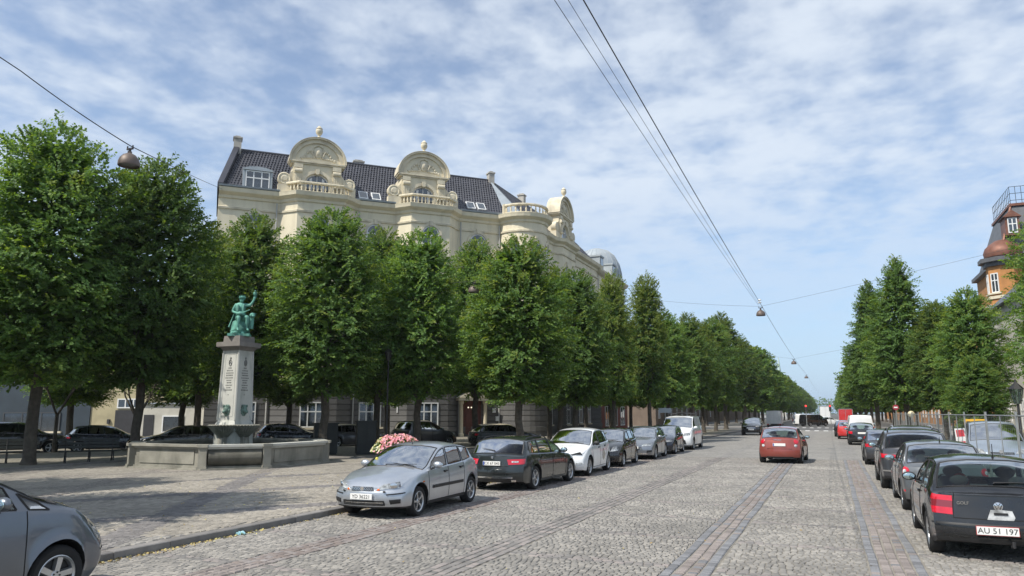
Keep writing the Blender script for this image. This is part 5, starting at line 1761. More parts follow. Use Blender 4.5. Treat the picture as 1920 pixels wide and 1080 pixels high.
for s in (1, -1):
    mb = MB()
    q = [(2.65, .42), (2.95, .62), (2.62, .86), (2.45, .60)]
    mb.grid(lambda u, v: (lambda d, zz: (lambda p: (p[0] + s * .005, p[1], p[2]))(z.side(d, zz, s)))(
        (q[0][0] * (1 - u) + q[1][0] * u) * (1 - v) + (q[3][0] * (1 - u) + q[2][0] * u) * v, (q[0][1] * (1 - u) + q[1][1] * u) * (1 - v) + (q[3][1] * (1 - u) + q[2][1] * u) * v),
        [i / 4 for i in range(5)], [i / 4 for i in range(5)])
    mb.build("door_graphic", M_LDARK, z.root)
z.wiper(1.1, .15, 1.18, -.7)

# black small hatch
b = Car(**scale_spec(hatch(), 3.84, 1.48, 1.66, 2.46, .80, .30), paint=PT['black'], spokes=(7, .02, 0), gl=M_GLASSD, glr=M_GLASSD)
b.make("parked_car", "small black hatchback with one bright headlamp showing, behind the white electric car", "car", (-8.50, 30.25), pi + radians(2), G_LEFT)
b.patch('f', [(.62, .60), (1.08, .64), (1.22, .84), (.80, .78)], "headlight", M_LCLR, 7, 5, .008, both=True)
b.patch('f', [(-.3, .56), (.3, .56), (.28, .60), (-.28, .60)], "grille", M_LDARK, 6, 2, .008)
b.plate('f', .42, "", .48, .10)
b.wiper(1.02, .15, 1.1, -.7)

# grey hatchback with chrome grille
g = Car(**scale_spec(hatch(), 4.25, 1.46, 1.80, 2.62, .86, .32), paint=PT['steel'], spokes=(5, .03, 0))
g.make("parked_car", "steel grey hatchback with chrome-edged grille, third facing car after the dark estate", "car", (-8.42, 35.55), pi + radians(2), G_LEFT)
g.patch('f', [(.50, .60), (1.05, .62), (1.35, .76), (.62, .70)], "headlight", M_LCLR, 8, 4, .008, both=True)
g.patch('f', [(-.52, .45), (.52, .45), (.46, .64), (-.46, .64)], "grille", M_LDARK, 8, 4, .008)
for zz in (.46, .50, .59, .63): g.patch('f', [(-.5, zz - .006), (.5, zz - .006), (.5, zz + .006), (-.5, zz + .006)], "grille_bar", M_CHROME, 8, 1, .014)
g.patch('f', [(-.75, .26), (.75, .26), (.75, .31), (-.75, .31)], "lower_grille", M_CHROME, 8, 2, .01)
g.patch('f', [(.72, .33), (.98, .36), (.98, .44), (.74, .42)], "fog_light", M_BLACK, 4, 3, .008, both=True)
g.plate('f', .545, "", .50, .11)

d = Car(**scale_spec(hatch(), 4.2, 1.45, 1.76, 2.6, .86, .315), paint=PT['navy'], spokes=(5, .03, 0), lod=1, gl=M_GLASSD, glr=M_GLASSD)
d.make("parked_car", "black hatchback squeezed between the steel grey hatchback and the white van", "car", (-8.40, 40.3), pi + radians(2), G_LEFT)
d.patch('f', [(.52, .62), (1.05, .64), (1.3, .77), (.62, .71)], "headlight", M_LCLR, 6, 3, .008, both=True)

v = Car(**vanspec(), paint=PT['white'], gl=M_GLASSD, gls=M_GLASSD, glr=M_GLASSD, mirror_m=PT['white'], spokes=(6, .03, 1), blackz=.3)
v.make("parked_van", "white panel van with a roof rack, farthest of the left kerb row", "van", (-8.38, 45.6), pi + radians(1), G_LEFT)
v.patch('f', [(.58, .80), (1.05, .84), (1.25, 1.0), (.66, .93)], "headlight", M_LCLR, 6, 4, .008, both=True)
v.patch('f', [(-.55, .80), (.55, .80), (.5, .90), (-.5, .90)], "grille", M_LDARK, 6, 3, .008)
v.patch('f', [(-.72, .34), (.72, .34), (.66, .56), (-.66, .56)], "lower_grille", M_BLACK, 6, 3, .008)
v.badge('f', .95, .06)
v.plate('f', .62, "", .48, .11)
rk = MB()
for s in (1, -1): rk.tube([v.topp(1.9, s * .85), (s * .66, .5, 2.03), (s * .66, -2.0, 2.03)], .022, 5)
for k in range(5):
    y = .45 - k * .6
    rk.tube([(-.72, y, 2.05), (.72, y, 2.05)], .02, 5)
    for s in (1, -1): rk.tube([(s * .66, y, 1.88), (s * .66, y, 2.05)], .016, 5)
rk.box(-.3, -1.9, 2.07, .12, .6, 2.12)
rk.build("roof_rack", M_HUBD, v.root)

# warm grey people carrier cut by the left edge
mp_ = mpv()
mp_.update(top=[(0, .76), (.12, .86), (.45, 1.0), (.80, 1.12), (.90, 1.15), (1.45, 1.42), (1.95, 1.60), (2.4, 1.66), (3.2, 1.66), (3.8, 1.62), (4.1, 1.56), (4.3, 1.15), (4.35, 1.05), (4.40, 1.0)],
    belt=[(0, .64), (.3, .78), (.85, 1.01), (1.6, 1.06), (3.0, 1.09), (4.0, 1.12), (4.4, .97)], cowl=.86, wins=[(1.04, 1.26), (1.40, 2.28), (2.36, 3.18), (3.25, 3.95)])
p = Car(**mp_, paint=PT['mpv'], spokes=(5, .044, 0), mirror_m=PT['mpv'], planf=.34, flare=.03, mir=.30,
        nose=[(.2, .10), (.36, .0), (.58, .0), (.75, .08), (.95, .22)])
p.make("parked_car", "grey people carrier at the left edge, only its nose and front wheel showing", "car", (-8.86, 4.62), radians(0), None)
p.patch('f', [(.62, .62), (1.08, .64), (1.26, .80), (.78, .74)], "headlight", M_LCLR, 7, 4, .008, both=True)
p.patch('f', [(-.95, .50), (1.0, .50), (1.0, .512), (-.95, .512)], "bumper_gap", M_SEAM, 12, 1, .004)
for s in (1, -1):
    x, y, zz = p.side(1.52, 1.15, s)
    MB().tube([p.side(1.6, 1.05, s), p.side(1.6, p.zrail(1.6) - .02, s)], .022, 5).build("window_pillar", M_BLACK, p.root)

# ---- right row
w = Car(**hatch(L=4.15, W=1.735, wb=2.51, fo=.86, tr=.315, paint=PT['black'], blackz=.36,
    top=[(0, .66), (.12, .74), (.5, .85), (1.05, .95), (1.15, .98), (1.6, 1.22), (2.0, 1.385), (2.4, 1.435), (3.0, 1.445), (3.4, 1.425), (3.62, 1.385), (3.90, 1.06), (3.98, .965), (4.15, .92)],
    belt=[(0, .56), (.3, .66), (1.0, .85), (1.6, .89), (3.0, .93), (3.6, .955), (4.15, .88)],
    cowl=1.12, header=2.0, rtop=3.60, rbot=3.92, doors=[1.32, 2.62], wins=[(1.5, 2.55), (2.64, 3.40)], planr=.17, spokes=(6, .024, 0), mirror_m=M_BLACK,
    tail=[(.2, .08), (.34, .01), (.5, 0), (.56, .03), (.64, .055), (.9, .10), (1.1, .14)]))
w.make("parked_car", "black three-door hatchback cut by the right edge with plate AU 51 197", "car", (2.10, 14.72), radians(-.5), G_RIGHT)
for cor, m in (([(.70, .63), (1.02, .64), (1.16, .735), (.70, .725)], M_LRED), ([(.70, .725), (1.16, .735), (1.18, .83), (.70, .82)], M_LDRED), ([(.70, .82), (1.18, .83), (1.16, .90), (.72, .89)], M_LRED)):
    w.patch('r', cor, "taillight", m, 7, 3, .010, both=True)
w.patch('r', [(-.70, .585), (.70, .585), (.70, .597), (-.70, .597)], "tailgate_gap", M_SEAM, 10, 1, .004)
for s in (1, -1): w.patch('r', [(s * .69, .59), (s * .70, .59), (s * .70, .93), (s * .69, .93)], "tailgate_gap", M_SEAM, 1, 6, .004)
w.patch('r', [(-1.1, .495), (1.1, .495), (1.1, .52), (-1.1, .52)], "bumper_strip", M_BLACK, 12, 2, .018)
w.patch('r', [(-1.1, .345), (1.1, .345), (1.1, .36), (-1.1, .36)], "bumper_gap", M_SEAM, 12, 1, .004)
w.plate('r', .445, "AU 51 197", .52, .125, red=True, a=-.06)
bd = w.badge('r', .775, .058)
bl = MB()
yb = w.sp('r', 0, .775).y - .029
def stroke(pts, r=.006): bl.tube([(x, yb, .775 + zz) for x, zz in pts], r, 4)
stroke([(-.028, .045), (0, .006), (.028, .045)]); stroke([(-.046, .02), (-.018, -.045), (0, -.006), (.018, -.045), (.046, .02)])
bl.build("badge_letters", M_HUBD, bd)
t = inst(text_mesh("GOLF", .062, .004), "model_lettering", w.root, (-.43, w.sp('r', .5, .80).y - .012, .80), (pi / 2, 0, 0)); t.data.materials.append(M_CHROME)
pp = w.sp('r', .12, .65)
mb = MB()
poly = [(-.15, .56), (.17, .56), (.19, .60), (.16, .69), (.02, .70), (-.10, .695), (-.13, .61)]
mb.slab([(x, zz + .03) for x, zz in poly], pp.y - .022, pp.y - .008)
st_ = mb.build("torn_sticker", mat("sticker_grey", (.5, .52, .53), .6, var=.3, scale=12, stain=.6, stain_scale=9), w.root)
MB().cbox((.02, pp.y - .026, .675), (.17, .012, .03)).build("sticker_hole", M_BLACK, st_)
w.wiper(3.90, .02, 3.88, .62); w.antenna(3.42, .15, .20, .15)
MB().tube([(.12, -2.05, .24), (.12, -2.16, .25), (.12, -2.16, .32)], .022, 6).build("tow_hook", M_HUBD, w.root)
mb = MB(); mb.ball((-.3, -.9, 1.02), (.12, .1, .14), 8, 6); mb.build("red_bag", PT['red'], w.root)

r = Car(**scale_spec(hatch(), 4.03, 1.49, 1.69, 2.51, .82, .31), paint=PT['grey'], spokes=(6, .03, 1), planr=.3, mirror_m=PT['grey'])
r.make("parked_car", "mid grey hatchback with round red tail lamps parked ahead of the black three-door", "car", (2.12, 20.15), 0, G_RIGHT)
r.disc('r', 1.0, .84, .12, .095, "taillight", M_LRED, both=True)
r.disc('r', .98, .84, .05, .04, "reversing_lamp", M_LCLR, .022, both=True)
r.patch('r', [(.98, .42), (1.15, .42), (1.15, .46), (.98, .46)], "reflector", M_LRED, 3, 2, .008, both=True)
r.patch('r', [(-.66, .62), (.66, .62), (.66, .632), (-.66, .632)], "tailgate_gap", M_SEAM, 10, 1, .004)
r.plate('r', .5, "", .5, .11); r.wiper(3.84, .02, 3.80, -.5); r.antenna(3.3, 0, .12, .3)

s_ = Car(**suv(), paint=PT['dgrey'], spokes=(5, .034, 0), mirror_m=PT['dgrey'], planr=.3, glr=M_GLASSD)
s_.make("parked_car", "dark grey crossover with wraparound red tail lamps parked ahead of the mid grey hatchback", "car", (2.05, 25.25), 0, G_RIGHT)
s_.patch('r', [(.50, .86), (1.12, .86), (1.34, .98), (.42, .94)], "taillight", M_LRED, 9, 4, .009, both=True)
s_.patch('r', [(.55, .50), (1.0, .50), (1.0, .54), (.55, .54)], "chrome_bumper_trim", M_CHROME, 5, 2, .012, both=True)
s_.plate('r', .72, "", .5, .11); s_.rails(2.1, 3.7, M_BLACK)

k = Car(**mpv(), paint=PT['dgrey'], lod=1, gls=M_GLASSD, glr=M_GLASSD, spokes=(5, .03, 0))
k.make("parked_car", "tall dark silver people carrier standing ahead of the dark grey crossover by the fence", "car", (2.50, 30.6), 0, G_RIGHT)
k.patch('r', [(.9, .80), (1.1, .80), (1.15, 1.2), (1.0, 1.2)], "taillight", M_LRED, 4, 5, .009, both=True); k.rails(2.1, 3.8, M_RIM)

q_ = Car(**scale_spec(hatch(), 4.2, 1.44, 1.76, 2.6, .86, .315), paint=PT['dgrey'], lod=1, gls=M_GLASSD, glr=M_GLASSD, spokes=(5, .03, 0))
q_.make("parked_car", "low charcoal hatchback peeping out left of the dark grey crossover", "car", (1.98, 35.7), 0, G_RIGHT)
q_.patch('r', [(.7, .72), (1.1, .74), (1.2, .86), (.7, .84)], "taillight", M_LRED, 4, 4, .009, both=True)

bk = Car(**scale_spec(hatch(), 4.0, 1.46, 1.72, 2.5, .84, .31), paint=PT['black'], lod=1, glr=M_GLASS, spokes=(5, .03, 0))
bk.make("parked_car", "black hatchback with white rear plate parked right behind the white van roof", "car", (1.72, 56.2), 0, G_RIGHT)
bk.patch('r', [(.72, .72), (1.05, .74), (1.15, .90), (.74, .88)], "taillight", M_LRED, 4, 4, .009, both=True); bk.plate('r', .78, "", .5, .12)
wv = Car(**scale_spec(vanspec(), 4.6, 1.95, 1.85, 2.9, .85, .32), paint=PT['white'], lod=1, gls=M_GLASSD)
wv.make("parked_van", "white van parked in front of the black hatchback on the right", "van", (1.85, 61.2), 0, G_RIGHT)
wv.patch('r', [(.85, .7), (1.0, .7), (1.0, 1.1), (.85, 1.1)], "taillight", M_LRED, 3, 4, .009, both=True)
rd = Car(**scale_spec(hatch(), 4.0, 1.46, 1.72, 2.5, .84, .31), paint=PT['red'], lod=2, spokes=(5, .03, 0))
rd.make("parked_car", "small bright red car just left of the white van on the right", "car", (1.15, 68.2), 0, G_RIGHT)
rd2 = Car(**scale_spec(hatch(), 4.2, 1.44, 1.76, 2.6, .86, .315), paint=PT['black'], lod=2, spokes=(5, .03, 0))
rd2.make("parked_car", "far black car in front of the small bright red car", "car", (.95, 74.5), 0, G_RIGHT)

# pale blue-grey van-like car behind the fence, facing the camera
c = Car(**scale_spec(mpv(), 4.38, 1.80, 1.81, 2.73, .90, .325), paint=PT['paleblue'], gl=M_GLASSD, gls=M_GLASSD, tumble=.24, mirror_m=M_BLACK, spokes=(6, .03, 1))
c.make("parked_car", "pale blue-grey leisure van standing behind the mesh fence, facing the camera", "car", (5.3, 32.0), pi + radians(-4))
c.patch('f', [(.55, .72), (1.02, .74), (1.15, .92), (.7, .86)], "headlight", M_LCLR, 6, 4, .008, both=True)
c.patch('f', [(-.5, .70), (.5, .70), (.5, .78), (-.5, .78)], "grille", M_LDARK, 6, 3, .008); c.badge('f', .80, .06, M_CHROME); c.plate('f', .55, "", .5, .11)

# copper orange hatch driving away
o = Car(**scale_spec(hatch(), 4.04, 1.52, 1.735, 2.525, .85, .315), paint=PT['orange'], spokes=(5, .03, 0), mirror_m=M_BLACK, glr=M_GLASS, gls=M_GLASSD, planr=.22, blackz=.27)
o.make("driving_car", "copper orange hatchback driving away in the middle of the road", "car", (-2.03, 35.3), radians(-2.5))
o.disc('r', .84, .90, .10, .09, "taillight", M_LRED, both=True); o.disc('r', .80, .735, .07, .055, "reversing_lamp", M_LCLR, both=True)
o.plate('r', .775, "", .50, .115, eu=True)
o.patch('r', [(-.46, .665), (.46, .665), (.30, .69), (-.30, .69)], "tailgate_recess", PT['orange'], 6, 2, .012)
o.patch('r', [(-.62, .60), (.62, .60), (.62, .612), (-.62, .612)], "tailgate_gap", M_SEAM, 10, 1, .004)
o.patch('r', [(-.7, .225), (.7, .225), (.66, .29), (-.66, .29)], "diffuser", M_BLACK, 8, 2, .008)
o.patch('r', [(-.3, .955), (.12, .955), (.12, .98), (-.3, .98)], "tailgate_lettering", M_CHROME, 6, 1, .008)
o.wiper(3.84, .05, 3.80, -.55); o.antenna(3.3, 0, .08, 1.0)

# dark cars under the trees of the square
def back_car(spec, pm, label, x, y, rz, lod=1):
    a = Car(**spec, paint=PT[pm], lod=lod, gl=M_GLASSD, gls=M_GLASSD, glr=M_GLASSD, spokes=(5, .03, 0))
    a.make("parked_car", label, "car", (x, y), rz, G_BACK)
    a.patch('f', [(.55, .62), (1.02, .64), (1.2, .76), (.62, .70)], "headlight", M_LCLR, 5, 3, .008, both=True)
    a.patch('r', [(.75, .72), (1.1, .74), (1.2, .86), (.75, .84)], "taillight", M_LRED, 4, 3, .009, both=True)
    return a
sa = -pi / 4
back_car(suv(), 'black', "black off-roader under the far left trees before the shop window", -38.2, 25.6, sa + .2)
back_car(hatch(), 'navy', "black saloon-like car behind the left bench, between the shop and the yellow house", -36.0, 28.9, sa + .1)
back_car(scale_spec(hatch(), 4.3, 1.42, 1.76, 2.6, .86, .31), 'black', "low black car in front of the white annex", -33.2, 31.1, pi + sa)
back_car(scale_spec(hatch(), 4.4, 1.46, 1.78, 2.65, .88, .315), 'navy', "dark car under the leftmost white window of the cream building", -30.7, 37.4, sa)
back_car(suv(), 'dgrey', "grey off-roader seen from behind above the pink flowers", -23.3, 40.8, -.35)
back_car(estate(), 'black', "black estate car before the building's porch", -18.9, 43.2, sa)
back_car(scale_spec(hatch(), 4.3, 1.42, 1.76, 2.6, .86, .31), 'dgrey', "dark car half hidden behind the flower planter", -27.2, 39.2, sa)
sv_ = Car(**suv(), paint=PT['black'], lod=1, gl=M_GLASSD, spokes=(5, .03, 0))
sv_.make("parked_car", "black off-roader facing the camera left of the orange car, under the far trees", "car", (-7.2, 76.0), pi + .05)
sv_.patch('f', [(.55, .78), (1.05, .8), (1.2, .92), (.6, .88)], "headlight", M_LCLR, 5, 3, .01, both=True); sv_.plate('f', .55, "", .5, .12)
sv_.patch('f', [(-.5, .66), (.5, .66), (.5, .70), (-.5, .70)], "grille_bar", M_CHROME, 6, 1, .014)
w1 = Car(**vanspec(), paint=PT['white'], lod=1, gls=M_GLASSD, spokes=(6, .03, 1))
w1.make("crossing_van", "white van turning across the far junction, partly behind a black van", "van", (-3.9, 135.0), radians(-40))
w1.patch('r', [(.8, .7), (1.0, .7), (1.0, 1.1), (.8, 1.1)], "taillight", M_LRED, 3, 4, .009, both=True)
w2 = Car(**scale_spec(vanspec(), 4.7, 1.85, 1.85, 3.1, .85, .32), paint=PT['black'], lod=1, gls=M_GLASSD, spokes=(6, .03, 1))
w2.make("crossing_van", "black van in front of the white van at the far junction", "van", (-2.7, 129.5), radians(-46))
w3 = Car(**scale_spec(hatch(), 4.4, 1.46, 1.78, 2.65, .88, .315), paint=PT['white'], lod=1, gls=M_GLASSD, spokes=(5, .03, 0))
w3.make("crossing_car", "white car crossing the far junction right of the black van", "car", (-.5, 140.0), radians(-75))
def lorry(label, x, y, rz, pm, L=6.5, H=3.4, W=2.35):
    t = thing("box_lorry", label, "lorry", (x, y, 0), rz)
    m = MB(); m.box(-W / 2, -L / 2, .95, W / 2, L / 2 - 1.9, H); m.build("cargo_box", pm, t)
    m = MB(); m.box(-W / 2 - .01, -L / 2 - .02, .95, -W / 2 + .08, -L / 2 + .06, H + .01); m.box(W / 2 - .08, -L / 2 - .02, .95, W / 2 + .01, -L / 2 + .06, H + .01); m.box(-W / 2, -L / 2 - .02, H - .08, W / 2, -L / 2 + .06, H + .012); m.box(-.02, -L / 2 - .02, 1, .02, -L / 2 + .01, H - .1); m.build("rear_frame", M_RIM, t)
    m = MB(); m.slab([(-W / 2 + .1, .6), (W / 2 - .1, .6), (W / 2 - .12, 2.1), (W / 2 - .25, 2.5), (-W / 2 + .25, 2.5), (-W / 2 + .12, 2.1)], L / 2 - 1.8, L / 2); m.build("cab", PT['white'], t)
    m = MB(); m.box(-W / 2 + .2, L / 2 - .02, 1.5, W / 2 - .2, L / 2 + .02, 2.35); m.build("windscreen", M_GLASSD, t)
    m = MB(); m.box(-.5, -L / 2 + .2, .55, .5, L / 2 - .3, .9); m.box(-W / 2, -L / 2 + .05, .5, W / 2, -L / 2 + .2, .75); m.build("chassis", M_BLACK, t)
    ty, rm = wheel_meshes(.42, (6, .04, 1))
    for s in (1, -1):
        for yy in (-L / 2 + 1.3, L / 2 - 1.0):
            w = thing("wheel", None, None, (s * (W / 2 - .14), yy, .42), 0 if s > 0 else pi); w.parent = t
            inst(ty, "tyre", w); inst(rm, "rim", w)
        m = MB(); m.box(s * .95 - .14, -L / 2 - .04, .8, s * .95 + .14, -L / 2 + .05, .93); m.build("taillight", M_LRED, t)
    return t
t1_ = lorry("silver-white box lorry seen behind the orange car's roof, under the left trees", -6.9, 104.0, 0, mat("lorry_silver", (.62, .64, .64), .4, metal=.2, var=.1, scale=1), 7, 3.1, 2.3)
t2_ = lorry("bright red box lorry far ahead above the white van", 1.75, 119.0, 0, PT['red'], 7, 3.4, 2.35)
lorry("far white box lorry beyond the junction between the two rows of trees", -1.4, 190.0, 0, PT['white'], 7, 3.6, 2.4)
t1_.scale = (.76, .76, .76); t2_.scale = (.80, .80, .78)
# ------------------------------------------------------------------ fountain with the bronze figure
M_FST = mat("fountain_stone", (0.27, 0.26, 0.22), .85, var=.2, scale=1.5, stain=.8, stain_col=(.10, .10, .08), stain_scale=1.3, stain_z=.35, bump=.3, bscale=40)
M_MARB = mat("grey_marble", (0.50, 0.50, 0.46), .6, var=.10, scale=1.2, stain=.7, stain_col=(.20, .22, .19), stain_scale=1.6, stain_z=.3, bump=.1)
M_SLABST = mat("weathered_slab", (0.20, 0.185, 0.17), .85, var=.2, scale=2, stain=.4, stain_col=(.08, .07, .06), stain_scale=2)
M_BRONZE = mat("verdigris_bronze", (0.125, 0.34, 0.275), .65, metal=.15, var=.25, scale=3.5, stain=.65, stain_col=(.04, .09, .075), stain_scale=5, stain_z=.35)
M_BRONZEG = mat("grey_bronze", (0.13, 0.21, 0.175), .7, var=.3, scale=9, stain=.6, stain_col=(.05, .08, .07), stain_scale=6)
M_WATER = mat("water", (0.02, 0.035, 0.03), .05, spec=.6)
CX, CY = -22.3, 23.6
FO = thing("fountain", "eight-sided stone fountain basin with a grey marble pedestal, lion heads and shell bowls", "fountain", (CX, CY, PZ - .01))
E_, K_ = 3.3, 1.78
oc = [(K_, -E_), (E_, -K_), (E_, K_), (K_, E_), (-K_, E_), (-E_, K_), (-E_, -K_), (-K_, -E_)]
def inset(p, f): return (p[0] * f, p[1] * f)
for i in range(8):
    a, b = oc[i], oc[(i + 1) % 8]
    d = Vector((b[0] - a[0], b[1] - a[1])); L_ = d.length; d.normalize(); n_ = Vector((d.y, -d.x))
    F_ = Matrix(((d.x, -n_.x, 0, a[0]), (d.y, -n_.y, 0, a[1]), (0, 0, 1, 0), (0, 0, 0, 1)))
    m = MB().tf(F_)
    if L_ < 3:
        m.box(.05, .0, 0, L_ - .05, .34, .12); m.box(.05, .12, .12, L_ - .05, .34, .72)
        prof = [(.12, .12), (.02, .2), (-.10, .34), (-.13, .45), (-.10, .56), (.02, .70), (.05, .72)]
        m.grid(lambda u, v: (.18 + u * (L_ - .36), prof[v][0], prof[v][1]), [0, .25, .5, .75, 1], range(len(prof)))
        m.grid(lambda u, v: ((.18, L_ - .18)[0] if u < .5 else L_ - .18, prof[v][0], prof[v][1]), [0, 1], range(len(prof)))
    else:
        m.box(.05, .0, 0, L_ - .05, .34, .12); m.box(.05, .06, .12, L_ - .05, .34, .74); m.box(.45, .03, .20, L_ - .45, .06, .66)
    m.build("basin_wall", M_FST, FO)
    m = MB().tf(F_)
    m.box(.02, -.02, .72 + .004, L_ - .02, .40, .80); m.box(-.0, -.10, .80, L_, .44, .88)
    m.build("rim", M_MARB if i in (1, 2, 0) else M_FST, FO)
    p = MB().tf(Matrix.Translation((a[0], a[1], 0)) @ Matrix.Rotation(math.atan2(a[1], a[0]), 4, 'Z'))
    p.box(-.36, -.17, 0, .10, .17, .13); p.box(-.36, -.14, .13, .06, .14, .79); p.box(-.40, -.18, .792, .12, .18, .892)
    p.build("pilaster", M_FST, FO)
m = MB(); m.prism([inset(p, .9) for p in oc], .3, .62); m.build("water", M_WATER, FO)
m = MB(); m.prism([inset(p, 1.045) for p in oc], -.05, .06); m.build("base_step", M_FST, FO)
M_ENGR = mat("engraved_letters", (.17, .17, .16), .8)
# pedestal
m = MB()
SC = .83
def sq(r0, z0, r1, z1):
    r0 *= SC; r1 *= SC
    m.add([(-r0, -r0, z0), (r0, -r0, z0), (r0, r0, z0), (-r0, r0, z0), (-r1, -r1, z1), (r1, -r1, z1), (r1, r1, z1), (-r1, r1, z1)], [(4, 5, 6, 7), (0, 1, 5, 4), (1, 2, 6, 5), (2, 3, 7, 6), (3, 0, 4, 7)])
sq(.66, .3, .62, 1.3); sq(.70, 1.3, .70, 1.42); sq(.70, 1.42, .60, 1.58); sq(.60, 1.58, .545, 1.70)
m.build("pedestal_base", M_MARB, FO)
m = MB(); sq(.545, 1.70, .475, 4.50)
sh = m.build("pedestal_shaft", M_MARB, FO)
m = MB()
for sx in (-1, 1):
    for sy in (-1, 1): m.tube([(sx * .545 * SC, sy * .545 * SC, 1.7), (sx * .478 * SC, sy * .478 * SC, 4.5)], .045, 6)
m.build("corner_bead", M_MARB, sh)
m = MB(); sq(.50, 4.50, .62, 4.62); sq(.68, 4.62, .72, 4.66); sq(.74, 4.66, .74, 4.84); m.build("slab", M_SLABST, FO)
m = MB(); sq(.52, 4.84, .50, 5.10); m.build("plinth", M_SLABST, FO)
def face(k):      # frame on a pedestal face: x along, y inward, z up; k=0 south, 1 east
    return Matrix.Rotation(k * pi / 2, 4, 'Z') @ Matrix.Diagonal((SC, SC, 1, 1))
for k in range(4):
    F_ = face(k)
    lean = .07 / 2.8
    yy = lambda z: -(.545 - lean * (z - 1.70))
    p = MB().tf(F_)
    for x0, x1, z0, z1 in ((-.37, .37, 1.86, 1.90), (-.32, .32, 4.34, 4.37)): p.box(x0, yy(z0) - .012, z0, x1, yy(z0) + .02, z1)
    for s in (-1, 1): p.tube([(s * .37, yy(1.88), 1.88), (s * .32, yy(4.35), 4.35)], .016, 5)
    p.build("panel_border", M_MARB, sh)
    e = MB().tf(F_)
    zc_ = 4.02
    e.tube([(.085 * cos(a * pi / 8), yy(zc_) - .012, zc_ - .02 + .12 * sin(a * pi / 8)) for a in range(17)], .018, 5)
    e.ball((0, yy(4.18) - .01, 4.19), (.06, .02, .05), 8, 6)
    if k != 0: e.ball((0, yy(zc_) - .008, zc_ - .02), (.07, .02, .10), 8, 6)
    else: e.tube([(-.05, yy(4) - .012, 3.95), (0, yy(4) - .014, 4.05), (.05, yy(4) - .012, 3.93)], .012, 4)
    e.build("emblem", M_ENGR, sh)
    t = MB().tf(F_)
    rg = random.Random(k + 3)
    for i, w_ in enumerate((.10, .19, .23, .21, .25, .18, .14, .20, .16, .23)):
        z = 3.76 - i * .098
        x = -w_
        while x < w_ - .03:
            l = rg.uniform(.03, .09)
            t.box(x, yy(z) - .004, z, min(x + l, w_), yy(z) + .01, z + (.045 if i % 3 else .055))
            x += l + .022
    t.ball((0, yy(2.72), 2.72), (.03, .01, .03), 6, 4)
    o = t.build("inscription", M_ENGR, sh); o['kind'] = 'stuff'
    l_ = MB().tf(F_)
    l_.ball((0, yy(2.1) - .06, 2.10), (.13, .12, .15), 12, 8)
    for a in range(10): l_.ball((.15 * cos(a * pi / 5), yy(2.1) - .02, 2.10 + .17 * sin(a * pi / 5)), (.06, .06, .07), 7, 5)
    l_.ball((0, yy(2.1) - .19, 2.04), (.08, .08, .07), 8, 6)
    for s in (-1, 1): l_.ball((s * .15, yy(2.1) - .06, 2.27), (.05, .05, .06), 6, 5)
    l_.build("lion_head", M_BRONZEG, FO)
    m = MB().tf(F_)
    n = 18
    for j in range(n):
        a0, a1 = pi + pi * j / n, pi + pi * (j + 1) / n
        am = (a0 + a1) / 2
        def q(r, a, z): return (r * cos(a) * 1.0, -.55 + r * sin(a), z)
        pr = [(.10, .95), (.35, 1.12), (.62, 1.34), (.80, 1.52)]
        for (r0, z0), (r1, z1) in zip(pr, pr[1:]):
            m.add([q(r0, a0, z0), q(r0 * 1.05, am, z0 - .015), q(r0, a1, z0), q(r1, a1, z1), q(r1 * 1.06, am, z1 - .02), q(r1, a0, z1)], [(0, 1, 4, 5), (1, 2, 3, 4)], True)
        m.add([q(.80, a0, 1.52), q(.85, am, 1.50), q(.80, a1, 1.52), q(.74, a1, 1.54), q(.74, a0, 1.54)], [(0, 1, 2, 3, 4)])
        m.add([q(.74, a0, 1.50), q(.74, a1, 1.50), (0, -.5, 1.46)], [(0, 1, 2)])
    m.build("shell_bowl", M_FST, FO)
    m = MB().tf(F_); m.lathe([(.10, .3), (.22, .5), (.16, .8), (.13, 1.0)], c=(0, -.8, 0), n=10); m.box(-.2, -.8, .35, .2, -.55, 1.25); m.build("bracket", M_FST, FO)
    if k < 2:
        w_ = MB().tf(F_)
        w_.tube([(0, yy(2.1) - .26, 2.02), (0, yy(2.1) - .36, 1.96), (0, yy(2.1) - .44, 1.78), (0, yy(2.1) - .47, 1.48)], [.012, .012, .015, .02], 5)
        w_.build("water_jet", glass_mat("water_jet", (.9, .93, .95)), FO)

# the seated figure
def skin(name, V, E, R, m, parent, sub=2, root=0):
    me = bpy.data.meshes.new(name)
    me.from_pydata(V, E, [])
    ob = bpy.data.objects.new(name, me)
    COL.objects.link(ob)
    sk = ob.modifiers.new("s", 'SKIN')
    sk.use_smooth_shade = True
    for i, d in enumerate(me.skin_vertices[0].data):
        d.radius = (R[i], R[i]) if not isinstance(R[i], tuple) else R[i]
        d.use_root = (i == root)
    ob.modifiers.new("b", 'SUBSURF').levels = sub
    dg = bpy.context.evaluated_depsgraph_get()
    dg.update()
    out = bpy.data.meshes.new_from_object(ob.evaluated_get(dg))
    bpy.data.objects.remove(ob)
    out.materials.clear()
    out.materials.append(m)
    return inst(out, name, parent)
ST = thing("bronze_statue", "green bronze seated figure in a coat raising a bird, on the fountain pedestal", "statue", (CX, CY, PZ + 5.09), pi / 4 - .15, None, (.93, .93, .96))
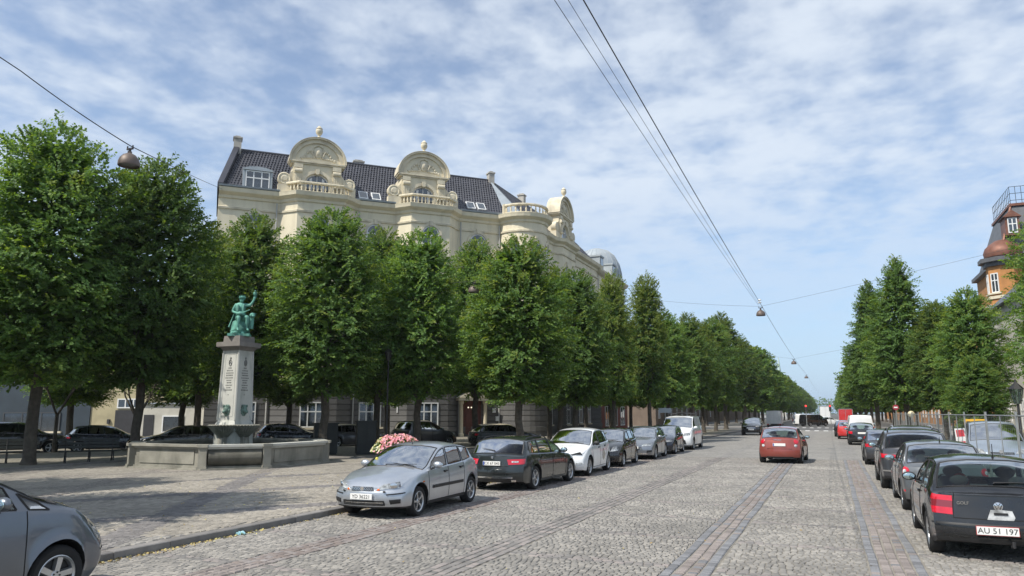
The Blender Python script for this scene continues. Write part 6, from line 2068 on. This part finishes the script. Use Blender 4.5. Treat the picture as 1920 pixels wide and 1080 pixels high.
J = {'pel': (0, .02, .80), 'sp': (-.02, .03, 1.02), 'ch': (-.03, .0, 1.28), 'nk': (-.01, -.03, 1.47), 'hd': (.03, -.07, 1.60), 'ht': (.04, -.08, 1.70),
     'rs': (-.23, .0, 1.36), 're': (-.36, .0, 1.08), 'rw': (-.14, -.22, .99), 'rh': (-.03, -.27, .98),
     'ls': (.18, -.02, 1.37), 'le': (.40, -.10, 1.36), 'lw': (.53, -.14, 1.58), 'lh': (.56, -.14, 1.68),
     'rp': (-.12, -.05, .77), 'rk': (-.02, -.46, .80), 'ra': (-.05, -.42, .30), 'rt': (.0, -.60, .20),
     'lp': (.12, -.05, .77), 'lk': (.34, -.38, .84), 'la': (.30, -.26, .34), 'lt': (.40, -.40, .24)}
Rr = {'pel': .19, 'sp': .17, 'ch': .19, 'nk': .075, 'hd': .105, 'ht': .09, 'rs': .095, 're': .07, 'rw': .048, 'rh': .05, 'ls': .095, 'le': .07, 'lw': .048, 'lh': .05,
      'rp': .13, 'rk': .095, 'ra': .058, 'rt': .05, 'lp': .13, 'lk': .095, 'la': .058, 'lt': .05}
for hnd, dx, dy, dz in (('rh', .9, -.3, -.1), ('lh', .15, -.1, 1)):      # five fingers on each hand
    b = Vector(J[hnd])
    for q in range(5):
        off_ = Vector((.02 * (q - 2), -.012 * (q % 2), .01 * (q - 2) if hnd == 'rh' else 0))
        dirn = Vector((dx, dy, dz)).normalized()
        l1 = (.05, .065, .07, .065, .05)[q]
        J['%s%da' % (hnd, q)] = tuple(b + off_ * 1.6 + dirn * l1)
        J['%s%db' % (hnd, q)] = tuple(b + off_ * 1.8 + dirn * l1 * 1.6 + Vector((.0, -.02, -.01)))
        Rr['%s%da' % (hnd, q)] = .014; Rr['%s%db' % (hnd, q)] = .010
ks_ = list(J)
ed = [('pel', 'sp'), ('sp', 'ch'), ('ch', 'nk'), ('nk', 'hd'), ('hd', 'ht'), ('ch', 'rs'), ('rs', 're'), ('re', 'rw'), ('rw', 'rh'), ('ch', 'ls'), ('ls', 'le'), ('le', 'lw'), ('lw', 'lh'),
      ('pel', 'rp'), ('rp', 'rk'), ('rk', 'ra'), ('ra', 'rt'), ('pel', 'lp'), ('lp', 'lk'), ('lk', 'la'), ('la', 'lt')]
for hnd in ('rh', 'lh'):
    for q in range(5): ed += [(hnd, '%s%da' % (hnd, q)), ('%s%da' % (hnd, q), '%s%db' % (hnd, q))]
skin("figure", [J[k] for k in ks_], [(ks_.index(a), ks_.index(b)) for a, b in ed], [Rr[k] for k in ks_], M_BRONZE, ST, 2, 0)
fa = MB()
fa.ball((.045, -.175, 1.64), (.02, .035, .025), 6, 5); fa.ball((.05, -.16, 1.585), (.035, .02, .012), 6, 4); fa.ball((.05, -.15, 1.545), (.035, .03, .025), 6, 5)
for s in (-1, 1): fa.ball((.045 + s * .04, -.165, 1.665), (.018, .012, .012), 6, 4); fa.ball((.03 + s * .11, -.07, 1.62), (.015, .03, .035), 6, 4)
fa.build("face", M_BRONZE, ST)
wr = MB()
for k in range(16):
    a = 2 * pi * k / 16
    c_ = Vector((.03 + .11 * cos(a), -.07 + .12 * sin(a), 1.72))
    d_ = Vector((cos(a) * .5, sin(a) * .5, rnd.uniform(.3, 1.1))).normalized()
    s_ = d_.cross(Vector((0, 0, 1))).normalized()
    wr.add([tuple(c_), tuple(c_ + d_ * .045 + s_ * .03), tuple(c_ + d_ * .085), tuple(c_ + d_ * .045 - s_ * .03)], [(0, 1, 2, 3)])
    wr.ball(tuple(c_ - Vector((0, 0, .03))), .045, 6, 4)
wr.ball((.02, -.02, 1.68), (.12, .12, .10), 10, 6)
wr.build("leaf_wreath", M_BRONZE, ST)
rk_ = MB()
pts_ = MB(); pts_.ball((0, .12, .34), (.42, .36, .42), 14, 10)
rk_.add([tuple(Vector(p) + Vector(p).normalized() * .13 * mnoise.noise(Vector(p) * 4.1)) for p in pts_.v], pts_.f, True)
rk_.box(-.46, -.46, -.01, .46, .42, .10)
for k in range(9): rk_.ball((rnd.uniform(-.42, .42), rnd.uniform(-.45, .3), .12), (.12, .12, .09), 7, 5)
rk_.build("rock_seat", M_BRONZE, ST)
ct = MB()
def coat(u, v):
    a = -.35 + u * 3.9
    z = 1.02 - v * .62
    r = .22 + .16 * v + .035 * sin(u * 22) * v
    return (-.05 + r * 1.15 * cos(a + .0), .08 + r * sin(a) * 1.0, z)
ct.grid(coat, [i / 20 for i in range(21)], [i / 8 for i in range(9)])
ct.grid(lambda u, v: tuple(Vector(coat(u, v)) * .97 + Vector((0, 0, .01))), [i / 20 for i in range(21)], [i / 8 for i in range(9)], flip=True)
for s in (-1, 1): ct.tube([(s * .12, -.17, 1.36), (s * .10, -.21, 1.15), (s * .15, -.20, .92)], [.045, .05, .04], 6)
ct.build("coat", M_BRONZE, ST)
lu = MB(); lu.ball((.02, -.30, .96), (.17, .12, .10), 10, 7); lu.tube([(.12, -.33, 1.0), (.42, -.45, 1.12)], [.03, .022], 6); lu.build("lute", M_BRONZE, ST)
gt_ = MB(); gt_.ball((.50, -.10, .92), (.13, .16, .12), 10, 7); gt_.ball((.56, -.22, .88), (.07, .12, .07), 8, 6)
for s in (-1, 1): gt_.tube([(.50 + s * .05, -.05, .98), (.52 + s * .11, .02, 1.02), (.54 + s * .12, -.06, 1.0)], [.03, .025, .012], 5)
gt_.tube([(.44, .0, .35), (.46, -.02, .6), (.48, -.05, .86)], [.12, .11, .10], 8)
gt_.build("animal_mask", M_BRONZE, ST)
bi = MB(); bi.ball((.57, -.15, 1.86), (.065, .09, .10), 10, 7); bi.ball((.58, -.19, 1.97), (.045, .05, .05), 8, 6); bi.tube([(.58, -.22, 1.97), (.59, -.28, 1.96)], [.015, .003], 5); bi.tube([(.57, -.08, 1.82), (.56, .02, 1.72)], [.04, .02], 6)
for s in (-1, 1): bi.ball((.57 + s * .06, -.13, 1.87), (.025, .08, .08), 6, 5)
bi.build("bird", M_BRONZE, ST)

# ------------------------------------------------------------------ lamps and wires
M_WIRE = mat("steel_wire", (.035, .035, .04), .6)
M_LAMPSH = mat("lamp_shade_copper", (0.135, 0.105, 0.09), .55, metal=.25, var=.2, scale=4, stain=.3, stain_col=(.10, .08, .07))
M_DIFF = mat("lamp_diffuser", (.16, .165, .165), .25)
def cat_pts(a, b, sag, n=14):
    a, b = Vector(a), Vector(b)
    return [a + (b - a) * (i / n) - Vector((0, 0, sag * 4 * (i / n) * (1 - i / n))) for i in range(n + 1)]
def wire(name, label, legs, r=.012, sag=.12):
    m = MB()
    for a, b in legs: m.tube(cat_pts(a, b, sag), r, 5, cap=False)
    return tag(m.build(name, M_WIRE), label, "cable", "overhead lamp cables")
def lamp(x, y, z, label, s=1.0):
    """z = bottom rim"""
    t = thing("hanging_lamp", label, "lamp", (x, y, z), 0, "street lamps hung from cables")
    t.scale = (s, s, s)
    m = MB(); m.lathe([(.245, 0), (.25, .02), (.245, .10), (.215, .19), (.15, .27), (.07, .315), (.05, .33), (.05, .37)], n=24, cap=False)
    m.lathe([(.235, .015), (.235, .10), (.2, .18), (.1, .25)], n=24, cap=False); m.build("shade", M_LAMPSH, t)
    m = MB(); m.lathe([(0, .02), (.15, .03), (.232, .05)], n=20); m.build("diffuser", M_DIFF, t)
    m = MB()
    m.tube([(0, 0, .37), (0, 0, .43)], .03, 8); m.box(-.10, -.02, .42, .10, .02, .46)
    for s_ in (-1, 1): m.tube([(s_ * .09, 0, .44), (s_ * .09, 0, .52)], .018, 6)
    m.build("bracket", M_WIRE, t)
    return t
lamp(-15.79, 12.56, 8.19, "large copper-brown bell lamp hanging against the sky above the left trees", 1.02)
lamp(-14.75, 30.1, 7.55, "bell lamp hanging in front of the lindens right of the round tower")
lamp(-3.3, 43.2, 7.45, "bell lamp hanging over the street below the long cable")
lamp(-3.25, 81.0, 7.0, "second bell lamp along the street, small above the junction", 1.05)
lamp(-3.2, 120.0, 7.2, "third, tiny bell lamp over the street near the vanishing point", 1.05)
wire("lamp_cable", "thin cable holding the large bell lamp, rising to the cream building's left corner", [((-15.79, 12.56, 8.72), (-43.3, 43.0, 19.6)), ((-15.79, 12.56, 8.72), (-16.75, 10.3, 9.9)), ((-16.75, 10.3, 9.9), (-21.0, .9, 14.9))], .013, .05)
wire("lamp_cable", "cable across the lindens holding the bell lamp right of the round tower", [((-14.75, 30.1, 8.08), (-37.0, 48.2, 11.5)), ((-14.75, 30.1, 8.08), (-12.6, 31.2, 8.3))], .012, .03)
wire("lamp_cable", "cross cable from the cream building over the street to the right-hand trees", [((-3.3, 43.2, 7.98), (-9.25, 45.4, 8.95)), ((-9.25, 45.4, 8.95), (-37.2, 48.8, 12.2)), ((-3.3, 43.2, 7.98), (12.6, 47.2, 11.6))], .006, .06)
wire("lamp_cable", "cross cable of the second street lamp above the junction", [((-3.25, 81.0, 7.55), (-24.9, 82, 11)), ((-3.25, 81.0, 7.55), (15.0, 83, 11))], .007, .05)
wire("long_cable", "thick dark cable running along the street from overhead down to the hanging lamp", [((-3.3, 6.0, 8.9), (-3.3, 43.2, 8.15)), ((-3.3, 43.2, 8.15), (-3.25, 81.0, 7.7)), ((-3.25, 81.0, 7.7), (-3.2, 120, 7.85)), ((-3.2, 120, 7.85), (-3.2, 240, 7.9))], .012, .10)
wire("thin_cable", "thin pale cable left of the thick one, running along the street", [((-3.62, 6.0, 8.62), (-3.4, 43.2, 8.05))], .006, .12)
wire("thin_cable", "middle one of the three cables running along the street", [((-3.50, 6.0, 8.80), (-3.36, 43.2, 8.10))], .005, .10)
ins = MB()
for z in (8.16, 8.30): ins.lathe([(0, -.05), (.08, -.03), (.09, 0), (.08, .03), (0, .05)], c=(-3.3, 42.9, z), n=10)
tag(ins.build("insulator", M_WFR), "pale double insulator on the long cable above the street lamp", "insulator")
pm = thing("wire_pole", "slender grey pole among the right-hand lindens carrying the cross cable", "pole", (12.6, 47.2, 0))
MB().tube([(0, 0, 0), (0, 0, 11.9)], [.11, .06], 8).build("pole", M_PIPE, pm)
pm = thing("wire_pole", "tall grey pole left of the view carrying the large lamp's cable", "pole", (-21.05, .9, 0))
MB().tube([(0, 0, 0), (0, 0, 15.2)], [.14, .08], 8).build("pole", M_PIPE, pm)
pm = thing("wire_pole", "grey pole by the crossing on the right carrying the second lamp's cable", "pole", (15.0, 83.0, 0))
MB().tube([(0, 0, 0), (0, 0, 11.2)], [.14, .08], 8).build("pole", M_PIPE, pm)

# ------------------------------------------------------------------ site fence and signs on the right
M_GALV = mat("galvanised_steel", (.30, .315, .31), .55, metal=.5, var=.15, scale=5)
FX = 3.95
for i in range(13):
    y = 14.0 + i * 3.5
    t = thing("fence_panel", "galvanised mesh fence panel, %s from the near end beside the parked cars" % ORD[i], "fence", (FX + rnd.uniform(-.06, .06), y, PZ), rnd.uniform(-.02, .02), "mesh fence panels along the right kerb")
    m = MB()
    L_ = 3.42
    for q in (0.02, L_): m.tube([(0, q, .1), (0, q, 2.02)], .024, 7)
    for z in (.16, 1.92): m.tube([(0, 0.02, z), (0, L_, z)], .018, 6)
    m.tube([(0, L_ / 2, .16), (0, L_ / 2, 1.92)], .014, 5)
    m.build("frame", M_GALV, t)
    m = MB()
    for k in range(17): m.tube([(.0, .10 + k * .2, .16), (.0, .10 + k * .2, 1.92)], .002, 3, cap=False)
    for k in range(7): m.tube([(.003, 0.02, .30 + k * .26), (.003, L_, .30 + k * .26)], .002, 3, cap=False)
    o = m.build("wire_mesh", M_GALV, t); o['kind'] = 'stuff'
    m = MB(); m.box(-.12, -.35, 0, .12, .35, .13); m.build("foot_block", M_CHIM, t)
M_YELS = mat("sign_yellow", (.75, .42, .02), .5, var=.05)
M_REDS = mat("sign_red", (.55, .03, .05), .5)
ys = thing("detour_sign", "yellow arrow-shaped detour board pointing right behind the mesh fence", "sign", (5.5, 36.4, 1.60), -.42)
m = MB(); m.slab([(-.45, 0), (.33, 0), (.48, .12), (.33, .24), (-.45, .24)], -.015, .015); m.build("board", M_YELS, ys)
m = MB()
for x0, x1 in ((-.36, -.20), (-.17, -.02), (.02, .12)): m.box(x0, -.018, .09, x1, -.0155, .15)
o = m.build("lettering", M_INK, ys); o['kind'] = 'stuff'
m = MB()
for x in (-.25, .2): m.tube([(x, .03, -1.5), (x, .03, .22)], .02, 6)
m.build("post", M_GALV, ys)
rs_ = thing("warning_board", "small tilted red and white board on the mesh fence before the pale blue-grey car", "sign", (4.05, 30.0, 1.02), -.35)
m = MB(); m.slab([(-.16, 0), (.16, .02), (.12, .56), (-.19, .54)], -.012, .012); m.build("board", M_WFR, rs_)
m = MB(); m.slab([(-.13, .26), (.11, .28), (.09, .51), (-.15, .49)], -.016, -.0125); m.slab([(-.11, .05), (.12, .07), (.115, .12), (-.115, .10)], -.016, -.0125); m.build("red_field", M_REDS, rs_)
ns = thing("traffic_sign", "red round traffic sign with white bar on a thin pole under the tall right linden", "sign", (3.9, 55.5, 0), -.1)
MB().tube([(0, 0, 0), (0, 0, 2.9)], .03, 7).build("pole", M_GALV, ns)
m = MB().tf(Matrix.Translation((0, -.04, 2.45)) @ Matrix.Rotation(pi / 2, 4, 'X')); m.lathe([(.18, -.01), (.18, .01), (0, .012)], n=20); m.build("disc", mat('sign_dark_red', (.28, .025, .04), .5), ns)
MB().box(-.11, -.062, 2.41, .11, -.053, 2.49).build("white_bar", M_WFR, ns)
M_GLOBE = mat("opal_globe", (.62, .55, .36), .3)
for x, y, lb in ((4.9, 57.0, "cream globe lamp nearest the tall right linden's trunk"), (6.4, 50.0, "cream globe lamp between the fence posts, middle one"), (7.6, 47.0, "cream globe lamp nearest the yellow detour board")):
    t = thing("globe_lamp", lb, "lamp", (x, y, PZ), 0, "cream globe lamps behind the fence")
    MB().tube([(0, 0, 0), (0, 0, 1.7)], [.06, .045], 8).build("post", M_BLACK, t)
    m = MB(); m.ball((0, 0, 1.9), .22, 14, 10); m.build("globe", M_GLOBE, t)
ln = thing("street_lantern", "old dark lantern on a post at the right edge below the big linden", "lamp", (7.0, 36.2, PZ))
m = MB(); m.tube([(0, 0, 0), (0, 0, .5), (0, 0, 2.35)], [.11, .06, .045], 8); m.build("post", M_BLACK, ln)
m = MB(); m.lathe([(.12, 2.35), (.24, 2.95)], n=6, smooth=False, cap=False); m.build("glass", M_GLASS, ln)
m = MB(); m.lathe([(.28, 2.95), (.20, 3.06), (.06, 3.2), (.03, 3.32), (0, 3.34)], n=6, smooth=False)
for k in range(6): m.tube([(.12 * cos(k * pi / 3), .12 * sin(k * pi / 3), 2.35), (.245 * cos(k * pi / 3), .245 * sin(k * pi / 3), 2.96)], .014, 4)
m.build("lantern_frame", M_BLACK, ln)
for x, y, lb in ((-3.35, 113.8, "left traffic light with red lit before the far left trees"), (-.2, 113.8, "right traffic light with red lit at the vanishing point")):
    t = thing("traffic_light", lb, "traffic light", (x, y, 0), 0, "traffic lights at the junction")
    MB().tube([(0, 0, 0), (0, 0, 2.9)], .05, 7).build("pole", M_GALV, t)
    m = MB(); m.box(-.16, -.1, 2.3, .16, .12, 3.25); m.build("housing", M_BLACK, t)
    m = MB(); m.ball((0, -.11, 3.05), (.12, .04, .12), 10, 6); m.build("red_lamp", mat("signal_red", (1, .04, .03), .3, emit=2.0), t)
    m = MB()
    for z in (2.75, 2.47): m.ball((0, -.11, z), (.1, .03, .1), 10, 6)
    m.build("dark_lamp", M_HUBD, t)
bs = thing("notice_board", "grey-green board on a post above the white van's roof under the trees", "sign", (-8.9 - 1.6, 51.3, 0), .1)
MB().tube([(0, 0.05, 0), (0, 0.05, 2.5)], .04, 6).build("post", M_GALV, bs)
m = MB(); m.box(-.42, -.03, 2.1, .42, .03, 2.42); m.build("board", M_ZINC, bs)

# ------------------------------------------------------------------ things on the square
M_BENCH = mat("bench_green_black", (.02, .026, .024), .6, var=.2)
def bench(x, y, rz, label):
    t = thing("park_bench", label, "bench", (x, y, PZ), rz, "dark park benches on the square")
    for k in range(4): MB().box(-1.1, -.42 + k * .12, .43, 1.1, -.32 + k * .12, .465).build("seat_slat", M_BENCH, t)
    for k in range(3):
        m = MB().tf(Matrix.Translation((0, .10 + k * .035, .56 + k * .14)) @ Matrix.Rotation(-.25, 4, 'X')); m.box(-1.1, -.012, 0, 1.1, .018, .11); m.build("back_slat", M_BENCH, t)
    for s in (-.85, 0, .85):
        m = MB()
        m.tube([(s, -.42, 0), (s, -.40, .25), (s, -.36, .42), (s, .05, .42), (s, .20, .95)], .025, 6)
        m.tube([(s, .22, 0), (s, .10, .22), (s, .05, .42)], .025, 6)
        m.build("leg", M_BLACK, t)
    return t
bench(-30.6, 20.0, radians(60), "dark bench at the far left under the big dark linden")
bench(-28.2, 21.8, radians(58), "dark bench right of the far left one, left of the fountain")
bench(-17.2, 38.2, radians(20), "dark bench under the lindens behind the dark estate car")
fp = thing("flower_planter", "round planter overflowing with pink and white petunias behind the silver hatchback", "planter", (-13.35, 21.6, PZ), 0, None, (.9, .9, .94))
m = MB(); m.lathe([(.30, 0), (.34, .06), (.30, .14), (.55, .62), (.66, .80), (.66, .86), (.58, .86)], n=20); m.build("bowl", M_SLABST, fp)
fm = MB(); rgf = random.Random(5)
for k in range(2600):
    a = rgf.uniform(0, 2 * pi); q = sqrt(rgf.random())
    r_ = .92 * q; z = .95 + .32 * (1 - q * q) - .28 * max(0, q - .7) * 2 + rgf.uniform(-.06, .04)
    p = Vector((r_ * cos(a), r_ * sin(a), z)); d = Vector((rgf.uniform(-1, 1), rgf.uniform(-1, 1), rgf.uniform(-.2, 1))).normalized(); s = d.orthogonal().normalized()
    fm.add([tuple(p), tuple(p + (d + s * .5) * .05), tuple(p + d * .11), tuple(p + (d - s * .5) * .05)], [(0, 1, 2, 3)])
o = fm.build("foliage", M_LEAF[0], fp)
pk_, wt_ = MB(), MB()
for k in range(780):
    a = rgf.uniform(0, 2 * pi); q = sqrt(rgf.random())
    r_ = .98 * q; z = 1.00 + .34 * (1 - q * q) - .36 * max(0, q - .7) * 2 + rgf.uniform(-.04, .05)
    p = Vector((r_ * cos(a), r_ * sin(a), z))
    nn = Vector((cos(a) * q * .9 + rgf.uniform(-.4, .4), sin(a) * q * .9 + rgf.uniform(-.4, .4), .7)).normalized()
    s = nn.orthogonal().normalized(); b = nn.cross(s)
    left = (p.x * .92 + p.y * .39) < -.52
    mm = wt_ if (left and rgf.random() < .85) else pk_
    rr = rgf.uniform(.036, .055)
    mm.add([tuple(p - nn * .03)] + [tuple(p + (s * cos(t * 1.2566) + b * sin(t * 1.2566)) * rr + nn * .008) for t in range(5)], [(0, 1 + t, 1 + (t + 1) % 5) for t in range(5)])
o = pk_.build("pink_petunias", mat("petal_pink", (.78, .38, .50), .6, island=.12, hue=(.86, .64, .72), trans=.25), fp); o['kind'] = 'stuff'
o = wt_.build("white_petunias", mat("petal_white", (.80, .80, .70), .6, island=.12, trans=.25), fp); o['kind'] = 'stuff'
M_CABG = mat("cabinet_dark", (.022, .027, .027), .6, var=.2)
for x, y, w_, h_, lb in ((-22.6, 30.0, 1.1, 1.45, "dark utility cabinet just right of the fountain, wider of the two"), (-20.9, 30.9, .9, 1.55, "dark utility cabinet nearer the flowers, taller of the two")):
    t = thing("utility_cabinet", lb, "cabinet", (x, y, PZ), pi / 4, "dark utility cabinets by the fountain")
    m = MB(); m.box(-w_ / 2, -.25, .08, w_ / 2, .25, h_); m.box(-w_ / 2 - .04, -.29, h_, w_ / 2 + .04, .29, h_ + .06); m.box(-w_ / 2 + .03, -.22, 0, w_ / 2 - .03, .22, .08); m.build("body", M_CABG, t)
    for s in (-1, 1):
        m = MB(); m.box(s * w_ / 4 - w_ / 4 + .02, -.266, .14, s * w_ / 4 + w_ / 4 - .02, -.251, h_ - .06); m.build("door", M_CABG, t)
sl = thing("thin_post", "thin dark post rising behind the flowers into the linden crown", "post", (-18.9, 29.6, PZ))
m = MB(); m.tube([(0, 0, 0), (0, 0, .6), (0, 0, 4.4)], [.09, .05, .04], 8); m.build("pole", M_BLACK, sl)
m = MB(); m.lathe([(.10, 4.4), (.18, 4.75), (.2, 4.8), (.05, 4.95), (0, 4.96)], n=8); m.build("lamp_head", M_BLACK, sl)
# ------------------------------------------------------------------ summer haze
hzm = bpy.data.materials.new("air")
hzm.use_nodes = True
hn, hl = hzm.node_tree.nodes, hzm.node_tree.links
hn.remove(hn['Principled BSDF'])
pv = hn.new("ShaderNodeVolumePrincipled")
pv.inputs['Color'].default_value = (0.86, 0.92, 1.0, 1)
pv.inputs['Density'].default_value = 0.0002
pv.inputs['Anisotropy'].default_value = 0.2
hl.new(pv.outputs[0], hn['Material Output'].inputs['Volume'])
hb = MB().box(-1550, -450, -1.4, 1550, 2550, 36).build("haze", hzm)
hb['kind'] = 'stuff'
